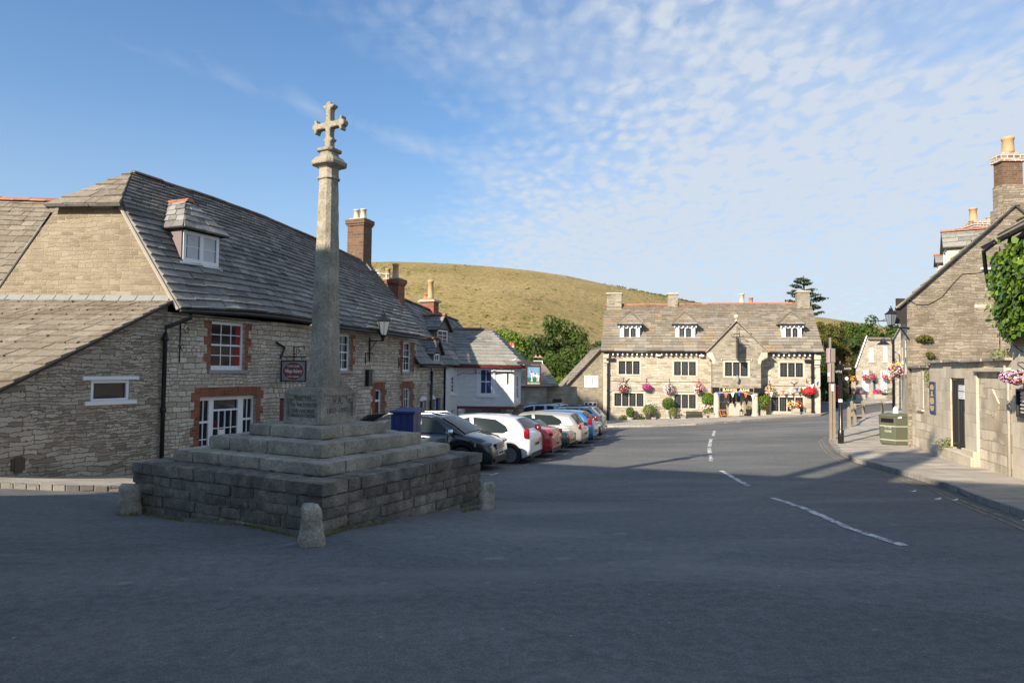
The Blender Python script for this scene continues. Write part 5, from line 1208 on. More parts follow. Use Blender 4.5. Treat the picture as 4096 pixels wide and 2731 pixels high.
for (x, y), Y, rz, lb in ((z5(1785, 1112), 31.2, .5, 'white dove perched low on the hip of the white pub roof, at right'), (z5(405, 1125), 29.0, .8, 'white dove sitting on the eaves below the little cottage dormer'), (z5(735, 1200), 30.6, 2.6, 'white dove at the left end of the dark red pub gutter'), (z5(585, 1185), 29.6, 1.8, 'pale dove on the cottage slates beside the pub valley')):
    dove(atY(x, y, Y), rz, 1, lb)
# hanging sign of the greyhound
gs = thing('pub_sign', atY(2089, 1510, 30), 'hanging pub sign with a white hound on green grass lettered The Greyhound', 'sign')
GY = 30.0; s0, s1 = atY(*z4(246, 372), GY), atY(*z4(527, 757), GY); gc = (s0 + s1)/2; gw, gh = s1.x - s0.x, s0.z - s1.z
M['sign_sky'] = plain('painted_blue_sky', (.14, .29, .46, 1), .5, noisy=.3); M['sign_grass'] = plain('painted_green_grass', (.025, .11, .05, 1), .5, noisy=.25); M['sign_brown'] = plain('sign_frame_brown', (.045, .015, .012, 1), .5); M['hound_white'] = plain('painted_white_coat', (.60, .62, .62, 1), .6); M['hound_dark'] = plain('painted_grey_patch', (.09, .10, .11, 1), .6)
gn, bx = dsign(gc, (1, 0, 0), gw, gh, gs, frame='sign_brown', field='sign_sky', fw=.07)
X_, Y_ = V((1, 0, 0)), gn
iw, ih = gw - .14, gh - .14; FP = lambda x, y, d: gc + X_*((x - 383)/253*iw) + EZ*((566 - y)/360*ih) + gn*d
m = MB(); m.prism([FP(262, 603, .019), FP(508, 603, .019), FP(508, 742, .019), FP(262, 742, .019)], gn*.002); m.build('grass_field', M['sign_grass'], gs)
hound = [(293, 455), (303, 440), (318, 438), (328, 452), (345, 482), (362, 506), (392, 512), (440, 508), (472, 512), (495, 530), (505, 560), (508, 600), (500, 606), (498, 580), (497, 610), (500, 640), (492, 672), (500, 684), (478, 686), (470, 682), (482, 650), (480, 620), (466, 590), (462, 612), (472, 640), (462, 672), (468, 682), (448, 682), (445, 674), (456, 645), (450, 610), (440, 585), (410, 572), (372, 578), (356, 575), (358, 610), (362, 650), (366, 684), (344, 686), (348, 650), (347, 620), (343, 660), (340, 684), (322, 684), (328, 676), (338, 640), (338, 590), (330, 552), (324, 520), (320, 480), (304, 470), (294, 464)]
m = MB(); m.prism([FP(x, y, .0215) for x, y in hound], gn*.002); m.build('hound', M['hound_white'], gs)
m = MB()
for P_ in ([(300, 442), (318, 438), (330, 455), (365, 508), (352, 520), (330, 500), (318, 466)], [(395, 512), (440, 510), (448, 530), (425, 540), (400, 535)], [(462, 512), (490, 530), (498, 556), (478, 552), (466, 530)], [(343, 540), (360, 538), (366, 560), (352, 575)]):
    m.prism([FP(x, y, .024) for x, y in P_], gn*.0015)
m.build('hound_patches', M['hound_dark'], gs)
text('THE GREYHOUND', .100, FP(383, 722, .0225), X_, EZ, 'lettering', 'pale_letter', gs, .0015, .72, bold=.001)
m = MB(); a, b = atY(*z4(95, 325), GY), atY(*z4(543, 325), GY); m.box(a.x, b.x, GY - .05, GY + .05, a.z - .07, a.z + .07); m.build('sign_arm', M['wood_dark'], gs)
m = MB()
for k in (-.4, .4): m.tube([gc + X_*gw*k + EZ*gh*.5, V((gc.x + gw*k, GY, a.z))], .012, 5)
m.tube([V((a.x, GY, a.z)), V((.35, 31.2, a.z))], .04, 6); m.build('sign_hanger', M['black_iron'], gs)

# ------------------------------------------------------------------ buildings behind the car park
b1 = thing('outbuilding', (3, 56, -2.9), 'low stone outbuilding with a hipped slate roof behind the parked cars', 'building')
Y1 = 55.5; FB = Frame((atY(2078, 1600, Y1).x, Y1), (1, 0)); BL_ = atY(2236, 1600, Y1).x - FB.o.x + 1.5
gr = FB.op(*z4(325, 1075), *z4(432, 1187)); wd1 = FB.op(*z4(545, 1080), *z4(622, 1180)); dd = FB.op(*z4(740, 990), *z4(910, 1200)); dd = (dd[0], dd[1], -3.2, dd[3]); zt = FB.hit(*z4(400, 768))[1]; ub = FB.hit(*z4(627, 1000))[0]
m = MB(); FB.wall(m, 0, ub, -3.4, zt, [gr, wd1]); m.build('wall', M['far_dark_stone'], b1)
m = MB(); FBb = Frame((FB.o.x, Y1 + .5), (1, 0)); dd2 = FBb.op(*z4(740, 990), *z4(910, 1200)); dd2 = (dd2[0], dd2[1], -3.2, dd2[3]); FBb.wall(m, ub, BL_, -3.4, zt + .05, [dd2]); m.face([FB.p(ub, -3.4), FBb.p(ub, -3.4), FBb.p(ub, zt), FB.p(ub, zt)]); a = FB.p(0, 0); m.face([V((a.x, a.y + 6, -3.4)), V((a.x, a.y, -3.4)), V((a.x, a.y, zt)), V((a.x, a.y + 6, zt))]); m.build('recessed_wall', M['far_dark_stone'], b1)
m = MB(); FBb.box(m, dd2[0], dd2[1], -3.2, dd2[3], -.14, -.10); FBb.box(m, dd2[0], dd2[1], dd2[3] - .34, dd2[3] - .28, -.10, -.08); m.build('door', M['black_paint'], b1); m = MB(); FBb.box(m, dd2[0], dd2[1], dd2[3] - .40, dd2[3] - .33, -.08, .02); m.build('lintel', M['white_paint'], b1)
m = MB(); a, b, c, d = gr
for i in range(8): u = lerp(a, b, (i + .5)/8); FB.box(m, u - .035, u + .035, c, d, -.06, .01)
FB.box(m, a - .08, a, c - .08, d + .08, -.06, .02); FB.box(m, b, b + .08, c - .08, d + .08, -.06, .02); FB.box(m, a, b, d, d + .08, -.06, .02); FB.box(m, a, b, c - .08, c, -.06, .02); m.build('grille', M['offwhite_paint'], b1); m = MB(); FB.box(m, a, b, c, d, -.16, -.14); m.build('grille_back', M['black_paint'], b1)
sash(FB, wd1, b1, 1, 1, .1, rec=.02, sill=None, meeting=False)
e0, e1 = atY(*z4(108, 755), Y1 - .35), atY(*z4(990, 757), Y1 - .35); r0, r1 = atY(*z4(-120, 318), Y1 + 3), atY(*z4(548, 318), Y1 + 3)
m = MB(); tiles(m, patch([(0, V((r0.x - .3, e0.y, e0.z))), (1, r0)], [(0, V((e1.x - .6, e1.y, e0.z))), (1, r1)]), 12, .6, .045, 81); tiles(m, patch([(0, V((e1.x - .6, e1.y, e0.z))), (1, r1)], [(0, V((e1.x - .4, Y1 + 6, e0.z))), (1, r1 + V((0, .3, 0)))]), 10, .6, .045, 82); ro = m.build('roof', [M['slate_bankes'], M['sarking']], b1)
m = MB(); ridge_tiles(m, [r0 + V((0, 0, .02)), r1 + V((0, 0, .02))], .1, .5); m.build('ridge_tiles', M['mortar'], ro)
q0, q1 = atY(*z4(388, 225), Y1 + 3), atY(*z4(555, 310), Y1 + 3); chimney(b1, ((q0.x + q1.x)/2, Y1 + 3), (1, 0), q1.x - q0.x, .6, q1.z - .6, q0.z, 'white_brick', [(-.18, 0, .09, .18, 'pot_orange'), (.18, 0, .09, .18, 'pot_orange')], cap='flat', capmat='mortar')
b2 = thing('gabled_annexe', (6, 59, -2.9), 'stone gabled annexe with white windows joined to the left end of the inn', 'building')
Y2 = 59.6; FA = Frame((atY(2263.6, 1600, Y2).x, Y2), (1, 0)); AL = 8.6 - FA.o.x; u0_, zt0 = FA.hit(*z4(985, 762)); ur, zr_ = FA.hit(*z4(1637, 58))
aw = FA.op(*z4(1326, 562), *z4(1580, 780)); al = FA.op(*z4(1318, 1045), *z4(1560, 1230)); am = FA.op(*z4(1088, 1022), *z4(1165, 1190))
m = MB(); wall_top(FA, m, 0, AL, -3.4, lambda u: lerp(zt0, zr_, min(1, u/ur)), [aw, al, am], brk=[ur], rev=.12); a = FA.p(0, 0); m.face([V((a.x, a.y + 9, -3.4)), V((a.x, a.y, -3.4)), V((a.x, a.y, zt0)), V((a.x, a.y + 9, zt0))]); m.build('wall', M['far_dark_stone'], b2)
def white_casement(fr, op, par, n, top=False, glass='glass', f=.11):
    a, b, c, d = op; m = MB(); e = .003; fr.box(m, a + e, a + f, c + e, d - e, -.08, .015); fr.box(m, b - f, b - e, c + e, d - e, -.08, .015); fr.box(m, a + f, b - f, d - f, d - e, -.08, .014); fr.box(m, a + f, b - f, c + e, c + f, -.08, .014)
    for i in range(1, n): u = lerp(a, b, i/n); fr.box(m, u - f*.75, u + f*.75, c + f, d - f, -.08, .012)
    if top: z = lerp(c, d, .58); fr.box(m, a + f, b - f, z - .05, z + .05, -.08, .010)
    w = m.build('window', M['white_paint'], par); pane(fr, (a + f, b - f, c + f, d - f), w, -.05, glass); return w
white_casement(FA, aw, b2, 2, glass='curtain'); white_casement(FA, al, b2, 3, True, f=.085); white_casement(FA, am, b2, 2, True, f=.06)
m = MB(); ef, rf = FA.p(u0_ - .12, zt0 - .08, .25), FA.p(ur + .1, zr_ + .12, .25); ebk, rbk = ef + V((0, 8.2, 0)), rf + V((0, 8.2, 0)); fan = patch([(0, ebk), (1, rbk)], [(0, ef), (1, rf)]); tiles(m, fan, 17, .55, .045, 84); ro = m.build('roof', [M['slate_bankes'], M['sarking']], b2)
m = MB(); ridge_tiles(m, [rbk + V((0, 0, .02)), rf + V((0, 0, .02))], .11, .5); m.build('ridge_tiles', M['terracotta_dull'], ro)
# ------------------------------------------------------------------ the inn
inn = thing('inn', (*BFR.p(8.6, 0).xy, -2.3), 'large limestone inn with three white dormers, gabled porch and red ridge tiles', 'inn')
B = BFR; BWd = (V((24.8, 55)) - V((7.87, 58.5))).length; zN = lambda x, y: (2300 + x/2.138, 1100 + y/2.138); zQ = lambda x, y: (2850 + x/4.704, 1450 + y/4.704)
win = {k: B.op(*zN(a, b), *zN(c, d)) for k, (a, b, c, d) in dict(u1=(375, 735, 552, 848), u2=(848, 740, 1033, 858), u4=(1754, 750, 1950, 872), l1=(338, 1008, 585, 1123), l2=(850, 1020, 1032, 1140), l3=(1678, 1043, 1950, 1168)).items()}
dr_ = B.op(*zN(1306, 1000), *zN(1424, 1206)); dr_ = (dr_[0], dr_[1], B.hit(*zN(1360, 1200))[1] + .05, dr_[3])
ZE = B.hit(*zN(600, 660))[1]
m = MB(); B.wall(m, 0, BWd, -3.6, ZE + .1, list(win.values()) + [dr_], .14)
DEP = 8.2; zr = 0
RG0, RG1 = atY(*zN(262, 262), 58.5 + 4.3), atY(*zN(2015, 246), 55.0 + 4.3); ZR = (RG0.z + RG1.z)/2
for u in (0, BWd):
    a, b = B.p(u, 0), B.p(u, 0, -DEP); mid = (a + b)/2; P_ = [V((a.x, a.y, -3.6)), V((b.x, b.y, -3.6)), V((b.x, b.y, ZE)), V((mid.x, mid.y, ZR - .1)), V((a.x, a.y, ZE))]; m.face(P_ if u else P_[::-1])
a, b = B.p(BWd, 0, -DEP), B.p(0, 0, -DEP); m.face([V((a.x, a.y, -3.6)), V((b.x, b.y, -3.6)), V((b.x, b.y, ZE)), V((a.x, a.y, ZE))]); m.build('wall', M['bankes'], inn)
# quoins
for s, (u0, u1) in enumerate(((-.03, .42), (BWd - .42, BWd + .03))):
    m = MB(); z = -3.3; i = 0; rr = random.Random(5)
    while z < ZE - .3:
        h = rr.uniform(.28, .42); w_ = .30 + .16*(i % 2); 
        if s == 0: B.box(m, -.03, w_, z, z + h - .006, -.4, .012)
        else: B.box(m, BWd - w_, BWd + .03, z, z + h - .006, -.4, .012)
        z += h; i += 1
    m.build('quoins', M['ashlar'], inn)
    m = MB(); q = (0, .42) if s == 0 else (BWd - .42, BWd); B.box(m, q[0] - .04, q[1] + .04, ZE - .55, ZE - .12, 0, .32); B.box(m, q[0] - .02, q[1] + .02, ZE - .95, ZE - .56, 0, .22); B.box(m, q[0], q[1], ZE - 1.15, ZE - .96, 0, .10); m.build('corbel_stone', M['ashlar'], inn, bevel=.05)
leaded(B, win['u1'], inn, 3); leaded(B, win['u2'], inn, 3); leaded(B, win['u4'], inn, 3); leaded(B, win['l1'], inn, 4, hood=True); leaded(B, win['l2'], inn, 3, hood=True); leaded(B, win['l3'], inn, 4, hood=True)
# roof
OV = .42; m = MB(); eL, eR = B.p(-.22, ZE + .08, OV), B.p(BWd + .22, ZE + .08, OV); rL, rR = B.p(-.22, ZR, -DEP/2), B.p(BWd + .22, ZR, -DEP/2)
fin = patch([(0, eL), (1, rL)], [(0, eR), (1, rR)]); tiles(m, fin, 23, .60, .075, 91, taper=1.0)
tiles(m, patch([(0, B.p(BWd + .22, ZE, -DEP - .3)), (1, rR)], [(0, B.p(-.22, ZE, -DEP - .3)), (1, rL)]), 14, .9, .045, 92)
roof = m.build('roof', [M['slate_bankes'], M['sarking']], inn)
m = MB(); ridge_tiles(m, [rL + V((0, 0, .04)), rR + V((0, 0, .04))], .17, .5, 9); m.build('ridge_tiles', M['terracotta'], roof)
def inn_chimney(x0, x1, yt, yb, dd):
    a = B.hit(*zN(x0, 200), dd)[0]; b = B.hit(*zN(x1, 200), dd)[0]; zt = B.hit(*zN((x0 + x1)/2, yt), dd)[1]; zb = B.hit(*zN((x0 + x1)/2, yb), dd)[1]
    c = B.p((a + b)/2, 0, dd - .45); return chimney(inn, c.xy, B.t, b - a, .9, zb - .6, zt, 'bankes_grey', cap='slab', capmat='ashlar')
inn_chimney(272, 398, 150, 318, -3.5); inn_chimney(793, 878, 152, 295, -3.7); inn_chimney(1900, 2008, 133, 305, -3.5)
q = B.p(BWd*.66, 0, -8); zt = atY(*zN(1455, 248), q.y); chimney(inn, (zt.x, q.y), B.t, 1.3, .7, ZE, zt.z - .05, 'brick_old', [(-.30, 0, .24, 1.0, 'pot_cream'), (.52, 0, .20, .62, 'pot_orange')], cap='flat')
# gutter, white rafter feet
pu0, pu1 = B.hit(*zN(1175, 850), 1.3)[0], B.hit(*zN(1590, 850), 1.3)[0]
for a, b in ((0, B.hit(*zN(1125, 660), .4)[0]), (B.hit(*zN(1655, 660), .4)[0], BWd)):
    m = MB(); m.smooth = True; B.box(m, a - .2, b + (.2 if a else 0), ZE - .06, ZE + .05, OV - .02, OV + .10); m.build('gutter', M['black_iron'], inn)
    m = MB(); B.box(m, a, b, ZE - .02, ZE + .02, .0, OV - .03); m.build('soffit', M['wood_dark'], inn)
    n = round((b - a)/.42)
    for i in range(n):
        u = lerp(a + .2, b - .2, (i + .5)/n); m = MB(); B.box(m, u - .055, u + .055, ZE - .27, ZE - .045, .02, OV - .05); m.build('rafter_foot', M['white_paint'], inn)
for x, y in ((712, 686), (1083, 690)):
    u, z = B.hit(*zN(x, y), .25); m = MB(); B.box(m, u - .20, u + .20, z - .08, z + .07, .02, .38); m.build('floodlight', M['white_paint'], inn, bevel=.03)
for x, side in ((283, 1), (2030, -1)):
    u = B.hit(*zN(x, 900), .1)[0]; m = MB(); B.box(m, u - .09, u + .09, -3.2, ZE - .75, .03, .20); B.box(m, u - .13 - (.0 if side > 0 else .45), u + .13 + (.45 if side > 0 else 0), ZE - .75, ZE - .52, .03, .24)
    for z in (1.3, -.1, -1.5): B.box(m, u - .12, u + .12, z, z + .10, .02, .225)
    B.box(m, u - .13, u + .13, -3.2, -3.0, .02, .24); m.tube([B.p(u, ZE - .52, .12), B.p(u, ZE - .02, .40)], .07, 8); m.build('drainpipe', M['black_iron'], inn)
# dormers
def inn_dormer(xc, sh):
    d = -.78; a, b = B.hit(*zN(xc - 85 + sh, 500), d)[0], B.hit(*zN(xc + 84 + sh, 500), d)[0]; zb, ztp = B.hit(*zN(xc, 549), d)[1], B.hit(*zN(xc, 424), d)[1]; mu = (a + b)/2; W = b - a
    m = MB()
    for u0, u1, q in ((a, a + W*.20, d), (b - W*.20, b, d)): B.box(m, u0, u1, zb, ztp, d - .12, d)
    B.box(m, a + W*.20, b - W*.20, ztp - (ztp - zb)*.26, ztp, d - .12, d - .004); B.box(m, mu - W*.035, mu + W*.035, zb, ztp - (ztp - zb)*.26, d - .12, d + .01)
    for u in (a - .002, b - .058): B.box(m, u, u + .06, zb, ztp, d - 1.9, d - .121)
    for k in (.0, .20, .40, .60, .80, 1.0): u = lerp(a - .08, b + .08, k); B.box(m, u - .05, u + .05, ztp - .26, ztp + .02, d + .001, d + .22)
    o = m.build('dormer', M['white_paint'], inn)
    iron = MB(); came = MB(); gl = MB(); zt2 = ztp - (ztp - zb)*.265
    for x0, x1 in ((a + W*.205, mu - W*.038), (mu + W*.038, b - W*.205)):
        f = .055
        for q in ((x0, x0 + f, zb, zt2), (x1 - f, x1, zb, zt2), (x0 + f, x1 - f, zt2 - f, zt2), (x0 + f, x1 - f, zb, zb + f)): B.box(iron, *q, d - .08, d - .01)
        for k in range(1, 3): u = lerp(x0 + f, x1 - f, k/3); B.box(came, u - .012, u + .012, zb + f, zt2 - f, d - .05, d - .035)
        for k in range(1, 5): z = lerp(zb + f, zt2 - f, k/5); B.box(came, x0 + f, x1 - f, z - .012, z + .012, d - .049, d - .0345)
        B.box(gl, x0 + f - .01, x1 - f + .01, zb + f - .01, zt2 - f + .01, d - .07, d - .06)
    B.box(iron, a - .10, b + .10, zb - .10, zb - .001, d - .1, d + .12)
    iron.build('window_frame', M['black_iron'], o); came.build('glazing_bars', M['lead_came'], o); gl.build('pane', M['glass'], o)
    m = MB(); B.box(m, a, b, zb - .30, zb - .11, d - .3, d + .10); m.build('apron', M['lead'], o)
    ov = .26; zt = ztp + .02; za = B.hit(*zN(xc, 322), d - .62)[1]; ap = B.p(mu, za, d - .62); r = MB()
    tiles(r, patch([(0, B.p(a - ov, zt, d + .30)), (1, ap)], [(0, B.p(b + ov, zt, d + .30)), (1, ap + B.t*.02)]), 7, .44, .04, int(xc))
    tiles(r, patch([(0, B.p(a - ov, zt, d - 1.9)), (1, ap - B.n*1.6)], [(0, B.p(a - ov, zt, d + .30)), (1, ap)]), 7, .44, .04, int(xc) + 1)
    tiles(r, patch([(0, B.p(b + ov, zt, d + .30)), (1, ap)], [(0, B.p(b + ov, zt, d - 1.9)), (1, ap - B.n*1.6)]), 7, .44, .04, int(xc) + 2)
    r.build('dormer_roof', [M['slate_bankes'], M['sarking']], o)
    k = MB()
    for u_ in (a - ov, b + ov): k.tube([B.p(u_, zt + .06, d + .28), ap + V((0, 0, .06))], .05, 5)
    k.build('hip_tiles', M['mortar_dark'], o)
    r = MB(); B.box(r, a - ov + .02, b + ov - .02, zt - .10, zt - .02, d + .22, d + .32); r.build('fascia', M['black_iron'], o)
inn_dormer(470, 0); inn_dormer(941, 2); inn_dormer(1850, 4)
# gabled porch
PD = 1.35; BP = Frame(B.p(0, 0, PD), B.t); pa, pbb = BP.hit(*zN(1176, 850))[0], BP.hit(*zN(1590, 850))[0]; pw_ = BP.op(*zN(1283, 745), *zN(1478, 865)); zj = BP.hit(*zN(1380, 962))[1]; zk = BP.hit(*zN(1380, 655))[1]; za = BP.hit(*zN(1386, 392))[1]; zkn = BP.hit(*zN(1380, 735))[1]
mu = (pa + pbb)/2; kl, kr = BP.hit(*zN(1130, 655))[0], BP.hit(*zN(1646, 660))[0]
m = MB(); BP.wall(m, pa, pbb, zj, zkn, [pw_], .12); m.face([BP.p(kl, zk - .02), BP.p(kl + .02, zkn + .25), BP.p(pa, zkn), BP.p(pbb, zkn), BP.p(kr - .02, zkn + .25), BP.p(kr, zk - .02), BP.p(mu, za - .10)])
for u, s in ((pa, -1), (pbb, 1)):
    P_ = [BP.p(u, zj), BP.p(u, zj, -PD), BP.p(u, zk + .2, -PD), BP.p(u, zk + .2)]; m.face(P_ if s > 0 else P_[::-1])
m.build('porch_gable', M['bankes_grey'], inn)
leaded(BP, pw_, inn, 3, hood=True)
for u0, u1, s in ((kl, pa, 1), (pbb, kr, -1)):      # kneelers
    m = MB()
    P_ = [BP.p(u0 if s > 0 else u1, zk - .05, .014), BP.p(u0 if s > 0 else u1, zk - .42, .014)] + [BP.p(lerp(u0 if s > 0 else u1, u1 if s > 0 else u0, math.sin(t*PI/2)), lerp(zk - .45, zkn - .22, 1 - math.cos(t*PI/2)), .014) for t in (.2, .4, .6, .8, 1)] + [BP.p((u1 + .22) if s > 0 else (u0 - .22), zkn - .22, .014), BP.p((u1 + .22) if s > 0 else (u0 - .22), zkn + .08, .014), BP.p((u1 - .02) if s > 0 else (u0 + .02), zk - .05, .014)]
    m.prism(P_, -B.n*(PD*.6)); m.build('kneeler_stone', M['ashlar'], inn)
r = MB(); back = -2.7
for u_e, s in ((kl, -1), (kr, 1)):
    ee, rr1 = (BP.p(u_e + s*.06, zk - .03, .16), BP.p(mu, za, .16)); e2, r2 = (BP.p(u_e + s*.06, zk - .03, -PD - .5), BP.p(mu, za, -PD - 2.9))
    if s < 0: tiles(r, patch([(0, e2), (1, r2)], [(0, ee), (1, rr1)]), 13, .5, .045, 95)
    else: tiles(r, patch([(0, ee), (1, rr1)], [(0, e2), (1, r2)]), 13, .5, .045, 96)
r.build('porch_roof', [M['slate_bankes'], M['sarking']], inn)
m = MB(); m.tube([BP.p(kl - .03, zk - .02, .07), BP.p(mu, za + .01, .07), BP.p(kr + .03, zk - .02, .07)], .085, 6); m.lathe([(.10, 0), (.12, .06), (.07, .10), (.06, .14), (.17, .22), (.21, .34), (.17, .46), (.05, .53)], BP.p(mu, za, .0), 14); m.build('coping', M['ashlar'], inn)
m = MB(); BP.box(m, pa - .02, pbb + .02, zj - .42, zj - .003, -PD + .02, .05); m.build('porch_beam', M['black_paint'], inn)
for x in (1211, 1541):
    u = BP.hit(*zN(x, 1100), -.2)[0]; p = BP.p(u, 0, -.2); gz = G(p.x, p.y) + .10; m = MB(); m.smooth = True
    m.lathe([(.30, gz), (.30, gz + .10), (.25, gz + .12), (.265, gz + .18), (.235, gz + .24), (.245, gz + .9), (.215, zj - .62), (.24, zj - .60), (.24, zj - .56), (.22, zj - .53), (.27, zj - .48), (.27, zj - .425)], p, 20); m.build('column', M['ashlar'], inn, smooth=False)
# sign on the beam
sgn_ = thing('fascia_sign', BP.p(mu, zj - .21, .06), 'long black fascia sign lettered Bankes Arms in gold over the porch', 'sign')
s0, s1 = BP.hit(*zN(1236, 975))[0], BP.hit(*zN(1528, 975))[0]; m = MB(); zc0 = zj - .21; BP.box(m, s0, s1, zc0 - .18, zc0 + .20, .052, .085); m.build('board', M['black_paint'], sgn_)
m = MB()
for q in ((s0, s1, zc0 + .175, zc0 + .20), (s0, s1, zc0 - .18, zc0 - .155), (s0, s0 + .025, zc0 - .155, zc0 + .175), (s1 - .025, s1, zc0 - .155, zc0 + .175)): BP.box(m, *q, .086, .095)
m.build('border', M['gold'], sgn_)
M['cream_letter'] = plain('cream_gold_lettering', (.78, .66, .38, 1), .5)
for s_, sz, u in (('B', .34, -1.10), ('ANKES', .27, -.47), ('A', .34, .37), ('RMS', .27, .80)): text(s_, sz, BP.p((s0 + s1)/2 + u*(s1 - s0)/2.95, zc0 + .005, .088), B.t, EZ, 'lettering', 'cream_letter', sgn_, .003, 1.05, bold=.006)
# door
a, b, c, d = dr_; m = MB(); R = -.10; W = b - a
def dbx(q0, q1, z0, z1, o=0): B.box(m, a + W*q0, a + W*q1, z0, z1, R - .05, R + o)
dbx(.003, .07, c, d - .003, .03); dbx(.93, .997, c, d - .003, .03); dbx(.07, .93, d - .10, d - .003, .03); dbx(.62, .68, c, d - .10, .03); dbx(.07, .62, c, c + (d - c)*.50); dbx(.68, .93, c, c + (d - c)*.58)
for q0, q1 in ((.12, .30), (.36, .56)): dbx(q0, q1, c + .15, c + (d - c)*.36, .015)
dbx(.07, .12, c + (d - c)*.5, d - .1); dbx(.56, .62, c + (d - c)*.5, d - .1); dbx(.30, .36, c + (d - c)*.5, d - .1)
o = m.build('door', M['offwhite_paint'], inn); pane(B, (a + .1, b - .1, c + (d - c)*.5, d - .1), o, R - .03)
m = MB(); B.box(m, a + W*.22, a + W*.46, c + (d - c)*.44, c + (d - c)*.475, R, R + .02); m.build('letter_box', M['gold'], o)
# hanging sign post on the gable, seen edge on; carved bracket; wall lantern on porch
ps = thing('projecting_sign', BP.p(mu, zk + .3, .1), 'black projecting inn sign seen edge on in front of the porch gable', 'sign')
u = BP.hit(*zN(1389, 640), .9)[0]; zt_, zb_ = BP.hit(*zN(1389, 545), .9)[1], BP.hit(*zN(1389, 712), .9)[1]; m = MB(); BP.box(m, u - .05, u + .05, zb_, zt_, .25, 1.35); m.build('board', M['black_paint'], ps)
m = MB(); u2 = BP.hit(*zN(1394, 500), .3)[0]; za2 = zt_ + .12; m.tube([BP.p(u, za2, 1.5), BP.p(u, za2, .0)], .035, 6); m.tube([BP.p(u, za2 - .1, 1.4), BP.p(u, za2, 1.3)], .03, 6); m.tube([BP.p(u + .05, BP.hit(*zN(1394, 440), .3)[1], .3), BP.p(u, za2, .6)], .025, 6)
for s in (-1, 1):
    m.tube([BP.p(u + s*math.cos(t)*.35 + s*.1, za2 + .10 + math.sin(t)*.2, .9 - t*.15) for t in [i*PI/8 for i in range(9)]], .022, 5); m.tube([BP.p(u, za2, 1.0), BP.p(u + s*.45, za2 + .02, 1.1)], .025, 5)
m.build('sign_arm', M['black_iron'], ps)
u, z = BP.hit(*zN(1386, 890), .15); wl2 = thing('wall_lantern', BP.p(u, z, 0), 'small green-grey lantern fixed below the porch window of the inn', 'lantern'); m = MB(); m.lathe([(.03, -.28), (.10, -.22), (.13, -.05), (.15, .10), (.05, .22), (.03, .34)], BP.p(u, z, .28), 8); m.tube([BP.p(u, z + .3, 0), BP.p(u, z + .3, .28)], .02, 5); m.build('lantern_frame', M['lead'], wl2)
# iron bracket pieces and cable
m = MB()
for x, y in ((440, 905), (1872, 935)):
    u, z = B.hit(*zN(x, y)); m2 = MB(); m2.tube([B.p(u, z - .22, .05), B.p(u, z, .06)], .03, 5); m2.tube([B.p(u, z, .06), B.p(u - .26, z + .2, .05)], .025, 5); m2.tube([B.p(u, z, .06), B.p(u + .26, z + .2, .05)], .025, 5); m2.build('wall_anchor', M['black_iron'], inn)
pts = [(300, 905), (345, 906), (400, 912), (470, 908), (600, 911), (700, 911), (860, 914), (1000, 913), (1160, 918)]
m.tube([B.p(*B.hit(*zN(*q)), .03) for q in pts], .014, 4); m.tube([B.p(*B.hit(*zN(*q)), .03) for q in ((1600, 944), (1760, 948), (1900, 950), (2010, 948))], .014, 4); m.build('cable', M['black_iron'], inn)
# porch inner side walls
for a_, b_ in ((pbb - 1.15, pbb - .25), (pa + .25, pa + .75)): m = MB(); B.box(m, a_, b_, -3.4, zj - .42, .0, .12); m.build('porch_pier', M['bankes_grey'], inn)
u, z = B.hit(*zN(1257, 1055), .15); m = MB(); B.box(m, u - .24, u + .24, z - .30, z + .32, .12, .22); mc_ = thing('menu_case', B.p(u, z, .1), 'white framed menu case on the wall beside the inn door', 'notice'); m.build('case', M['white_paint'], mc_, bevel=.01); m = MB(); B.box(m, u - .19, u + .19, z - .25, z + .27, .2205, .225); m.build('glass_front', M['glass_lamp'], mc_)
# ------------------------------------------------------------------ right hand corner house
zL = lambda x, y: (3550 + x/2.6136, 1350 + y/2.6136); zU = lambda x, y: (3550 + x/2.6136, 850 + y/2.6136); z3 = lambda x, y: (3250 + x/3.92, 1250 + y/3.92); zV = lambda x, y: (3150 + x/2.613, 1200 + y/2.613)
ch = thing('corner_house', (17, 28, -1), 'stone cottage with a broad plain sunlit gable and big brick-topped chimney at right', 'house')
YG = 24.75; GX = 14.35; SD = V((.475, .88, 0)).normalized(); FC = Frame((GX, YG), (1, 0))
ev = FC.hit(*zU(200, 893)); c1 = FC.hit(*zU(1165, 58)); sl = (c1[1] - ev[1])/(c1[0] - ev[0]); UR = FC.hit(4048, 700)[0]; zrg = ev[1] + sl*(UR - ev[0])
m = MB(); wall_top(FC, m, 0, UR*2, -1.8, lambda u: ev[1] + sl*(u if u < UR else 2*UR - u), brk=[UR]); m.build('gable_wall', M['right_gable'], ch)
FSt = Frame(FC.p(0, 0) + SD*9, -SD); sh1 = (6.6, 8.3, -.6, 1.4); m = MB(); FSt.wall(m, 0, 9, -1.8, ev[1], [(1.5, 2.5, 1.6, 2.9), (6.4, 7.4, 1.7, 3.0)])
a, b = FC.p(2*UR, 0), FC.p(2*UR, 0) + SD*9; m.face([V((a.x, a.y, -1.8)), V((b.x, b.y, -1.8)), V((b.x, b.y, ev[1])), V((a.x, a.y, ev[1]))]); c = FSt.p(0, 0); r = FC.p(UR, zrg) + SD*9; m.face([V((b.x, b.y, -1.8)), V((c.x, c.y, -1.8)), V((c.x, c.y, ev[1])), r, V((b.x, b.y, ev[1]))]); m.build('street_wall', M['right_pale'], ch)
for o in ((1.5, 2.5, 1.6, 2.9), (6.4, 7.4, 1.7, 3.0)): sash(FSt, o, ch, 2, 4)
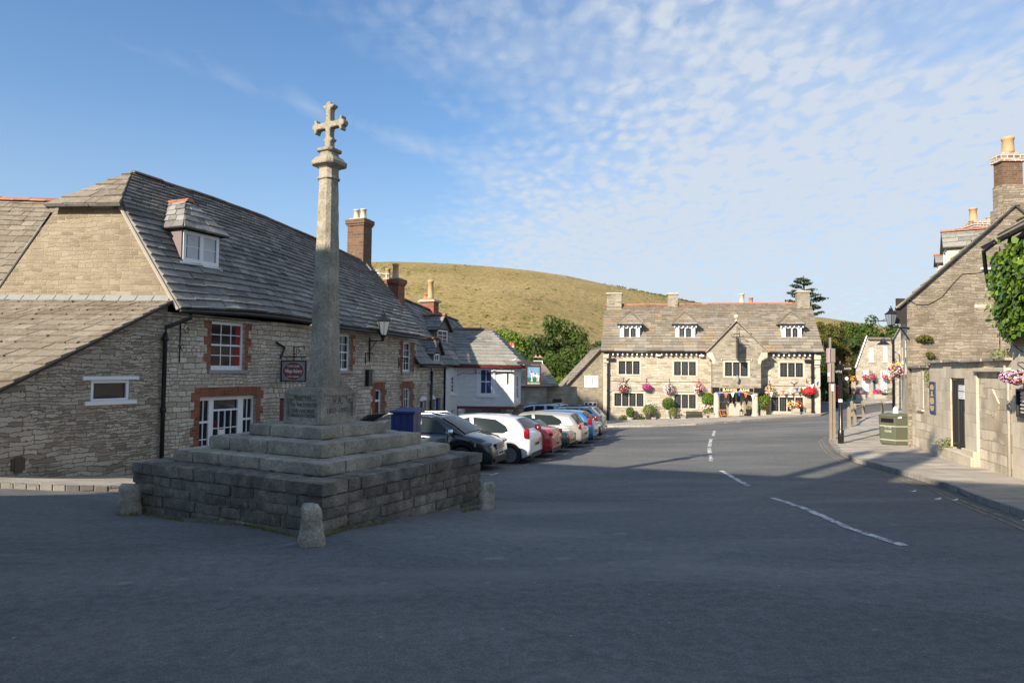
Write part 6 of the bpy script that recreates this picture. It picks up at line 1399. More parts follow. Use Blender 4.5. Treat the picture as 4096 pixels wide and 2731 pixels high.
ovr = .30; e0 = FC.p(-.42, ev[1] - sl*.42, .14); r0 = FC.p(UR, zrg + .03, .14); e1 = e0 + SD*9.4; r1 = r0 + SD*9.4
m = MB(); tiles(m, patch([(0, e1), (1, r1)], [(0, e0), (1, r0)]), 17, .5, .042, 101); er_ = FC.p(2*UR + .42, ev[1] - sl*.42, .14); tiles(m, patch([(0, er_), (1, r0)], [(0, er_ + SD*9.4), (1, r1)]), 12, .8, .042, 102)
ro = m.build('roof', [M['slate_warm'], M['sarking']], ch); m = MB(); ridge_tiles(m, [r0 + V((0, 0, .03)), r1 + V((0, 0, .03))], .13, .45); m.build('ridge_tiles', M['terracotta_dull'], ro)
m = MB(); q = FC.p(0, 0); m.box(q.x - .38, q.x - .02, q.y - .02, q.y + .06, ev[1] - .95, ev[1] - .02); m.build('eaves_board', M['wood_dark'], ch)
# big chimney
uc = FC.hit(4004, 700)[0]; zt = FC.hit(4040, 610)[1]; zbr = FC.hit(4040, 740)[1]; cwid = 2*(UR - uc); cx = FC.p(UR, 0, -.42)
m = MB(); FC.box(m, uc, uc + cwid, zrg - 1.6, zbr, -.45, .06); FC.box(m, uc - .07, uc + cwid + .07, zrg - 1.9, zrg - .1, -.5, .025); co_ = m.build('chimney', M['right_gable'], ch)
m = MB(); FC.box(m, uc + .03, uc + cwid - .03, zbr + .002, zt - .35, -.42, .03); m.build('chimney_brickwork', M['brick_old'], co_); m = MB(); FC.box(m, uc - .06, uc + cwid + .06, zt - .348, zt - .07, -.48, .09); m.build('chimney_crown', M['brick_white'], co_)
m = MB(); FC.box(m, uc + .08, uc + cwid - .08, zt - .068, zt + .03, -.38, .0); m.build('chimney_cap', M['mortar'], co_, bevel=.04)
pu = FC.hit(4049, 700)[0]; m = MB(); m.lathe([(.21, zt), (.20, zt + .12), (.185, zt + .5), (.21, zt + .52), (.215, zt + .60), (.19, zt + .62), (.12, zt + .60)], FC.p(pu, 0, -.19), 16); m.build('chimney_pot', M['pot_buff'], co_, smooth=True)
# side dormers on the street slope
for (x0, x1, yt, ye, s, lbl) in ((560, 985, 205, 395, 2.2, 0), (490, 700, 450, 540, 5.2, 1)):
    Y = YG + s*SD.y; a = atY(*zU(x0, yt), Y); zt_ = a.z; ze_ = atY(*zU(x0, ye), Y).z; xi = a.x + (3.2 if lbl == 0 else 1.8); n = 1.25 if lbl == 0 else .8
    DD = Frame((a.x + .16, Y), -SD); w2_ = n; m = MB()
    f = lambda u, z, d: DD.p(u, z, d)
    for u in (-w2_/2, w2_/2 - .08): m.hexa([f(u, ze_ - 1.5, 0), f(u + .08, ze_ - 1.5, 0), f(u + .08, ze_ - 1.5, -2.8), f(u, ze_ - 1.5, -2.8), f(u, ze_, 0), f(u + .08, ze_, 0), f(u + .08, ze_, -2.8), f(u, ze_, -2.8)])
    o = m.build('dormer', M['offwhite_paint'], ch)
    sash(DD, (-w2_/2 + .08, w2_/2 - .08, ze_ - 1.4, ze_), o, 2, 2, .06, rec=-.02, sill=None, meeting=False)
    r = MB(); tiles(r, patch([(0, f(w2_/2 + .16, ze_ - .02, .14)), (1, f(0, zt_, .14))], [(0, f(w2_/2 + .16, ze_ - .02, -2.6)), (1, f(0, zt_, -3.2))]), 4, .5, .04, 105); tiles(r, patch([(0, f(-w2_/2 - .16, ze_ - .02, -2.6)), (1, f(0, zt_, -3.2))], [(0, f(-w2_/2 - .16, ze_ - .02, .14)), (1, f(0, zt_, .14))]), 4, .5, .04, 106)
    r.build('dormer_roof', [M['slate_mossy'], M['sarking']], o); k = MB(); ridge_tiles(k, [f(0, zt_ + .03, .16), f(0, zt_ + .03, -3.2)], .11, .45); k.build('ridge_tiles', M['terracotta'], o)
a, b = atY(*zU(896, 92), 31), atY(*zU(1075, 190), 31); chimney(ch, ((a.x + b.x)/2, 31.2), (1, 0), b.x - a.x, .6, b.z - 1.6, a.z, 'brick_white', [(-.25, 0, .17, .62), (.5, 0, .15, .2)], cap='proj')
# cable and bits on the gable
m = MB(); m.tube([FC.p(*FC.hit(*zU(*q)), .02) for q in ((205, 905), (300, 965), (420, 965), (560, 890), (690, 735), (780, 645), (960, 632), (1060, 605))], .012, 4); m.build('cable', M['black_iron'], ch)
u, z = FC.hit(*zU(1025, 588)); m = MB(); FC.box(m, u - .18, u + .18, z - .04, z + .04, 0, .08); m.build('bracket_box', M['white_paint'], ch)
u, z = FC.hit(*zU(995, 978)); m = MB(); FC.box(m, u - .30, u + .30, z - .07, z + .07, 0, .012); m.build('pale_block', M['ashlar'], ch)
# plants rooted in the gable
for (x, y, w_, h_, n, lb) in ((365, 1320, 95, 38, 420, 'dry bushy weed rooted in the gable wall above the coping at right'), (430, 1490, 40, 40, 110, 'small rusty weed growing just above the wall coping')):
    u, z = FC.hit(*zU(x, y)); rt = thing('wall_plant', FC.p(u, z), lb, 'plant'); m = MB(); rr = random.Random(x)
    leaves(m, FC.p(u, z, .10), (w_/2.6136/2731*YG, .14, h_/2.6136/2731*YG), n, .085, rr, shell=.1); m.build('foliage', M['leaf_autumn'], rt); k = MB()
    for _ in range(7): k.tube([FC.p(u, z - .05, 0), FC.p(u + rr.uniform(-.5, .5), z + rr.uniform(-.2, .2), .14)], .008, 4)
    k.build('stem', M['bark'], rt)

# ------------------------------------------------------------------ old wall with the iron gate
ow = thing('stone_wall', (13, 20, -.7), 'high old stone wall with a barred gate, notice board and slab coping beside the pavement', 'wall')
FW = Frame(WR0, WR1 - WR0); hh_ = FW.hit
u445, u835, u1290 = hh_(*zL(445, 300))[0], hh_(*zL(838, 300))[0], hh_(*zL(1290, 300))[0]; z1 = hh_(*zL(320, 318))[1]; z2 = hh_(*zL(640, 262))[1]; z3_ = hh_(*zL(1060, 250))[1]
gt_ = FW.op(*zL(655, 440), *zL(840, 1180)); gu0, gu1 = gt_[0], gt_[1]; gzb = hh_(*zL(835, 1190))[1]; gzt = z2
m = MB(); FW.wall(m, -.02, u445, -1.6, z1); m.build('wall_end', M['right_wall'], ow)
m = MB(); FW.wall(m, u445, gu0, -1.6, z2); m.face([FW.p(u445, -1.6), FW.p(u445, -1.6, -.35), FW.p(u445, z2, -.35), FW.p(u445, z2)]); m.face([FW.p(gu0, -1.6), FW.p(gu0, z2), FW.p(gu0, z2, -.4), FW.p(gu0, -1.6, -.4)]); FW.wall(m, gu0, gu1, gzt - .45, z2); m.build('gate_pier', M['right_pale'], ow)
m = MB(); FW.wall(m, gu1, u1290, -1.6, z3_); m.face([FW.p(gu1, -1.6), FW.p(gu1, -1.6, -.4), FW.p(gu1, z3_, -.4), FW.p(gu1, z3_)]); m.build('wall_panel', M['right_wall'], ow)
m = MB(); pu1 = hh_(*zL(955, 600))[0]; FW.box(m, gu1 + .002, pu1, -1.6, z3_ - .24, -.3, .06); FW.box(m, pu1 - .0, u1290 + .0, z3_ - .26, z3_ - .16, -.02, .14); m.build('pilaster', M['right_pale'], ow, bevel=.015)
m = MB(); 
for (u0, u1, z) in ((-.1, u445 - .01, z1), (u445 - .06, gu1 - .15, z2), (gu1 - .14, u1290 + .1, z3_)):
    n = max(1, round((u1 - u0)/.95)); rr = random.Random(3)
    for i in range(n): FW.box(m, lerp(u0, u1, i/n) + .004, lerp(u0, u1, (i + 1)/n) - .004, z + .002, z + rr.uniform(.07, .10), -.6, rr.uniform(.10, .16))
m.build('coping', M['kerb'], ow, bevel=.012)
m = MB(); rr = random.Random(6)      # yard side of the wall
FW.box(m, -.02, u445, -1.6, z1 - .01, -.5, -.36) if False else None
m.hexa([FW.p(0, -1.6, -.42), FW.p(gu0, -1.6, -.42), FW.p(gu0, -1.6, -.5), FW.p(0, -1.6, -.5), FW.p(0, z1, -.42), FW.p(gu0, z1, -.42), FW.p(gu0, z1, -.5), FW.p(0, z1, -.5)]); m.hexa([FW.p(gu1, -1.6, -.42), FW.p(u1290, -1.6, -.42), FW.p(u1290, -1.6, -.5), FW.p(gu1, -1.6, -.5), FW.p(gu1, z1, -.42), FW.p(u1290, z1, -.42), FW.p(u1290, z1, -.5), FW.p(gu1, z1, -.5)]); m.build('wall_back', M['right_wall'], ow)
m = MB(); a, b = hh_(*zL(530, 1200))[0], hh_(*zL(830, 1300))[0]; FW.box(m, a, pu1 - .02, -1.6, gzb - .05, -.5, .20); FW.box(m, gu1 - .02, pu1 + .04, -1.6, gzb + .10, .07, .16); m.build('doorstep', M['right_pale'], ow, bevel=.02)
m = MB(); u0, zz0 = hh_(*zL(320, 758)); FW.box(m, u0, hh_(*zL(385, 750))[0], zz0, zz0 + .05, 0, .08); FW.box(m, hh_(*zL(325, 500))[0], hh_(*zL(378, 500))[0], hh_(*zL(350, 735))[1], hh_(*zL(350, 330))[1], 0, .025); m.build('blocked_slot', M['right_pale'], ow)
m = MB(); dp = [FW.p(*hh_(*zL(*q), .03), .03) for q in ((1090, 538), (1160, 690), (1098, 830), (1035, 690))]; m.prism(dp, -FW.n*.05); m.build('diamond_plaque', M['right_pale'], ow)
gate = thing('iron_gate', FW.p((gu0 + gu1)/2, gzb), 'tall black spiked iron bar gate with white papers pinned on it', 'gate')
m = MB(); n = 9; zt = hh_(*zL(740, 385))[1]
for i in range(n):
    u = lerp(gu0 + .05, gu1 - .05, i/(n - 1)); m.tube([FW.p(u, gzb, -.07), FW.p(u, zt - .10, -.07), FW.p(u, zt + .02, -.07)], [.022, .022, .004], 6)
zb_, zm = gzb + .10, hh_(*zL(740, 440))[1]
FW.box(m, gu0 + .02, gu1 - .02, zb_ - .03, zb_ + .03, -.09, -.05); FW.box(m, gu0 - .04, gu1 + .0, zm - .03, zm + .03, -.09, -.05); FW.box(m, gu0 + .0, gu0 + .05, gzb, zt - .1, -.10, -.04); m.build('bars', M['black_iron'], gate)
m = MB(); a, b, c, d = FW.op(*zL(738, 495), *zL(798, 568), d=-.03); FW.box(m, a, b, c + .02, d, -.045, -.04); m.build('paper', M['paper'], gate); m = MB(); a2, b2, c2, d2 = FW.op(*zL(738, 572), *zL(800, 645), d=-.03); FW.box(m, a2, b2, c2, c - .0, -.044, -.038); m.build('paper', M['paper'], gate)
m = MB(); rr = random.Random(2)
for k in range(6): z = lerp(c2 + .04, d - .04, k/5); FW.box(m, a + .03, b - rr.uniform(.03, .10), z, z + .012, -.0375, -.037)
m.build('print', M['lead'], gate)
nb = thing('notice_board', FW.p(*hh_(*zL(480, 630))), 'narrow tall blue notice board with gold lettering on the pale gate pier', 'notice board')
a, b, c, d = FW.op(*zL(449, 460), *zL(510, 800)); m = MB(); FW.box(m, a, b, c, d, 0, .04); m.build('board', M['blue_board'], nb, bevel=.006)
m = MB(); rr = random.Random(4)
for k, wd_ in enumerate((.5, .7, .62, .0, .35, .25, .55, .0, .62, .8, .85, .6, .0, .75, .7, .5)):
    if wd_: z = lerp(d - .12, c + .12, k/15); mu_ = (a + b)/2; w_ = (b - a)*wd_*.46; FW.box(m, mu_ - w_, mu_ + w_, z - .028, z + .028, .041, .044)
m.build('lettering', M['gold'], nb)
pipe(ow, [FW.p(u1290 - .12, z3_ - .12, .08), FW.p(u1290 - .03, z3_ - .34, .06), FW.p(u1290 - .02, -1.1, .06)], .035, mat='stone_pot')
q = dG(2134, 1005); wt = thing('wall_plant', FW.p(gu0 - .15, gzb - .1), 'yellow-green weed at the foot of the iron gate', 'plant'); m = MB(); leaves(m, FW.p(gu0 - .1, gzb + .03, .10), (.30, .2, .22), 240, .06, random.Random(1), shell=.1); m.build('foliage', M['leaf_varieg'], wt)
w3_ = thing('wall_plant', FW.p(u445 - .05, 1.0), 'trailing weed hanging down the joint left of the blue notice board', 'plant'); m = MB(); a = FW.p(*hh_(*zL(437, 395)), .06); leaves(m, a, (.13, .1, .42), 170, .05, random.Random(2), shell=.1); m.build('foliage', M['leaf_varieg'], w3_)

# ------------------------------------------------------------------ ivy house at the right edge
ih_ = thing('ivy_house', (11.5, 13, -.5), 'pale stone house at the right edge smothered in ivy under its eaves', 'house')
UE = u1290 + 9; ezr = hh_(*zU(1243, 325))[1]; ezs = (hh_(*zU(1400, 285))[1] - ezr)/(hh_(*zU(1400, 285))[0] - hh_(*zU(1243, 325))[0])
cs_ = FW.op(*zL(1388, 535), *zL(1500, 845)); ux0 = cs_[0]
m = MB(); FW.wall(m, u1290, UE, -1.5, ezr + .0); a, b = FW.p(u1290, 0), FW.p(u1290, 0, -6); m.face([V((b.x, b.y, -1.5)), V((b.x, b.y, ezr)), V((a.x, a.y, ezr)), V((a.x, a.y, -1.5))]); c = FW.p(u1290, ezr + 2.6, -3); m.face([V((b.x, b.y, ezr)), c, V((a.x, a.y, ezr))]); a2, b2 = FW.p(UE, 0), FW.p(UE, 0, -6); m.face([V((a2.x, a2.y, -1.5)), V((a2.x, a2.y, ezr)), V((b2.x, b2.y, ezr)), V((b2.x, b2.y, -1.5))]); m.build('wall', M['right_pale'], ih_)
m = MB(); tiles(m, patch([(0, FW.p(u1290 - .35, ezr - .05, .38)), (1, FW.p(u1290 - .35, ezr + 2.7, -3))], [(0, FW.p(UE, ezr - .05, .38)), (1, FW.p(UE, ezr + 2.7, -3))]), 12, .55, .045, 111); tiles(m, patch([(0, FW.p(UE, ezr - .05, -6.4)), (1, FW.p(UE, ezr + 2.7, -3))], [(0, FW.p(u1290 - .35, ezr - .05, -6.4)), (1, FW.p(u1290 - .35, ezr + 2.7, -3))]), 9, .8, .045, 112); m.build('roof', [M['slate_warm'], M['sarking']], ih_)
pipe(ih_, [FW.p(u1290 + .5, ezr - .08, .42), FW.p(u1290 - .25, ezr - .14, .42), FW.p(u1290 - .7, ezr - .55, .25), FW.p(u1290 - 1.0, ezr - .9, .1)], .045)
iv = thing('ivy', FW.p(u1290 + .6, 2.2), 'mass of glossy green ivy hanging down the wall of the right edge house', 'ivy'); m = MB(); rr = random.Random(12)
poly = [(1150, 440), (1240, 380), (1300, 330), (1440, 290), (1700, 250), (1700, 1000), (1500, 1180), (1400, 1250), (1310, 1330), (1270, 1360), (1200, 1280), (1165, 1180), (1190, 1090), (1120, 1090), (1090, 1000), (1150, 930), (1085, 850), (1060, 790), (1035, 740), (1085, 650), (1095, 560), (1085, 480)]
def inside(x, y):
    r = False; n = len(poly)
    for i in range(n):
        (x0, y0), (x1, y1) = poly[i-1], poly[i]
        if (y0 > y) != (y1 > y) and x < (x1 - x0)*(y - y0)/(y1 - y0) + x0: r = not r
    return r
k = 0
while k < 5200:
    x, y = rr.uniform(1020, 1700), rr.uniform(240, 1370)
    if not inside(x, y) and rr.random() > .03: continue
    dd = rr.uniform(.05, .42)*(1 - max(0, (y - 900)/1400)); u, z = hh_(*zU(x, y), dd); w_ = FW.p(u, z, dd); k += 1
    nrm = (FW.n + V((rr.gauss(0, .45), rr.gauss(0, .45), .35 + rr.gauss(0, .35)))).normalized(); a = nrm.cross(V((rr.gauss(0, 1), rr.gauss(0, 1), rr.gauss(0, 1)))).normalized(); b = nrm.cross(a); s = rr.uniform(.05, .095)
    m.face([w_ - a*s, w_ - a*s*.35 + b*s*.75, w_ + a*s*.25 + b*s*.62, w_ + a*s*1.1, w_ + a*s*.25 - b*s*.62, w_ - a*s*.35 - b*s*.75])
m.build('foliage', M['leaf_ivy'], iv)
m = MB(); 
for q in ([(1290, 1350), (1360, 1420), (1440, 1480)], [(1160, 700), (1170, 1000), (1175, 1440)], [(1270, 1340), (1240, 1200), (1220, 1000)]): m.tube([FW.p(*hh_(*zU(*p), .05), .05) for p in q], .012, 5)
m.build('stem', M['bark'], iv)
m = MB(); rr = random.Random(3); leaves(m, FW.p(u1290 - .3, z3_ + .14, 0), (.45, .3, .16), 200, .06, rr, shell=.1); wp4 = thing('wall_plant', FW.p(u1290 - .3, z3_), 'low yellowish weeds along the coping below the ivy', 'plant'); m.build('foliage', M['leaf_varieg'], wp4)
ncs = thing('display_case', FW.p(cs_[0], cs_[2]), 'dark framed glazed display case on the wall, cut by the right edge', 'notice'); m = MB(); a, b, c, d = cs_; FW.box(m, a, b + .5, c, c + .05, 0, .09); FW.box(m, a, b + .5, d - .05, d, 0, .09); FW.box(m, a, a + .05, c + .05, d - .05, 0, .09); m.build('frame', M['wood_dark'], ncs); m = MB(); FW.box(m, a + .05, b + .5, c + .05, d - .05, 0, .05); m.build('pane', M['glass'], ncs)
m = MB()
for k in range(6): z = lerp(c + .1, d - .12, k/5); FW.box(m, a + .14, b + .3, z, z + .03, .051, .053)
m.build('lettering', M['pale_letter'], ncs)
# ------------------------------------------------------------------ cars
def car(name, label, paint, nose, ax, sp, group='cars parked side by side in the bays'):
    """nose: ground point under the end that faces the road; ax: unit vector from the other end to it; sp: shape"""
    L, W, H = sp['L'], sp['W'], sp['H']; hL = L/2; rev = sp.get('rear_out', False)      # local +x = front of the car
    ax = V((ax[0], ax[1])).normalized(); c = V((nose[0], nose[1])) - ax*hL; f = -ax if rev else ax
    root = thing(name, (c.x, c.y, 0), label, 'car', group, math.atan2(f.y, f.x))
    za, zb = G(*(c + ax*sp['wb']/2)), G(*(c - ax*sp['wb']/2)); root.location.z = (za + zb)/2
    pitch = math.atan2(za - zb, sp['wb'])*(1 if rev else -1); root.rotation_euler = (0, pitch, root.rotation_euler.z)
    deck = sp['deck']; rw = sp['rw']; wx = sp.get('wx', (hL - .86, hL - .86 - sp['wb']))
    K = sp.get('end', .84)
    def zt(x): return _interp(deck, x)
    def wd(x): t = abs(x)/hL; return W/2*(1 - (1 - K)*max(0, (t - .62)/.38)**2.2)
    def zb_(x):
        z = .20 + .12*max(0, (abs(x)/hL - .80)/.2)**2
        return z
    def zs_(x):
        z = zb_(x)
        for q in wx:
            ra = rw*1.17
            if abs(x - q) < ra: z = max(z, rw + math.sqrt(ra*ra - (x - q)**2)*.98)
        return z
    xs = sorted(set([-hL, -hL + .02, -hL + .06, hL - .02, hL - .06, hL] + [lerp(-hL + .1, hL - .1, i/52) for i in range(53)] + [q + k*rw*1.17 for q in wx for k in (-1, 1)] + [q + k*rw*1.16 for q in wx for k in (-1, 1)]))
    m = MB(); rings = []
    for x in xs:
        b, t, w_ = zs_(x), zt(x), wd(x); e = 1 if hL - abs(x) > .05 else (.965 if hL - abs(x) > .01 else .90); sh = max(b + .03, t - .05)
        w_ *= e; P_ = [(w_*.90, b), (w_*.965, b), (w_, lerp(b, sh, .35)), (w_, lerp(b, sh, .62)), (w_*.985, lerp(b, sh, .86)), (w_*.955, sh), (w_*.90, t - .012), (w_*.72, t + .008), (w_*.4, t + .025), (0, t + .03)]
        if e < .95: P_ = [(y, lerp(z, (b + t)/2, .16)) for y, z in P_]
        rings.append([m.vert((x, y, z)) for y, z in P_] + [m.vert((x, -y, z)) for y, z in P_[-2::-1]])
    n = len(rings[0])
    for A, B_ in zip(rings, rings[1:]):
        for k in range(n - 1): m.idx((A[k], B_[k], B_[k+1], A[k+1]))
    m.idx(rings[0]); m.idx(rings[-1][::-1])
    # cabin shell
    g0, g1, g2, g3 = sp['cab']      # windscreen foot, roof front, roof rear, rear foot (x); heights
    zbelt = sp['belt']; zr_f, zr_r = sp.get('roof', (H - .02, H - .05)); ym = W/2*.925; tum = sp.get('tum', .30)
    prof = [(g3, zt(g3) - .02), (lerp(g3, g2, .5), lerp(zt(g3), zr_r, .56)), (g2, zr_r - .015), (lerp(g2, g1, .3), lerp(zr_r, H, .7)), (lerp(g2, g1, .7), H), (g1, zr_f - .01), (lerp(g1, g0, .5), lerp(zr_f, zt(g0), .46)), (g0, zt(g0) - .02)]
    zr = lambda x: _interp(prof, x)
    ys = lambda x, z: min(wd(x)*.955, ym) - max(0, z - zbelt)*tum
    cx = sorted(set([lerp(g3, g0, i/44) for i in range(45)] + [p[0] for p in prof])); rr_ = []
    top = MB() if sp.get('soft') else m
    for x in cx:
        r = zr(x); zlow = min(zbelt - .06, r - .01); a = []
        for t in (0, .5, .9): z = lerp(zlow, max(zlow, r - .05), t); a.append((ys(x, z), z))
        yr = ys(x, r); a += [(yr - .03, max(zlow, r - .022)), (yr - .12, r), (yr*.5, r + .022), (0, r + .03)]
        rr_.append([top.vert((x, y, z)) for y, z in a] + [top.vert((x, -y, z)) for y, z in a[-2::-1]])
    n = len(rr_[0])
    for A, B_ in zip(rr_, rr_[1:]):
        for k in range(n - 1): top.idx((A[k], B_[k], B_[k+1], A[k+1]))
    body = m.build('body', M[paint], root, local=True, smooth=True)
    if sp.get('soft'): top.build('soft_top', M['soft_top'], root, local=True, smooth=True)
    # underside
    m = MB(); m.box(-hL + .25, hL - .25, -W*.42, W*.42, .17, .42)
    for q in wx: m.box(q - rw*1.1, q + rw*1.1, -W*.40, W*.40, .3, rw*2.0)
    m.build('underbody', M['trim'], root, local=True)
    # glass
    def sideglass(pts, s, nm='side_window'):
        g = MB(); P_ = [(x, s*(ys(x, z) + .020), z) for x, z in pts]; P2 = [(x, s*(ys(x, z) - .02), z) for x, z in pts]; i = len(g.v); g.v += [V(p) for p in P_ + P2]; k = len(pts)
        g.idx(range(i, i + k) if s < 0 else range(i + k - 1, i - 1, -1))
        for j in range(k): g.idx((i + j, i + (j+1) % k, i + k + (j+1) % k, i + k + j))
        g.build(nm, M['car_glass'], root, local=True)
    for s in (1, -1):
        for pts in sp['glass']:
            sideglass([(x, zbelt + .02 + (zr(x) - .085 - zbelt)*h) for x, h in pts], s)
    def screen(xa, xb, nm, frac=.90, inset=.02):
        g = MB(); N = 8; R2 = []
        for i in range(5):
            x = lerp(xa, xb, i/4); r = zr(x); row = []
            for j in range(N + 1):
                t = lerp(-1, 1, j/N); w_ = (ys(x, r) - .06)*frac; a = abs(t*w_); yr = ys(x, r); cr_ = .03*(1 - (a/max(.2, yr))**2)
                row.append(g.vert((x + (.010 if xa > 0 or nm == 'windscreen' else -.012), t*w_, r + cr_*.95 + .014)))
            R2.append(row)
        for A, B_ in zip(R2, R2[1:]):
            for j in range(N): g.idx((A[j], A[j+1], B_[j+1], B_[j]))
        g.build(nm, M['car_glass'], root, local=True, smooth=True)
    screen(lerp(g0, g1, .10), lerp(g0, g1, .93), 'windscreen'); screen(lerp(g3, g2, sp.get('rw0', .2)), lerp(g3, g2, .90), 'rear_window', .86)
    # wheels
    for q in wx:
        for s in (1, -1):
            T = Matrix.Rotation(PI/2, 4, 'X'); cy = s*(W/2 - .12)
            t = MB(); t.lathe([(rw*.68, -.10), (rw*.94, -.105), (rw, -.075), (rw, .075), (rw*.94, .105), (rw*.68, .10)], (q, cy, rw), 24, M=T); wo = t.build('wheel', M['rubber'], root, local=True, smooth=False)
            r = MB(); so = s*.085; r.lathe([(rw*.70, -.02 - so), (rw*.66, .0 - so), (rw*.60, .02*s - so), (rw*.60, .03*s - so)], (q, cy, rw), 20, M=T)
            ns = sp.get('spokes', 5)
            for k in range(ns):
                a = k*2*PI/ns; r.hexa([V((q + math.cos(a + d)*rr2, cy + so + s*yy, rw + math.sin(a + d)*rr2)) for yy in (.0, .022) for (d, rr2) in ((-.35, rw*.16), (-.13, rw*.66), (.13, rw*.66), (.35, rw*.16))])
            r.lathe([(rw*.17, -.015), (rw*.15, .03), (rw*.05, .035)], (q, cy + so, rw), 10, M=Matrix.Rotation(-s*PI/2, 4, 'X')); r.build('rim', M['rim'], wo, local=True)
    # lamps, plates, bumpers, mirrors
    def blob(nm, mat, x, y, z, rx, ry, rz, rot=0, sh=3.0):
        g = MB(); N = 16; rings = []
        for i in range(9):
            ph = -PI/2 + PI*i/8; r = []
            for j in range(N):
                th = 2*PI*j/N; f_ = lambda c, e: math.copysign(abs(c)**(2/e), c); p = V((f_(math.cos(ph), sh)*f_(math.cos(th), sh)*rx, f_(math.cos(ph), sh)*f_(math.sin(th), sh)*ry, f_(math.sin(ph), sh)*rz)); p.rotate(Matrix.Rotation(rot, 3, 'Z')); r.append(g.vert(p + V((x, y, z))))
            rings.append(r)
        for A, B_ in zip(rings, rings[1:]):
            for k in range(N): g.idx((A[k], A[(k+1) % N], B_[(k+1) % N], B_[k]))
        g.build(nm, M[mat], root, local=True, smooth=True)
    tl = sp['tail']; hl_ = sp['head']
    for s in (1, -1):
        blob('tail_light', 'tail', -hL + tl[0] + .02, s*(wd(-hL + tl[0]) - tl[3]*.98), tl[1], tl[2]*.80, tl[3]*.95, tl[4]*.80, s*.3, 4.5)
        blob('headlight', 'head', hL - hl_[0], s*(wd(hL - hl_[0]) - hl_[3]*1.25), hl_[1], hl_[2], hl_[3], hl_[4], -s*.30, 3.0)
        if sp.get('mirror', True): blob('door_mirror', sp.get('mirmat', paint), g0 - .42, s*(W/2 + .07), zbelt + .07, .07, .11, .075)
    m = MB(); m.box(-hL - .012, -hL + .06, -.26, .26, sp.get('ply', .55), sp.get('ply', .55) + .115); m.build('rear_plate', M['plate_y'], root, local=True)
    m = MB(); m.box(-hL - .016, -hL - .0125, -.22, .22, sp.get('ply', .55) + .025, sp.get('ply', .55) + .09)
    k = MB(); rs = random.Random(int(L*1000))
    for j in range(7):
        y0 = -.21 + j*.06; 
        for e_, x_ in ((1, -hL - .0155), (0, hL + .0335)):
            if e_ or sp.get('front_plate', True): k.box(x_ - .003, x_ + .003, y0, y0 + .035, (sp.get('ply', .55) if e_ else .42) + .03, (sp.get('ply', .55) if e_ else .42) + .09)
    m = MB(); m.box(hL - .05, hL + .03, -.26, .26, .42, .53); m.build('front_plate', M['plate_w'], root, local=True); k.build('plate_characters', M['trim'], root, local=True)
    m = MB(); zg = sp.get('grille', (.58, .72)); m.box(hL - .09, hL + .005, -.36, .36, *zg); m.box(hL - .08, hL + .01, -.5, .5, .26, .38); m.build('grille', M['trim'], root, local=True)
    m = MB()
    for j in range(4): z = lerp(zg[0] + .01, zg[1] - .01, j/3); m.box(hL + .004, hL + .014, -.35, .35, z - .008, z + .008)
    m.build('grille_bars', M['chrome'], root, local=True)
    if sp.get('skirt', True):
        for nm, x0, x1 in (('rear_bumper_skirt', -hL + .03, -hL + .3), ('front_bumper_skirt', hL - .3, hL - .03)):
            m = MB(); m.box(x0, x1, -W*.36, W*.36, .20, .34); m.build(nm, M['trim'], root, local=True)
    if sp.get('rails'):
        for s in (1, -1):
            m = MB(); m.smooth = True; yy = s*(ys(0, H) - .10); m.tube([(g1 - .05, yy, zr(g1 - .05)), (g1 - .25, yy, zr(g1 - .25) + .07), (g2 + .3, yy, zr(g2 + .3) + .075), (g2 + .1, yy, zr(g2 + .1))], .022, 8); m.build('roof_rail', M[sp['rails']], root, local=True)
    m = MB()
    for s in (1, -1):
        for x in sp.get('seams', (.95, -.1)):
            for z0_, z1_ in ((zs_(x) + .08, zbelt - .09),): m.hexa([(x - .004, s*(wd(x) + .002), z0_), (x + .004, s*(wd(x) + .002), z0_), (x + .004, s*(wd(x) - .03), z0_), (x - .004, s*(wd(x) - .03), z0_), (x - .004, s*(wd(x)*.987 + .002), z1_), (x + .004, s*(wd(x)*.987 + .002), z1_), (x + .004, s*(wd(x) - .05), z1_), (x - .004, s*(wd(x) - .05), z1_)])
    if m.v: m.build('door_seam', M['trim'], root, local=True)
    for s in (1, -1):
        for x in sp.get('handles', (-.25,)): blob('door_handle', paint, x, s*(wd(x) + .012), zbelt - .10, .10, .022, .018)
    return root
def bay(i, back=.25): q = (MW[i] + MW[i+1])/2; return q - BAYX*back
AX = BAYX
hatch = dict(L=4.0, W=1.74, H=1.49, wb=2.51, rw=.31, belt=.93, deck=[(-2.0, .82), (-1.9, .96), (-1.4, .98), (.9, .97), (1.25, .90), (1.75, .78), (1.95, .66), (2.0, .58)], cab=(1.25, .45, -1.45, -1.88), roof=(1.46, 1.40),
             glass=([(.62, .08), (.98, .02), (.50, .92), (.02, 1.0), (-.08, .03)], [(-.18, .03), (-.12, 1.0), (-.85, .93), (-1.22, .55), (-1.30, .22), (-1.12, .03)]), tail=(.13, .92, .12, .11, .24), head=(.18, .68, .18, .13, .08), seams=(.85, -.13, -1.05), handles=(.05, -.95))
SZ = lambda b, **k: {**b, **k}
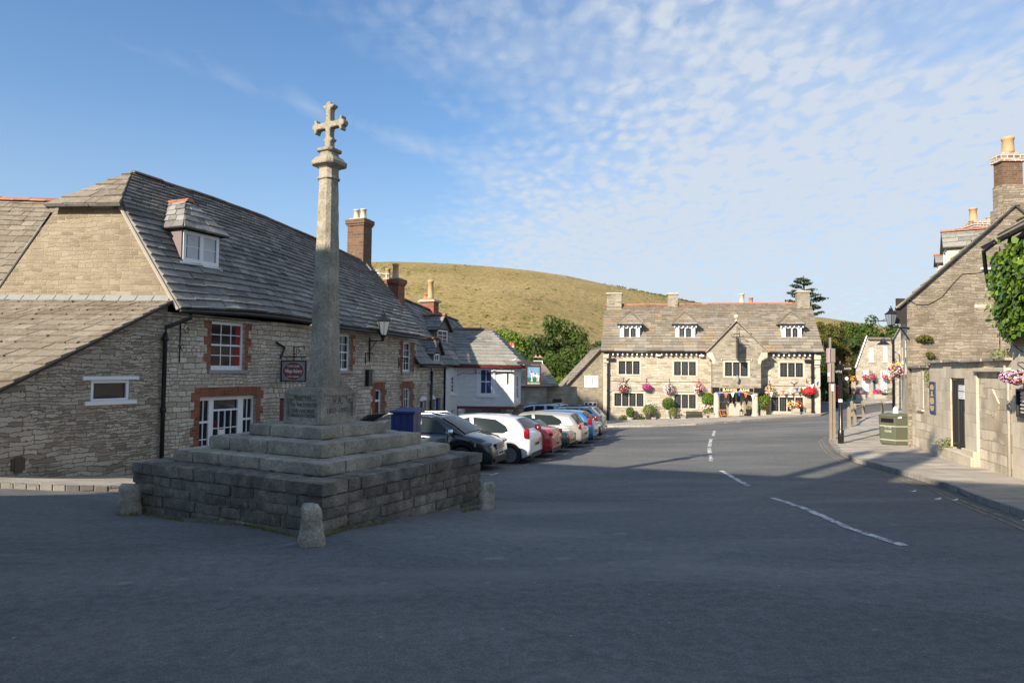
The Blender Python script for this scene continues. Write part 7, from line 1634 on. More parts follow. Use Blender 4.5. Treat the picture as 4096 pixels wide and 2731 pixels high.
car('suv', 'black compact crossover with silver roof rails parked nose out beside the market cross', 'car_black', bay(0, .32), AX, SZ(hatch, L=4.16, W=1.76, H=1.53, wb=2.54, rw=.335, belt=1.02, deck=[(-2.08, .85), (-1.95, 1.02), (-1.4, 1.06), (.95, 1.05), (1.35, .98), (1.75, .90), (1.98, .78), (2.05, .66), (2.08, .55)], cab=(1.36, .45, -1.45, -1.95), roof=(1.48, 1.44), rails='rim', mirmat='chrome', head=(.20, .77, .19, .09, .058), grille=(.58, .74), spokes=7,
    glass=([(.98, .03), (1.12, .02), (.84, .36), (.80, .03)], [(.70, .03), (.74, .52), (.44, .93), (.0, 1.0), (-.08, .03)], [(-.18, .03), (-.12, 1.0), (-.95, .93), (-1.4, .5), (-1.42, .10)])))
car('hatchback', 'white five-door hatchback parked tail out next to the black crossover', 'car_white', bay(1, .02), AX, SZ(hatch, rear_out=True, spokes=11))
car('convertible', 'red convertible with black soft top parked between the white hatchback and a low green car', 'car_red', bay(2, .0), AX, SZ(hatch, rear_out=True, soft=True, L=4.25, W=1.78, H=1.42, belt=.96, deck=[(-2.12, .72), (-2.05, .96), (-1.6, 1.0), (-1.2, 1.0), (.9, .96), (1.3, .90), (1.9, .74), (2.1, .62)], cab=(1.2, .35, -.55, -1.42), roof=(1.38, 1.38), rw0=.12, glass=([(.62, .06), (.92, .02), (.42, .92), (.02, 1.0), (-.08, .03)], [(-.18, .03), (-.14, .95), (-.6, .75), (-.78, .03)]), tail=(.08, .84, .10, .22, .10), ply=.42))
car('sports_car', 'low dark green vintage sports car barely showing between the red convertible and the beige hatchback', 'car_green', bay(3, .0), AX, SZ(hatch, rear_out=True, soft=True, L=3.95, W=1.52, H=1.22, wb=2.31, rw=.30, belt=.78, deck=[(-1.97, .60), (-1.85, .74), (-1.2, .80), (.5, .84), (1.2, .80), (1.8, .68), (1.97, .55)], cab=(.55, .2, -.5, -1.0), roof=(1.18, 1.18), glass=([(.3, .05), (.1, .9), (-.4, .9), (-.55, .05)],), tail=(.04, .58, .06, .07, .10), head=(.15, .62, .10, .10, .10), ply=.38, skirt=False, spokes=16, end=.78, handles=()))
car('hatchback', 'beige boxy hatchback parked tail out with dark tinted windows, before the bright blue car', 'car_beige', bay(4, .0), AX, SZ(hatch, rear_out=True, L=4.15, W=1.73, H=1.44, cab=(1.3, .5, -1.55, -1.98), roof=(1.42, 1.38), tail=(.10, .86, .09, .15, .14), ply=.50))
car('hatchback', 'bright blue hatchback with tall red tail lamps, between the beige hatchback and the dark car', 'car_blue', bay(5, .0), AX, SZ(hatch, rear_out=True, L=3.95, W=1.72, H=1.48, tail=(.12, .97, .13, .09, .22), ply=.46))
car('hatchback', 'black hatchback parked nose out at the far end of the bay row', 'car_black', bay(6, .0), AX, SZ(hatch, L=4.32, W=1.77, H=1.42, cab=(1.05, .25, -1.5, -1.98), deck=[(-2.16, .8), (-2.05, .95), (-1.4, .97), (.7, .98), (1.1, .94), (1.85, .82), (2.08, .68), (2.16, .58)], head=(.22, .68, .24, .15, .08), grille=(.56, .68)))
p0 = V((5.55, 40.4)); car('estate_car', 'pale grey estate car with roof rails parked tail out behind the black hatchback', 'car_silver', p0, V((.96, -.28)), SZ(hatch, rear_out=True, L=4.6, W=1.84, H=1.58, wb=2.65, rw=.34, belt=1.02, deck=[(-2.3, .90), (-2.2, 1.05), (-1.5, 1.07), (1.0, 1.05), (1.4, .98), (2.0, .84), (2.25, .70), (2.3, .6)], cab=(1.4, .5, -1.75, -2.2), roof=(1.54, 1.50), rails='trim', glass=([(.62, .08), (1.05, .02), (.50, .92), (.02, 1.0), (-.08, .03)], [(-.18, .03), (-.12, 1.0), (-.9, .97), (-1.0, .03)], [(-1.08, .03), (-1.0, .96), (-1.5, .85), (-1.75, .4)]), tail=(.12, .98, .10, .20, .08)))
car('off_roader', 'silver off-roader with black roof rack parked in front of the stone outbuilding', 'car_silver', V((3.75, 42.6)), V((.9, -.43)), SZ(hatch, L=4.4, W=1.81, H=1.76, wb=2.55, rw=.36, belt=1.12, rear_out=True, deck=[(-2.2, 1.0), (-2.1, 1.14), (1.0, 1.12), (1.4, 1.05), (1.95, .95), (2.2, .75)], cab=(1.3, .6, -1.85, -2.12), roof=(1.72, 1.70), rails='trim', glass=([(.62, .08), (.98, .02), (.55, .92), (.02, 1.0), (-.08, .03)], [(-.18, .03), (-.12, 1.0), (-.72, 1.0), (-.80, .03)], [(-.98, .15), (-.92, 1.0), (-1.35, .95), (-1.45, .55), (-1.4, .15)]), tail=(.12, 1.1, .08, .08, .18)))
q = atY(*D(884, 962), 20.6); car('hatchback', 'dark car showing only its screen corner left of the blue box', 'car_black', V((-2.05, 21.8)), V((.93, -.36)), SZ(hatch, L=4.1, rear_out=True))
q = dG(1906, 906); van = car('van', 'white van parked facing the lane beyond the right end of the inn', 'car_white', V((28.6, 66.0)), V((.12, -.99)), SZ(hatch, L=4.4, W=1.8, H=1.8, rw=.33, belt=1.15, wb=2.7, deck=[(-2.2, 1.05), (-2.1, 1.18), (1.1, 1.15), (1.5, 1.05), (2.0, .9), (2.2, .68)], cab=(1.45, .6, -1.95, -2.12), roof=(1.76, 1.76), grille=(.62, .78), head=(.16, .80, .14, .2, .12)), group=None)
# blue box beside the steps
bb = thing('storage_box', (-2.3, 16.6, G(-2.3, 16.6)), 'tall dark blue boarded box with a lid standing behind the cross steps', 'box'); a = atY(*zG(376, 475), 16.5); b = atY(*zG(772, 500), 16.5); FBX = Frame((a.x + .02, 16.7), (.985, -.17)); w_ = (b.x - a.x)*.70; zt = atY(*zG(400, 488), 16.5).z; dpt = .72
m = MB(); p = lambda u, z, d: FBX.p(u, z, d)
FBX.box(m, 0, w_, -1.2, zt - .06, -dpt, 0)
for u in (0, w_*.33, w_*.66, w_): FBX.box(m, u - .035, u + .035, -1.2, zt - .065, 0, .015)
for d in (.03, .36): FBX.box(m, w_, w_ + .015, -1.2, zt - .065, -d - .30, -d)
m.build('case', M['blue_box'], bb, bevel=.006); m = MB(); m.hexa([p(-.06, zt - .058, .06), p(w_ + .08, zt - .058, .06), p(w_ + .08, zt - .058, -dpt - .05), p(-.06, zt - .058, -dpt - .05), p(-.06, zt + .0, .06), p(w_ + .08, zt + .0, .06), p(w_ + .08, zt + .05, -dpt - .05), p(-.06, zt + .05, -dpt - .05)]); m.build('lid', M['blue_box'], bb, bevel=.01)
# ------------------------------------------------------------------ street furniture on the right
sp_ = dG(1913, 1008, .11); B_ = thing('information_post', sp_, 'weathered twin timber posts carrying stacked boards with faded pink edges', 'sign post')
Ysp = sp_.y; PX = lambda x, y, Y=Ysp: atY(*zV(x, y), Y)
m = MB()
for x0, x1, yt in ((447, 458, 500), (470, 486, 560)):
    for _ in (0,): a, b = PX(x0, 1455), PX(x1, 1455); m2 = MB(); m2.box(a.x - .02, b.x + .05, Ysp - .05, Ysp + .05, sp_.z - .1, PX(x0, 870).z); m2.build('post', M['wood'], B_)
a, b = PX(440, 390), PX(458, 390); m = MB(); m.box(a.x, b.x, Ysp + .02, Ysp + .08, PX(450, 870).z, a.z); m.build('pole', M['wood_grey'], B_)
for x0, x1, y0, y1, mt in ((415, 443, 503, 655, 'pink_board'), (428, 452, 657, 857, 'pink_board')):
    a, b = PX(x0, y0), PX(x1, y1); m = MB(); m.box(a.x, b.x - .04, Ysp - .12, Ysp + .10, b.z, a.z); m.build('board', M[mt], B_, bevel=.008)
a, b = PX(444, 505), PX(494, 650); m = MB(); m.box(a.x + .002, b.x, Ysp - .05, Ysp + .02, b.z, a.z); m.build('side_board', M['wood_grey'], B_)
a, b = PX(453, 655), PX(486, 855); m = MB(); m.box(a.x + .002, b.x, Ysp - .05, Ysp + .02, b.z, a.z); m.build('side_board', M['wood_grey'], B_)
a, b = PX(418, 760), PX(430, 795); m = MB(); m.box(a.x, b.x - .002, Ysp - .1, Ysp, b.z, a.z); m.build('white_tab', M['white_paint'], B_); a, b = PX(455, 880), PX(475, 950); m = MB(); m.box(a.x - .01, b.x, Ysp - .09, Ysp - .052, b.z, a.z); m.build('notice', M['paper'], B_)
fp = dG(1931.5, 1018, .11); F_ = thing('fingerpost', fp, 'black cast fingerpost with three short arms beside the timber posts', 'sign post'); Yf = fp.y
m = MB(); m.smooth = True; zt = PX(566, 672, Yf).z; m.lathe([(.11, fp.z - .1), (.11, fp.z + .5), (.075, fp.z + .55), (.07, zt - .02), (.09, zt), (.03, zt + .06), (.05, zt + .11), (.01, zt + .16)], (fp.x, fp.y, 0), 14); m.build('pole', M['black_paint'], F_)
m = MB(); zz = PX(566, 1048, Yf).z; m.lathe([(.078, zz - .07), (.078, zz + .05)], (fp.x, fp.y, 0), 14); m.build('band', M['pale_letter'], F_)
for (x0, x1, y0, y1, tip, txt) in ((486, 552, 722, 775, -1, 'LITTLE'), (585, 640, 690, 742, 1, 'CASTLE'), (578, 624, 792, 845, 1, None)):
    a, b = PX(x0, y0, Yf), PX(x1, y1, Yf); zc1 = (a.z + b.z)/2; h_ = (a.z - b.z)/2; xa, xb = (a.x, fp.x) if tip < 0 else (fp.x, b.x); m = MB(); pts = [(xa, zc1 - h_), (xb - .12, zc1 - h_), (xb, zc1), (xb - .12, zc1 + h_), (xa, zc1 + h_)] if tip > 0 else [(xb, zc1 - h_), (xb, zc1 + h_), (xa + .12, zc1 + h_), (xa, zc1), (xa + .12, zc1 - h_)]
    m.prism([V((x, Yf - .13, z)) for x, z in pts], V((0, .04, 0))); o = m.build('sign_arm', M['black_paint'], F_)
    if txt: text(txt, .105, V(((a.x + b.x)/2, Yf - .1325, zc1)), V((1, 0, 0)), EZ, 'lettering', 'pale_letter', o, .002, .8)
    else: m = MB(); m.lathe([(.07, 0), (.07, .004)], (0, 0, 0), 12, M=Matrix.Translation(V(((a.x + b.x)/2, Yf - .132, zc1))) @ Matrix.Rotation(PI/2, 4, 'X')); m.build('symbol', M['pale_letter'], o)
# timber fence: posts with a rail
fe = thing('timber_fence', dG(1962, 972), 'short weathered timber fence of pointed posts and one rail on the pavement bend', 'fence'); fps = [(642, 1325, 1110), (702, 1278, 1075), (796, 1235, 1047), (993, 1190, 1028), (1225, 1150, 995)]; tops = []
for i, (x, yb, yt) in enumerate(fps):
    p = onG(*zV(x, yb), .11) if i < 4 else V((24.6, 49.5, G(24.6, 49.5) + .1)); h_ = atY(*zV(x, yt), p.y).z - p.z if i < 4 else 1.1; m = MB(); w_ = .072; m.box(p.x - w_, p.x + w_, p.y - w_, p.y + w_, p.z - .3, p.z + h_ - .1); c = [V((p.x + sx*w_, p.y + sy*w_, p.z + h_ - .0999)) for sx, sy in ((-1, -1), (1, -1), (1, 1), (-1, 1))]; ap = V((p.x, p.y, p.z + h_))
    for k in range(4): m.face([c[k], c[(k+1) % 4], ap])
    m.build('post', M['wood'], fe); tops.append(V((p.x, p.y, p.z + h_*.70)))
for a, b in zip(tops, tops[1:]): m = MB(); d = (b - a).normalized()*.101; d.z = 0; m.tube([a + d, b - d], .075, 4); m.build('rail', M['wood_grey'], fe)
# litter bin
bp = onG(*zV(1150, 1518), .11); bn = thing('litter_bin', bp, 'large olive green plastic litter bin with pale bands by the wall corner', 'bin'); Yb = bp.y + .35; S_ = 1/2731*Yb/2.613; zb2 = bp.z; xL, xM, xR = [atY(*zV(x, 1400), Yb).x for x in (992, 1082, 1300)]; zt = atY(*zV(1150, 1215), Yb).z
def binsec(z, k, e=0):
    cx_ = (xL + xR)/2 - .03; P_ = [(xL + .02, .25), (xM - .03, -.34), (xR - .10, -.30), (xR, -.22), (xR, .42), (xL + .1, .45)]
    return [V((cx_ + (x - cx_)*k, Yb + y*k - e*0, z)) for x, y in P_]
m = MB(); rings = [[m.vert(p) for p in binsec(z, k)] for z, k in ((zb2, .86), (zb2 + .06, .93), (zt - .02, 1.0))]
for A, B2 in zip(rings, rings[1:]):
    for k in range(6): m.idx((A[k], A[(k+1) % 6], B2[(k+1) % 6], B2[k]))
m.idx(rings[0][::-1]); m.idx(rings[-1]); m.build('bin_body', M['bin_green'], bn, bevel=.02)
m = MB(); rings = [[m.vert(p) for p in binsec(z, k)] for z, k in ((zt - .015, 1.035), (zt + .02, 1.04), (zt + .10, .78), (zt + .115, .5))]
for A, B2 in zip(rings, rings[1:]):
    for k in range(6): m.idx((A[k], A[(k+1) % 6], B2[(k+1) % 6], B2[k]))
m.idx(rings[0][::-1]); m.idx(rings[-1]); m.build('lid', M['bin_green'], bn, bevel=.012)
for zf in (.17, .66):
    z = lerp(zb2, zt, zf); kk = lerp(.93, 1.0, zf) + .006; m = MB(); A = [m.vert(p) for p in binsec(z - .018, kk)]; B2 = [m.vert(p) for p in binsec(z + .018, kk)]
    for k in range(6): m.idx((A[k], A[(k+1) % 6], B2[(k+1) % 6], B2[k]))
    m.build('band', M['bin_band'], bn)
p, q = binsec(0, 1.0)[0], binsec(0, 1.0)[1]; d_ = (q - p); nn = V((d_.y, -d_.x, 0)).normalized(); m = MB(); f4 = lambda t, z, o: V((p.x + d_.x*t, p.y + d_.y*t, z)) + nn*o
m.hexa([f4(.12, zt - .22, .02), f4(.9, zt - .22, .02), f4(.9, zt - .22, -.02), f4(.12, zt - .22, -.02), f4(.12, zt - .07, .02), f4(.9, zt - .07, .02), f4(.9, zt - .07, -.02), f4(.12, zt - .07, -.02)]); m.build('slot', M['black_paint'], bn)
text('LITTER', .12, f4(.55, zb2 + .66, .0), d_, EZ, 'lettering', 'bin_band', bn, .006, .75, bold=.002); text('PLEASE', .12, f4(.55, zb2 + .50, -.008), d_, EZ, 'lettering', 'bin_band', bn, .006, .75, bold=.002)
a = atY(*zV(1172, 1226), Yb - .33); m = MB(); m.box(a.x - .07, a.x + .07, a.y - .012, a.y + .0, a.z - .035, a.z + .035); m.build('sticker', M['paper'], bn)
mk = thing('milk_bottle', V((atY(*zV(1130, 1180), Yb).x, Yb, zt + .11)), 'white plastic milk bottle with red cap left standing on the green bin', 'bottle'); m = MB(); c = V(mk.location); m.lathe([(.085, 0), (.09, .02), (.09, .17), (.07, .22), (.03, .255), (.03, .27)], c, 4, rot=PI/4 + .2); m.build('bottle', M['white_paint'], mk, bevel=.012); m = MB(); m.lathe([(.036, .271), (.036, .30)], c, 12); m.build('cap', M['fl_red'], mk)
# wall lantern and hanging bar on the corner house
rl_ = thing('wall_lantern', FC.p(-.05, atY(*zV(1150, 290), 24.7).z), 'black Victorian lantern on a bracket from the right corner house, against the sky', 'lantern')
lcc = atY(*zV(1083, 262), 24.5); lw = 118/2.613/2731*24.5; lantern(rl_, lcc, lw, lw*1.75)
m = MB(); zz = atY(*zV(1090, 285), 24.5).z; m.tube([V((lcc.x, lcc.y, lcc.z - .1)), V((lcc.x, lcc.y, zz - .12))], .045, 8); m.tube([V((lcc.x, lcc.y, zz)), V((GX + .05, YG - .02, zz))], .03, 6); m.tube([V((lerp(lcc.x, GX, .55), lcc.y + .1, zz)), V((GX + .05, YG - .02, zz - .42))], .022, 6); m.build('bracket', M['black_iron'], rl_)
hb_ = thing('sign_bar', atY(*zV(1000, 215), 27), 'thin horizontal iron sign bar with hooks jutting left from the corner house', 'bracket'); m = MB(); a, b = atY(*zV(868, 221), 26), atY(*zV(1210, 211), 25.2); m.tube([a, b], .018, 5); m.tube([atY(*zV(990, 215), 25.8), atY(*zV(1228, 92), 25.2)], .012, 5); m.lathe([(.01, -.05), (.045, 0), (.01, .05)], a, 8)
for x in (948, 1142): c = atY(*zV(x, 222), 25.7); m.tube([c, c - V((0, 0, .09)), c + V((.06, 0, -.14)), c + V((0, 0, -.2))], .010, 4)
m.build('bar', M['black_iron'], hb_)
a, b = atY(*zV(1176, 190), 25), atY(*zV(1226, 237), 25); ml_ = thing('floodlight', a, 'small white floodlight under the eaves of the right corner house', 'light'); m = MB(); m.box(a.x, b.x, 24.9, 25.2, b.z, a.z); m.build('case', M['white_paint'], ml_, bevel=.02)
# ------------------------------------------------------------------ lane beyond: shop, barn, further house
LV = V((4.6, 8, 0)); LS = V((3.4, 7, 0))
sh = thing('shop_house', (35, 74, -1), 'pale stone shop house with white barred windows and blue door in the far lane', 'house')
YS = 73.0; FSH = Frame((atY(*z3(680, 900), YS).x, YS), (1, 0)); H3 = lambda x, y, d=0: FSH.hit(*z3(x, y), d)
L0, L1, L2 = H3(680, 850), H3(840, 365), H3(875, 458); RR_ = H3(1275, 400)[0]; zbs = -1.6
ops = [FSH.op(*z3(885, 550), *z3(953, 768)), FSH.op(*z3(1107, 528), *z3(1172, 764)), FSH.op(*z3(778, 905), *z3(876, 1222)), FSH.op(*z3(1068, 905), *z3(1168, 1265))]; dd = FSH.op(*z3(952, 1040), *z3(998, 1335)); zt2 = H3(1060, 420)[1]
m = MB(); wall_top(FSH, m, 0, RR_, zbs, lambda u: _interp([(0, L0[1]), (L1[0], L1[1] - .05), (L2[0], zt2), (RR_, zt2)], u), ops + [dd], brk=[L1[0], L2[0]], rev=.1); a, b = FSH.p(RR_, 0), FSH.p(0, 0); m.face([V((b.x + 3.4, b.y + 7, zbs)), V((b.x, b.y, zbs)), V((b.x, b.y, L0[1])), V((b.x + 3.4, b.y + 7, L0[1]))]); m.build('wall', M['far_stone'], sh)
for o in ops: sash(FSH, o, sh, 3, 1, .10, rec=.0, bw=.12, meeting=False, sillmat='white_paint', glass='curtain')
door(FSH, dd, sh, 'blue_paint', 3, False, frame='blue_paint')
m = MB(); tiles(m, patch([(0, FSH.p(L2[0] - .1, zt2 - .02, .2)), (1, FSH.p(L1[0] - .1, L1[1], .0) + V((1.2, 2.6, 0)))], [(0, FSH.p(RR_ + .3, zt2 - .02, .2)), (1, FSH.p(RR_ + .3, L1[1], .0) + V((1.2, 2.6, 0)))]), 6, .5, .03, 121)
tiles(m, patch([(0, FSH.p(-.15, L0[1] - .1, 0) + LS*.4), (1, FSH.p(L1[0], L1[1] + .03, 0) + LS*.4)], [(0, FSH.p(-.15, L0[1] - .1, .12)), (1, FSH.p(L1[0], L1[1] + .03, .12))]), 10, .6, .03, 122); m.build('roof', [M['slate_warm'], M['sarking']], sh)
m = MB(); m.tube([FSH.p(-.12, L0[1] - .1, .16), FSH.p(L1[0], L1[1] + .02, .16)], .06, 5); m.build('bargeboard', M['white_paint'], sh)
pc_ = FSH.op(*z3(905, 1000), *z3(1000, 1020)); 
rs_ = thing('round_sign', FSH.p(*H3(1240, 900)), 'white sign board with a large red ring on the shop house wall', 'sign'); m = MB(); a, b, c, d = FSH.op(*z3(1180, 802), *z3(1305, 1005)); FSH.box(m, a, b, c, d, 0.02, .08); m.build('board', M['white_paint'], rs_); m = MB(); mu_ = (a + b)/2; rd_ = (b - a)*.44; zc2 = d - rd_*1.15
for i in range(24):
    a0, a1 = i*PI/12, (i + 1)*PI/12; m.hexa([FSH.p(mu_ + math.cos(t)*r*rd_, zc2 + math.sin(t)*r*rd_, dd_) for dd_ in (.081, .09) for t, r in ((a0, .86), (a0, 1), (a1, 1), (a1, .86))])
m.build('ring', M['fl_red'], rs_)
bn_ = thing('barn', (31.5, 76, -1), 'narrow barn with a rusty red corrugated roof left of the shop house', 'barn'); YB = 75.5; FBN = Frame((atY(*z3(480, 900), YB).x, YB), (1, 0)); Hb = lambda x, y: FBN.hit(*z3(x, y))
a0, ap, a1 = Hb(520, 790), Hb(562, 622), Hb(676, 900); m = MB(); wall_top(FBN, m, 0, a1[0], -1.6, lambda u: Hb(600, 945)[1], [(Hb(575, 1000)[0], Hb(612, 1000)[0], -1.6, Hb(590, 1068)[1])]); m.build('wall', M['far_stone'], bn_)
m = MB(); m.prism([FBN.p(Hb(486, 945)[0], Hb(486, 945)[1], 0), FBN.p(Hb(672, 945)[0], Hb(672, 945)[1], 0), FBN.p(Hb(650, 860)[0], Hb(650, 860)[1], 0), FBN.p(*ap, 0)], V((0, .15, 0))); m.build('gable_boards', M['wood'], bn_)
m = MB(); e1 = Hb(676, 925); rb = atY(*z3(745, 620), YB + 5); m.hexa([FBN.p(ap[0], ap[1], .1), FBN.p(e1[0] + .1, e1[1], .1), FBN.p(e1[0] + .1, e1[1], -6), FBN.p(ap[0], ap[1], -6), FBN.p(ap[0], ap[1] + .06, .1), FBN.p(e1[0] + .1, e1[1] + .06, .1), FBN.p(e1[0] + .1, e1[1] + .06, -6), FBN.p(ap[0], ap[1] + .06, -6)]); e2 = Hb(500, 860); m.hexa([FBN.p(e2[0], e2[1], .1), FBN.p(ap[0], ap[1] + .001, .1), FBN.p(ap[0], ap[1] + .001, -6), FBN.p(e2[0], e2[1], -6), FBN.p(e2[0], e2[1] + .06, .1), FBN.p(ap[0], ap[1] + .065, .1), FBN.p(ap[0], ap[1] + .065, -6), FBN.p(e2[0], e2[1] + .06, -6)]); m.build('roof', M['rust'], bn_)
fh = thing('lane_house', (32, 60, -1), 'tall stone gabled house seen between the shop and the corner house', 'house'); YF = 58; FF = Frame((atY(*z3(1268, 900), YF).x, YF), (1, 0)); Hf = lambda x, y: FF.hit(*z3(x, y)); g0_, g1_ = Hf(1268, 405), Hf(1400, 150); sl_ = (g1_[1] - g0_[1])/(g1_[0] - g0_[0])
m = MB(); wall_top(FF, m, 0, g1_[0]*2, -1.6, lambda u: g0_[1] + sl_*min(u, 2*g1_[0] - u), [(*[Hf(x, 500)[0] for x in (1382, 1428)], Hf(1400, 590)[1], Hf(1400, 480)[1])], brk=[g1_[0]]); m.build('gable_wall', M['far_stone'], fh); pane(FF, (*[Hf(x, 500)[0] for x in (1382, 1428)], Hf(1400, 590)[1], Hf(1400, 480)[1]), fh, -.08)
m = MB(); tiles(m, patch([(0, FF.p(-.2, g0_[1] - .2, 0) + LV), (1, FF.p(g1_[0], g1_[1] + .03, 0) + LV)], [(0, FF.p(-.2, g0_[1] - .2, .2)), (1, FF.p(g1_[0], g1_[1] + .03, .2))]), 8, .6, .04, 131); tiles(m, patch([(0, FF.p(2*g1_[0] + .2, g0_[1] - .2, .2)), (1, FF.p(g1_[0], g1_[1] + .03, .2))], [(0, FF.p(2*g1_[0] + .2, g0_[1] - .2, 0) + LV), (1, FF.p(g1_[0], g1_[1] + .03, 0) + LV)]), 8, .6, .04, 132); m.build('roof', [M['slate_warm'], M['sarking']], fh)
m = MB(); FF.box(m, 0.0, .06, -1.5, g0_[1], .0, .09); m.build('drainpipe', M['black_iron'], fh)
sw_ = thing('street_lamp', atY(*z3(1256, 1340), 60), 'swan neck black street lamp on a tall post before the shop house', 'street lamp'); YL = 56; P3 = lambda x, y: atY(*z3(x, y), YL); m = MB(); m.smooth = True; m.tube([V((P3(1256, 900).x, YL, -1.2)), P3(1256, 460), P3(1240, 400), P3(1190, 366), P3(1140, 380), P3(1112, 420), P3(1110, 445)], [.06, .05, .035, .03, .03, .03, .03], 8); m.build('pole', M['black_iron'], sw_); m = MB(); c = P3(1110, 505); m.lathe([(.50, 0), (.42, .10), (.22, .25), (.16, .42), (.10, .48)], c, 14); m.build('lamp_shade', M['black_iron'], sw_)
pbx = thing('post_box', V((atY(*z3(398, 1370), 62).x, 62, 0)), 'red pillar box with black foot standing at the lane corner', 'post box'); c = V(pbx.location); g = G(c.x, c.y) + .12; r_ = 33/3.92/2731*62; ht = atY(*z3(398, 1140), 62).z; m = MB(); m.lathe([(r_, g + .45), (r_, ht - .25), (r_*1.12, ht - .22), (r_*1.12, ht - .12), (r_*.8, ht - .03), (.05, ht)], c, 18); m.build('box_body', M['red_post'], pbx, smooth=False); m = MB(); m.lathe([(r_*1.08, g - .1), (r_*1.08, g + .449)], c, 18); m.build('foot', M['black_paint'], pbx)
def flowers(par, c, r, cols, n, rr, leaf='leaf_mid', nl=None, s=.06):
    m = MB(); leaves(m, c, r, nl or n, s*1.4, rr, shell=.35, quad=True); m.build('foliage', M[leaf], par)
    for col_ in sorted(set(cols)):
        m = MB(); k = cols.count(col_)/len(cols); bias = V((rr.uniform(-.4, .4)*r[0], 0, rr.uniform(-.3, .3)*r[2]))
        for _ in range(int(n*k)):
            while True:
                p = V([rr.uniform(-1, 1) for _ in range(3)])
                if .3 < p.length < 1: break
            p = p/p.length*rr.uniform(.85, 1.08); w_ = V(c) + V((p.x*r[0], p.y*r[1], p.z*r[2])) + bias*.5; nn = (p + V((0, -.4, .2))).normalized(); a = nn.cross(V((rr.gauss(0, 1), rr.gauss(0, 1), .3))).normalized(); b = nn.cross(a); q = s*rr.uniform(.7, 1.2); m.face([w_ + (a*math.cos(t) + b*math.sin(t))*q*.6 for t in [k_*2*PI/5 for k_ in range(5)]])
        m.build('flowers', M['fl_' + col_], par)
rr = random.Random(31)
def basket(fr, x, y, r, cols, label, d=.42, n=260, arm=True, group='hanging flower baskets on the inn front', shape=(1, .8, .85), leaf='leaf_mid', zz=None, s=.07):
    if fr: u, z = fr.hit(*zN(x, y), d) if zz is None else fr.hit(*zz, d); c = fr.p(u, z, d)
    else: c = V(zz)
    t = thing('hanging_basket', c, label, 'flower basket', group); flowers(t, c, (r*shape[0], r*shape[1], r*shape[2]), cols, n, rr, leaf, s=s)
    m = MB(); m.lathe([(.03, -r*.75), (r*.35, -r*.62), (r*.5, -r*.25)], c, 10); m.build('bowl', M['wood_dark'], t)
    if arm and fr:
        m = MB(); tt = z + r*1.15; m.tube([fr.p(u, tt, d), fr.p(u, tt + .05, .02)], .018, 5); m.tube([fr.p(u, tt - .15, .03), fr.p(u, tt + .28, .03)], .02, 5); m.tube([fr.p(u, tt, d), c], .008, 4); m.build('bracket', M['black_iron'], t)
basket(B, 412, 962, .50, ['crimson', 'white', 'crimson', 'white', 'red'], 'hanging basket of crimson and white flowers, leftmost on the inn front')
basket(B, 612, 958, .42, ['magenta'], 'hanging basket all of magenta flowers on the inn', n=320, shape=(1, .8, .7))
basket(B, 810, 972, .48, ['white', 'white', 'white', 'pink', 'mauve'], 'mostly white and mauve hanging basket above the domed green topiary', shape=(1, .8, .95))
basket(B, 1062, 970, .48, ['pink', 'red', 'white', 'pink'], 'trailing pink and white hanging basket just left of the inn porch', shape=(1, .8, .95))
basket(B, 1672, 992, .50, ['white', 'yellow', 'pink'], 'straggly yellow and cream hanging basket just right of the inn porch')
basket(B, 1990, 985, .58, ['red'], 'big hanging basket solid with scarlet flowers at the right of the inn', n=620, shape=(1.05, .8, .62), s=.10)
for (x, y, r, cols, lb) in ((830, 1012, .55, ['red', 'pink'], 'small red hanging basket over the left white shop window'), (945, 1002, .65, ['magenta', 'crimson'], 'magenta hanging basket over the blue shop door'), (1140, 1012, .5, ['red', 'pink'], 'red hanging basket over the right white shop window'), (1265, 1010, .6, ['pink', 'yellow'], 'pink and yellow basket on a post left of the corner house'), (648, 1035, .5, ['yellow', 'red'], 'yellow and red hanging basket on the corner of the barn')):
    basket(FSH, 0, 0, r*.62, cols, lb, d=.6, zz=z3(x, y), group='hanging baskets on the lane shops', n=110, s=.09)
c = atY(*z3(1345, 905), 29.5); basket(None, 0, 0, .40, ['yellow', 'white', 'magenta', 'mauve'], 'large yellow, white and magenta flower basket at the street corner of the gable house', zz=c, n=420, group=None, shape=(1.05, .8, .95), s=.055)
c = FW.p(*hh_(*zL(1350, 410), .35), .35); basket(None, 0, 0, .24, ['pink', 'pink', 'white', 'mauve'], 'pink flower basket on a scroll bracket at the right edge above the display case', zz=c, n=420, group=None, shape=(1.35, 1.2, .62), s=.04)
m = MB(); m.smooth = True; q = [FW.p(*hh_(*zL(x, y), .3), .3) for x, y in ((1440, 268), (1400, 258), (1368, 262), (1362, 285), (1385, 300), (1440, 340))]; m.tube(q, .012, 5); t = thing('wall_bracket', q[2], 'curled iron bracket above the pink basket at the right edge', 'bracket'); m.build('bracket_scroll', M['black_iron'], t)
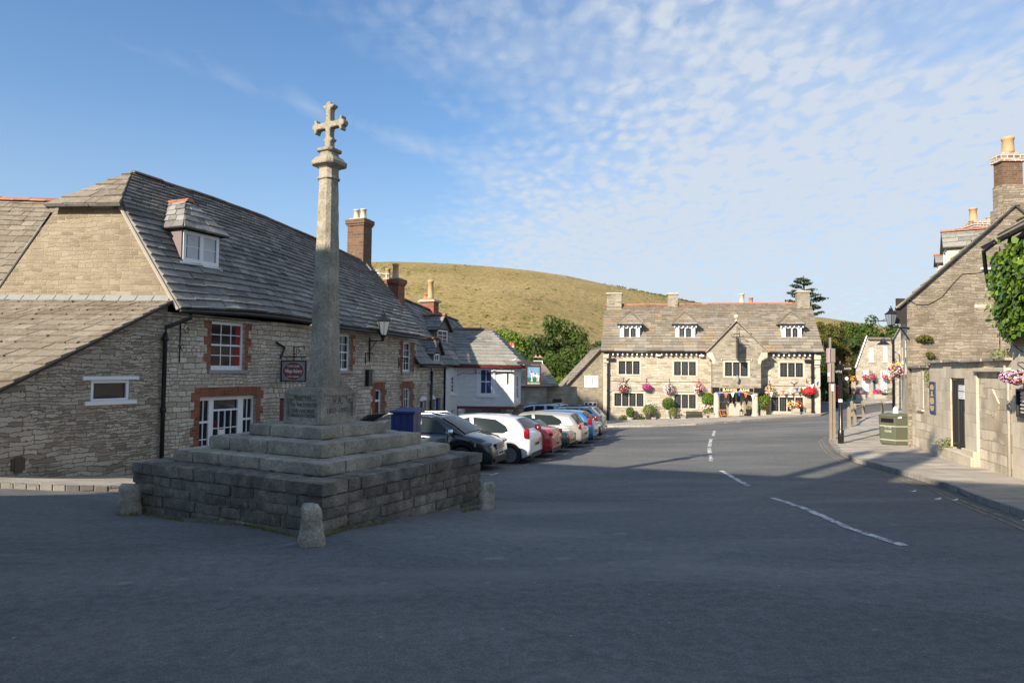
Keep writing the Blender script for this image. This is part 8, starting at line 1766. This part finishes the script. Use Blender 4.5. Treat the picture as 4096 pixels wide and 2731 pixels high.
# planters by the shop
for (x0, x1, y0, y1, cols, lb) in ((685, 832, 1283, 1365, ['crimson', 'pink'], 'long grey trough planter left of the blue shop door'), (970, 1145, 1278, 1375, ['red', 'magenta'], 'long grey trough planter right of the blue shop door')):
    YP = 70.0; a, b = atY(*z3(x0, y0), YP), atY(*z3(x1, y1), YP); t = thing('planter', V(((a.x + b.x)/2, YP, b.z)), lb, 'planter', 'trough planters outside the shop house'); m = MB(); m.box(a.x, b.x, YP, YP + .7, min(b.z, G(b.x, YP)) - .1, a.z); m.build('trough', M['stone_pot'], t); flowers(t, V(((a.x + b.x)/2, YP + .35, a.z + .15)), ((b.x - a.x)*.42, .3, .32), cols, 160, rr, s=.12)
ct = thing('cart', atY(*z3(1260, 1375), 62), 'old wooden flower barrow with two spoked wheels outside the shop', 'cart'); YC = 62
for x in (1217, 1308):
    c = atY(*z3(x, 1322), YC); R0 = 48/3.92/2731*YC; m = MB()
    for k in range(24):
        a0, a1 = k*PI/12, (k + 1)*PI/12; m.hexa([V((c.x + math.cos(t)*r, YC + y_, c.z + math.sin(t)*r)) for y_ in (-.04, .04) for t, r in ((a0, R0*.84), (a0, R0), (a1, R0), (a1, R0*.84))])
    for k in range(10): m.tube([c, c + V((math.cos(k*PI/5)*R0*.9, 0, math.sin(k*PI/5)*R0*.9))], .035, 5)
    m.lathe([(.10, -.08), (.10, .08)], (0, 0, 0), 10, M=Matrix.Translation(c) @ Matrix.Rotation(PI/2, 4, 'X')); m.build('wheel', M['wood'], ct)
a, b = atY(*z3(1180, 1262), YC), atY(*z3(1335, 1300), YC); m = MB(); m.box(a.x, b.x, YC + .1, YC + 1.0, b.z, a.z); m.build('cart_bed', M['wood_dark'], ct); t2 = MB(); leaves(t2, (a + b)/2 + V((0, .3, .25)), (.9, .3, .3), 200, .1, rr); t2.build('foliage', M['leaf_dark'], ct)
# ------------------------------------------------------------------ planting and furniture before the inn
def pot(x, yb, yt, wpx, label, kind, cols=(), d=.75, grp='stone planters along the inn front', potm='stone_pot'):
    """clipped ball or trailing plant in a stone pot; y in survey pixels: foot and top of the pot"""
    u, z0_ = B.hit(*zN(x, yb), d); z1_ = B.hit(*zN(x, yt), d)[1]; p = B.p(u, 0, d); g = G(p.x, p.y) + .1; z0_ = min(z0_, g); r = wpx/2/2.138/2731*57; t = thing('planter', V((p.x, p.y, z0_)), label, 'planter', grp)
    m = MB(); m.lathe([(r*.55, z0_ - .05), (r*.6, z0_ + .08), (r*.42, z0_ + .16), (r*.85, lerp(z0_, z1_, .55)), (r, z1_ - .08), (r*1.06, z1_), (r*.9, z1_), (r*.85, z1_ - .05)] if kind != 'box' else [(r, z0_ - .05), (r, z1_), (r*.9, z1_)], p, 16 if kind != 'box' else 4, rot=PI/4 if kind == 'box' else 0); m.build('pot', M[potm], t); return t, p, z1_, r
def ball(t, p, z, r, leaf, n, ry=1.0, s=.075): m = MB(); leaves(m, V((p.x, p.y, z)), (r, r*.9, r*ry), n, s, rr, shell=.8, quad=True); leaves(m, V((p.x, p.y, z)), (r*.8, r*.7, r*ry*.8), n//3, s*1.5, rr, shell=.6, quad=True); m.build('foliage', M[leaf], t)
t, p, z, r = pot(472, 1262, 1215, 56, 'egg shaped box bush in a round stone urn, leftmost before the inn', 'urn'); ball(t, p, z + .42, .36, 'leaf_box', 900, 1.25)
t, p, z, r = pot(632, 1262, 1185, 66, 'weeping variegated bush with white flowers on a dark barrel planter', 'urn', potm='wood_dark'); ball(t, p, z + .30, .52, 'leaf_varieg', 900, .95, .09); flowers(t, V((p.x + .3, p.y, z + .78)), (.45, .3, .16), ['white'], 60, rr)
t, p, z, r = pot(800, 1215, 1150, 60, 'large domed dark green topiary ball in a tall stone planter', 'urn'); ball(t, p, z + .50, .55, 'leaf_box', 1500, .95, .07)
t, p, z, r = pot(838, 1238, 1195, 34, 'small variegated bush tucked in front of the domed topiary', 'urn', d=1.15); ball(t, p, z + .22, .38, 'leaf_varieg', 600, 1.1)
t, p, z, r = pot(1140, 1238, 1175, 70, 'mixed white flower planter under a ball tree, left of the porch column', 'box'); ball(t, p, z + .1, .48, 'leaf_varieg', 500, .5, .09); flowers(t, V((p.x, p.y, z + .48)), (.55, .35, .22), ['white', 'white', 'white', 'red'], 150, rr, s=.09); zz = B.hit(*zN(1142, 1062), .75)[1]; ball(t, V((p.x, p.y, 0)), zz, .54, 'leaf_ivy', 1300, 1.0, .10); m = MB(); m.tube([V((p.x, p.y, z)), V((p.x, p.y, zz))], .03, 6); m.build('stem', M['bark'], t)
t, p, z, r = pot(1605, 1230, 1150, 60, 'tall bright leafy bush in a stone planter right of the porch column', 'box'); zz = B.hit(*zN(1608, 1072), .75)[1]; ball(t, V((p.x, p.y, 0)), zz, .58, 'leaf_ivy', 1500, 1.05, .10); ball(t, p, z + .15, .42, 'leaf_mid', 400, .8); flowers(t, V((p.x + .3, p.y - .2, z + .32)), (.12, .1, .1), ['red'], 26, rr)
t, p, z, r = pot(1885, 1180, 1140, 72, 'stone planter of orange, red and silvery plants under the right inn window', 'box'); flowers(t, V((p.x, p.y, z + .30)), (.62, .35, .34), ['orange', 'yellow', 'red', 'white'], 230, rr, 'leaf_varieg', s=.09)
def low_wall(x0, x1, yt, d0, d1, label, step=None):
    a, b = B.hit(*zN(x0, yt), d1)[0], B.hit(*zN(x1, yt), d1)[0]; z = B.hit(*zN((x0 + x1)/2, yt), d1)[1]; t = thing('low_wall', B.p((a + b)/2, z - .5, (d0 + d1)/2), label, 'wall', 'low stone walls before the inn'); m = MB(); B.box(m, a, b, z - 1.1, z - .08, d0, d1); m.build('wall', M['bankes'], t); m = MB(); B.box(m, a - .04, b + .04, z - .079, z, d0 - .03, d1 + .05); m.build('coping', M['kerb'], t, bevel=.02)
low_wall(655, 690, 1218, .75, 1.5, 'low end pier beside the dark barrel planter'); low_wall(691, 905, 1238, .75, 1.3, 'long low stone wall before the left of the inn'); low_wall(906, 945, 1205, .75, 1.4, 'short stone pier left of the dark wooden bench')
low_wall(1096, 1130, 1192, .7, 1.3, 'short pier right of the dark wooden bench'); low_wall(1150, 1188, 1178, .8, 1.4, 'short stone pier by the left porch column')
low_wall(1604, 1880, 1196, .35, .95, 'long low stone wall right of the porch'); low_wall(1881, 1925, 1172, .4, 1.1, 'stone pier under the right hand flower planter'); low_wall(1950, 2092, 1184, .3, .9, 'lowest stone wall at the right end of the inn')
a, b = B.hit(*zN(950, 1200), .7)[0], B.hit(*zN(1092, 1200), .7)[0]; z0_, z1_ = B.hit(*zN(1000, 1240), .9)[1], B.hit(*zN(1000, 1172), .9)[1]; t = thing('bench', B.p((a + b)/2, z0_, .7), 'dark wooden high-backed bench against the inn wall left of the porch', 'bench'); m = MB()
for k in range(14): u = lerp(a, b, (k + .5)/14); B.box(m, u - .04, u + .04, z0_ + .05, z1_, .42, .46)
B.box(m, a, b, z1_ - .06, z1_ + .03, .38, .5); m.build('backrest', M['wood_dark'], t); m = MB(); B.box(m, a, b, z0_ + .36, z0_ + .42, .47, .95); B.box(m, a, b, z0_, z0_ + .36, .85, .9); m.build('seat', M['wood_dark'], t)
# board, lantern and bucket by the door
u, zf = B.hit(*zN(1262, 1245), 1.3); zt_ = B.hit(*zN(1262, 1148), 1.3)[1]; t = thing('chalkboard', B.p(u, zf, 1.3), 'orange framed folding chalkboard standing at the inn door', 'sign'); p = B.p(u, G(*B.p(u, 0, 1.3).xy) + .12, 1.3); h_ = zt_ - p.z; RX = V((.97, .25, 0)).normalized(); NY = V((RX.y, -RX.x, 0))
def abx(mb, x0, x1, h0, h1, t0, s): 
    f = lambda x, h, o: p + RX*x + EZ*h + NY*(s*(.34*(1 - h/h_)) + o); mb.hexa([f(x0, h0, -t0), f(x1, h0, -t0), f(x1, h0, t0), f(x0, h0, t0), f(x0, h1, -t0), f(x1, h1, -t0), f(x1, h1, t0), f(x0, h1, t0)])
for s in (1, -1):
    m = MB(); abx(m, -.32, -.26, 0, h_, .02, s); abx(m, .26, .32, 0, h_, .02, s); abx(m, -.26, .26, h_ - .07, h_, .02, s); abx(m, -.26, .26, .16, .22, .02, s); o = m.build('board_frame', M['wood_orange'], t); m = MB(); abx(m, -.26, .26, .22, h_ - .07, .01, s); m.build('slate_panel', M['black_paint'], o)
for k, s_ in enumerate(('SUNDAY', 'ROAST', 'OPEN')): hh = h_*(.75 - k*.2); text(s_, .115, p + EZ*hh + NY*(.34*(1 - hh/h_) + .014), RX, EZ, 'chalk_writing', 'pale_letter', t, .001, .7)
u, z = B.hit(*zN(1492, 1240), .9); g = B.p(u, 0, .9); g.z = G(g.x, g.y) + .12; t = thing('bucket', g, 'black bucket planter with dry brown stems beside the right porch column', 'bucket'); m = MB(); m.lathe([(.22, 0), (.29, .52), (.30, .54), (.27, .54)], g, 16); m.build('pail', M['black_paint'], t); m = MB(); leaves(m, g + V((0, 0, .62)), (.26, .26, .2), 160, .07, rr); m.build('foliage', M['leaf_autumn'], t)
g2 = B.p(u - .62, 0, .9); g2.z = G(g2.x, g2.y) + .12; t = thing('floor_lantern', g2, 'small black candle lantern on the ground beside the bucket', 'lantern'); m = MB()
for k in range(4): a = PI/4 + k*PI/2; q = V((math.cos(a)*.14, math.sin(a)*.14, 0)); m.tube([g2 + q, g2 + q + V((0, 0, .4))], .014, 4)
m.lathe([(.21, 0), (.21, .03)], g2, 4, rot=PI/4); m.lathe([(.22, .4), (.05, .56), (.02, .62)], g2, 4, rot=PI/4); m.build('frame', M['black_iron'], t)
# bunting
def bunting(pts, label, fr, d, cols, szz=.36):
    P_ = [fr.p(*fr.hit(*q, d), d) for q in pts]; t = thing('bunting', P_[0], label, 'bunting', 'strings of pennants across the inn front'); m = MB(); m.tube(P_, .014, 4); m.build('string', M['white_paint'], t); k = 0
    for a, b in zip(P_, P_[1:]):
        c = (a + b)/2; e = (b - a).normalized()*szz*.42; mm = MB(); mm.prism([c - e, c + e, c + V((0, -.03, -szz*1.15))], V((0, .01, 0))); mm.build('pennant', M[cols[k % len(cols)]], t); k += 1
M['pen_blue'] = plain('blue_pennant', (.03, .06, .36, 1), .8); M['pen_red'] = plain('red_pennant', (.62, .11, .05, 1), .8)
bunting([zQ(*q) for q in ((60, 560), (185, 575), (320, 575), (440, 548), (555, 545), (690, 600), (830, 615))], 'bunting of blue, red and white pennants across the porch opening', BP, .12, ['pen_blue', 'pen_red', 'paper'])
bunting([zQ(*q) for q in ((845, 600), (950, 590), (1260, 525), (1400, 510), (1530, 465), (1650, 470), (1800, 450), (1950, 380), (2010, 330))], 'bunting strung from the porch to the right corner of the inn', B, .7, ['pen_blue', 'paper', 'pen_red', 'paper', 'pen_blue', 'paper', 'paper', 'pen_blue'])
for x, y, w_, lb in ((415, 1248, 90, 'clump of feathery green plants at the left foot of the inn wall'), (560, 1250, 75, 'smaller clump of green plants between the urn and the barrel')):
    u, z = B.hit(*zN(x, y), .6); q = B.p(u, z, .6); q.z = G(q.x, q.y) + .2; t = thing('border_plant', q, lb, 'plant', 'plants growing at the foot of the inn'); m = MB(); leaves(m, q, (w_/2/2.138/2731*57, .3, .42), 420, .11, rr, shell=.1); m.build('foliage', M['leaf_mid'], t)
# ------------------------------------------------------------------ downland hill
ridge = [(-900, 640), (300, 605), (700, 602), (845, 602), (900, 601), (1000, 604), (1100, 610), (1200, 619), (1300, 633), (1400, 655), (1500, 676), (1600, 697), (1700, 715), (1800, 722), (1890, 729), (2000, 745), (2060, 756), (2200, 775), (2700, 810), (3600, 835)]
base_y = [(-900, 800), (1100, 790), (1400, 800), (1900, 800), (3600, 850)]
m = MB(); xs = [-900 + 45*i for i in range(101)]; grid = []
for x in xs:
    row = []; yr = _interp(ridge, x); R1 = _interp([(-900, 420), (1200, 400), (1700, 520), (2100, 620), (3600, 700)], x); Rb = 135
    for j in range(31):
        t = j/30; d = ray(x*1.7415, 1480); d = V((d.x, d.y, 0))/d.y; Y = lerp(Rb, R1, t); zt_ = atY(x*1.7415, yr*1.7415, R1).z; zz = EYE.z + Y*lerp(-7.5/Rb, (zt_ - EYE.z)/R1, math.sin(t*PI/2)**1.1)
        p = d*Y; q_ = math.sin(t*PI)*(1 - t*.5); zz += noise.noise(V((p.x*.02, p.y*.02, 0)))*3.4*q_ + noise.noise(V((p.x*.07, p.y*.07, 3)))*1.0*q_; row.append(m.vert((p.x, p.y, zz)))
    for k in (1, 2, 3): Y = R1 + k*60; p = d*Y; row.append(m.vert((p.x, p.y, zt_ - k*k*5)))
    grid.append(row)
for A, B2 in zip(grid, grid[1:]):
    for k in range(len(A) - 1): m.idx((A[k], B2[k], B2[k+1], A[k+1]))
hill = m.build('hill', M['hill'], None, smooth=True); tag(hill, kind='structure')
# gorse and scrub dotted over the slope
sc_m = MB(); rr = random.Random(77)
def hillpt(x, t):
    i = min(len(xs) - 2, max(0, int((x + 900)/45))); f = (x + 900)/45 - i; j = min(29, int(t*30)); g = t*30 - j; v = m.v
    return lerp(lerp(v[grid[i][j]], v[grid[i][j+1]], g), lerp(v[grid[i+1][j]], v[grid[i+1][j+1]], g), f)
n = 0
while n < 2600:
    x, t = rr.uniform(760, 1700), rr.random()
    dens = noise.noise(V((x*.012, t*5, 1.5))) + (.25 if x < 1000 else 0) + (.25 if t < .5 else -.15)
    if rr.random() > .15 + dens: n += .2; continue
    p = hillpt(x, t*.93); s = rr.uniform(.35, 1.0); leaves(sc_m, p + V((0, 0, s*.2)), (s*1.8, s, s*.45), 9, s*.7, rr, shell=.2); n += 1
for _ in range(150):
    x = rr.gauss(1540, 50); p = hillpt(x, 1.0 - abs(rr.gauss(0, .02))); s = rr.uniform(.6, 1.4); leaves(sc_m, p + V((0, 0, s*.3)), (s*1.6, s, s*.7), 16, s*.8, rr, shell=.2)
tag(sc_m.build('scrub', M['leaf_scrub']), kind='stuff')
# ------------------------------------------------------------------ trees
def T(x, yt, Y, wpx, leaf, seed, label, name='broadleaf_tree', shape='round', lobes=20, n=240, grp=None, th=.3, size=None):
    top = dY(x, yt, Y); g = -4.2 if Y < 110 else -3.0; w_ = wpx/1568*Y; tree(name, (top.x, Y, g), top.z - g, w_, leaf, seed, label, group=grp, lobes=lobes, n=n, trunk_h=th, shape=shape, size=size or w_*.055, r=.16 + w_*.015)
g1 = 'broadleaf trees below the hill, behind the pub and annexe'
for a in ((1165, 752, 88, 85, 'leaf_bright', 1, 'pale green tree rising straight behind the pub roof ridge'), (1150, 800, 80, 80, 'leaf_mid', 2, 'low leafy tree just above the pub chimney with three pots'), (1205, 775, 92, 80, 'leaf_mid', 3, 'mid green tree behind the pub sign arm'), (1300, 735, 96, 105, 'leaf_mid', 4, 'tallest tree in the gap between pub and inn'), (1252, 770, 88, 85, 'leaf_dark', 5, 'dark tree behind the white outbuilding chimney'), (1370, 768, 86, 90, 'leaf_dark', 6, 'dark tree touching the left verge of the inn roof'), (1330, 790, 82, 90, 'leaf_mid', 7, 'green tree above the annexe roof'), (1270, 810, 78, 70, 'leaf_mid', 8, 'bushy tree in the dip between outbuilding and annexe'), (1290, 858, 72, 46, 'leaf_bright', 9, 'small yellow-green bush between outbuilding and annexe roofs'), (1225, 815, 78, 70, 'leaf_mid', 10, 'rounded tree left of the outbuilding chimney'), (1410, 790, 90, 80, 'leaf_dark', 14, 'dark tree hidden mostly behind the inn left end'), (1130, 760, 96, 60, 'leaf_mid', 15, 'small pale tree top at the right hip of the pub')):
    T(*a[:3], a[3]*1.25, *a[4:], shape='bush', n=260, grp=g1, th=.25)
g2 = 'dark trees to the right of the inn'
for a in ((1888, 705, 72, 60, 'leaf_autumn', 21, 'yellowing tree close behind the right end of the inn'), (1915, 745, 76, 85, 'leaf_autumn', 22, 'broad yellowing tree between the inn and the barn'), (1905, 800, 70, 75, 'leaf_dark', 23, 'dark tree over the white van'), (1955, 775, 90, 100, 'leaf_dark', 24, 'dark green tree left of the rusty barn roof'), (1960, 830, 84, 90, 'leaf_dark', 25, 'low dark tree behind the rusty barn')): T(*a, grp=g2, n=280)
g3 = 'round headed trees on the far slope above the lane'
for a in ((1945, 742, 130, 90, 'leaf_mid', 31, 'hillside tree nearest the inn, above the barn'), (2000, 748, 150, 120, 'leaf_mid', 32, 'broad hillside tree above the shop house ridge'), (2055, 752, 160, 110, 'leaf_mid', 33, 'hillside tree behind the sign bar lantern'), (2100, 760, 165, 110, 'leaf_dark', 34, 'hillside tree mostly behind the corner house'), (1900, 752, 125, 80, 'leaf_mid', 35, 'hillside tree hidden behind the yellowing trees')): T(*a, grp=g3, n=260)
# cedar behind the inn chimney
cd = thing('cedar_tree', (*dY(1848, 800, 74).xy, -3), 'sparse flat branched cedar standing above the right hand inn chimney', 'tree'); m = MB(); k = MB(); c = dY(1846, 632, 74); k.smooth = True; rr = random.Random(5); k.tube([V((c.x, 74, -3)), V((c.x, 74, c.z - 3)), c], [.4, .2, .03], 8)
for (x, y) in ((1815, 672), (1822, 655), (1830, 645), (1858, 650), (1866, 664), (1886, 682), (1894, 685), (1812, 690), (1805, 697), (1876, 676), (1838, 640), (1852, 643), (1880, 705), (1888, 716), (1825, 668), (1870, 700), (1828, 680), (1860, 672)):
    e = dY(x, y, 74 + rr.uniform(-1, 1)); s = V((c.x, 74, e.z - abs(e.x - c.x)*.25 - .2)); k.tube([s, e], [.06, .02], 4)
    for t in (.55, .75, .95): leaves(m, s.lerp(e, t), (.55, .5, .13), 46, .20, rr, shell=.1)
m.build('crown', M['leaf_conifer'], cd); k.build('trunk', M['bark'], cd)
SKYTINT = (.29, .51, .71, 1); CLOUD = (2.75, 3.02, 3.38, 1); SUN = 3.9; EXPO = 1.1; STREAK = 2.62
# ------------------------------------------------------------------ sky, sun, camera
w = bpy.data.worlds.new('World'); sc.world = w; w.use_nodes = True; t = w.node_tree; t.nodes.clear()
N = lambda ty, **k: (lambda q: ([setattr(q, a, b) for a, b in k.items()], q)[1])(t.nodes.new(ty))
Lk = lambda a, b: t.links.new(a, b)
out = N('ShaderNodeOutputWorld'); bg = N('ShaderNodeBackground'); Lk(bg.outputs[0], out.inputs[0]); bg.inputs[1].default_value = .115
sky = N('ShaderNodeTexSky', sky_type='NISHITA'); sky.sun_disc = False; sky.sun_elevation = math.radians(26); sky.sun_rotation = PI + SA
sky.air_density = 1.25; sky.dust_density = .35; sky.ozone_density = 2.2; sky.altitude = 60
tc = N('ShaderNodeTexCoord'); nrm = N('ShaderNodeVectorMath', operation='NORMALIZE'); Lk(tc.outputs['Generated'], nrm.inputs[0]); sp = N('ShaderNodeSeparateXYZ'); Lk(nrm.outputs[0], sp.inputs[0])
def mth(op, a, b=None, clamp=False):
    q = N('ShaderNodeMath', operation=op); q.use_clamp = clamp
    for i, v in ((0, a), (1, b)):
        if v is None: continue
        if hasattr(v, 'links'): Lk(v, q.inputs[i])
        else: q.inputs[i].default_value = v
    return q.outputs[0]
zc_ = mth('MAXIMUM', sp.outputs[2], .0); den = mth('ADD', zc_, .10)
cb = N('ShaderNodeCombineXYZ'); Lk(mth('DIVIDE', sp.outputs[0], den), cb.inputs[0]); Lk(mth('DIVIDE', sp.outputs[1], den), cb.inputs[1])
def mp(vec, s, r=0, l=(0, 0, 0)):
    q = N('ShaderNodeMapping'); Lk(vec, q.inputs[0]); q.inputs['Scale'].default_value = s; q.inputs['Rotation'].default_value = (0, 0, r); q.inputs['Location'].default_value = l; return q.outputs[0]
def nz(vec, s, d, r, di=0):
    q = N('ShaderNodeTexNoise'); Lk(vec, q.inputs['Vector']); q.inputs['Scale'].default_value = s; q.inputs['Detail'].default_value = d; q.inputs['Roughness'].default_value = r; q.inputs['Distortion'].default_value = di; return q.outputs[0]
def rmp(f, st):
    q = N('ShaderNodeValToRGB'); Lk(f, q.inputs[0]); e = q.color_ramp.elements
    while len(e) < len(st): e.new(.5)
    for el, (p, v) in zip(e, st): el.position = p; el.color = (v, v, v, 1)
    return q.outputs[0]
P = cb.outputs[0]
# high cloud sheet: a veil thickening to the right and low down, mackerel puffs across the top, one trailing streak
sx = N('ShaderNodeSeparateXYZ'); Lk(P, sx.inputs[0]); px_, py_ = sx.outputs[0], sx.outputs[1]
edge = mth('ADD', mth('ADD', mth('MULTIPLY', px_, .95), mth('MULTIPLY', py_, -.10)), mth('MULTIPLY', mth('SUBTRACT', nz(mp(P, (.8, .8, 1), .5), 1.0, 4, .55, .4), .5), 1.3))
veil = rmp(mth('ADD', edge, .80), [(.15, 0), (.55, .62), (1.0, 1)])
low = rmp(mth('ADD', mth('MULTIPLY', px_, .22), mth('ADD', mth('MULTIPLY', py_, .16), mth('MULTIPLY', mth('SUBTRACT', nz(mp(P, (.35, .6, 1), .7), 1.3, 5, .6, .3), .5), .5))), [(.24, 0), (.54, 1)])
puff = nz(mp(P, (18, 12, 1), .2), 1.0, 5, .6, .4)
vor = N('ShaderNodeTexVoronoi', feature='SMOOTH_F1'); Lk(mp(P, (18, 12, 1), .2), vor.inputs['Vector']); vor.inputs['Scale'].default_value = 1.25; vor.inputs['Smoothness'].default_value = .8
cell = rmp(mth('ADD', mth('MULTIPLY', mth('SUBTRACT', .75, vor.outputs['Distance']), .55), mth('MULTIPLY', puff, .75)), [(.38, 0), (.74, 1)])
bk_ = rmp(nz(mp(P, (1.7, 2.6, 1), .3), 1.0, 4, .6), [(.36, .25), (.62, 1)])
wisp = rmp(nz(mp(P, (.5, 3.4, 1), .95), 1.3, 8, .66, .5), [(.50, 0), (.82, 1)])
sd = mth('SUBTRACT', px_, py_); st = mth('SUBTRACT', 1.0, mth('MULTIPLY', mth('ABSOLUTE', mth('ADD', sd, STREAK)), 4.2), True)
st = mth('MULTIPLY', st, rmp(px_, [(0, .0), (1, 1)]) if False else rmp(mth('ADD', mth('MULTIPLY', px_, .5), .75), [(.12, 0), (.45, 1), (.62, 1), (.8, .2)]))
hv = N('ShaderNodeVectorMath', operation='DISTANCE'); Lk(mp(P, (1, 1, 0)), hv.inputs[0]); hv.inputs[1].default_value = (1.12, 1.38, 0); hole = rmp(mth('ADD', hv.outputs['Value'], mth('MULTIPLY', mth('SUBTRACT', nz(mp(P, (2.2, 2.2, 1)), 1, 4, .6), .5), .5)), [(.12, .12), (.55, 1)])
streak = mth('MULTIPLY', mth('POWER', st, 1.4), rmp(nz(mp(P, (4, .8, 1), .785), 2, 6, .6, .6), [(.3, .2), (.7, 1)]))
hz = rmp(zc_, [(0, .78), (.08, .60), (.20, .36), (.33, .16), (.5, .06)])
base = mth('MULTIPLY', mth('MULTIPLY', veil, hole), mth('ADD', .24, mth('MULTIPLY', mth('MULTIPLY', cell, bk_), .60)))
amt = mth('ADD', mth('ADD', base, mth('MULTIPLY', wisp, .12)), mth('ADD', mth('MULTIPLY', low, mth('ADD', .50, mth('MULTIPLY', cell, .26))), mth('MULTIPLY', streak, .42)), True)
amt = mth('MAXIMUM', mth('ADD', mth('MULTIPLY', amt, .92), .05), hz)
mx = N('ShaderNodeMix', data_type='RGBA'); Lk(mth('MINIMUM', amt, .92), mx.inputs[0]); 
tint = N('ShaderNodeMix', data_type='RGBA', blend_type='MULTIPLY'); tint.inputs[0].default_value = 1; Lk(sky.outputs[0], tint.inputs[6]); tint.inputs[7].default_value = SKYTINT
Lk(tint.outputs[2], mx.inputs[6]); mx.inputs[7].default_value = CLOUD; Lk(mx.outputs[2], bg.inputs[0])
sun = bpy.data.lights.new('sun', 'SUN'); so = bpy.data.objects.new('sun', sun); col.objects.link(so); sun.energy = SUN; sun.angle = math.radians(.55); sun.color = (1, .87, .70)
el = math.radians(25.4); to = V((-math.sin(SA)*math.cos(el), -math.cos(SA)*math.cos(el), math.sin(el))); so.rotation_euler = to.to_track_quat('Z', 'Y').to_euler(); so.location = (-20, -25, 30)
cam = bpy.data.cameras.new('camera'); co = bpy.data.objects.new('camera', cam); col.objects.link(co); cam.sensor_width = 36; cam.lens = 36*FPX/4096; cam.clip_end = 5000; cam.clip_start = .05
co.matrix_world = Matrix.Translation(EYE) @ CAMR.to_4x4(); sc.camera = co
sc.view_settings.view_transform = 'Standard'; sc.view_settings.look = 'None'; sc.view_settings.gamma = 1; sc.view_settings.exposure = EXPO
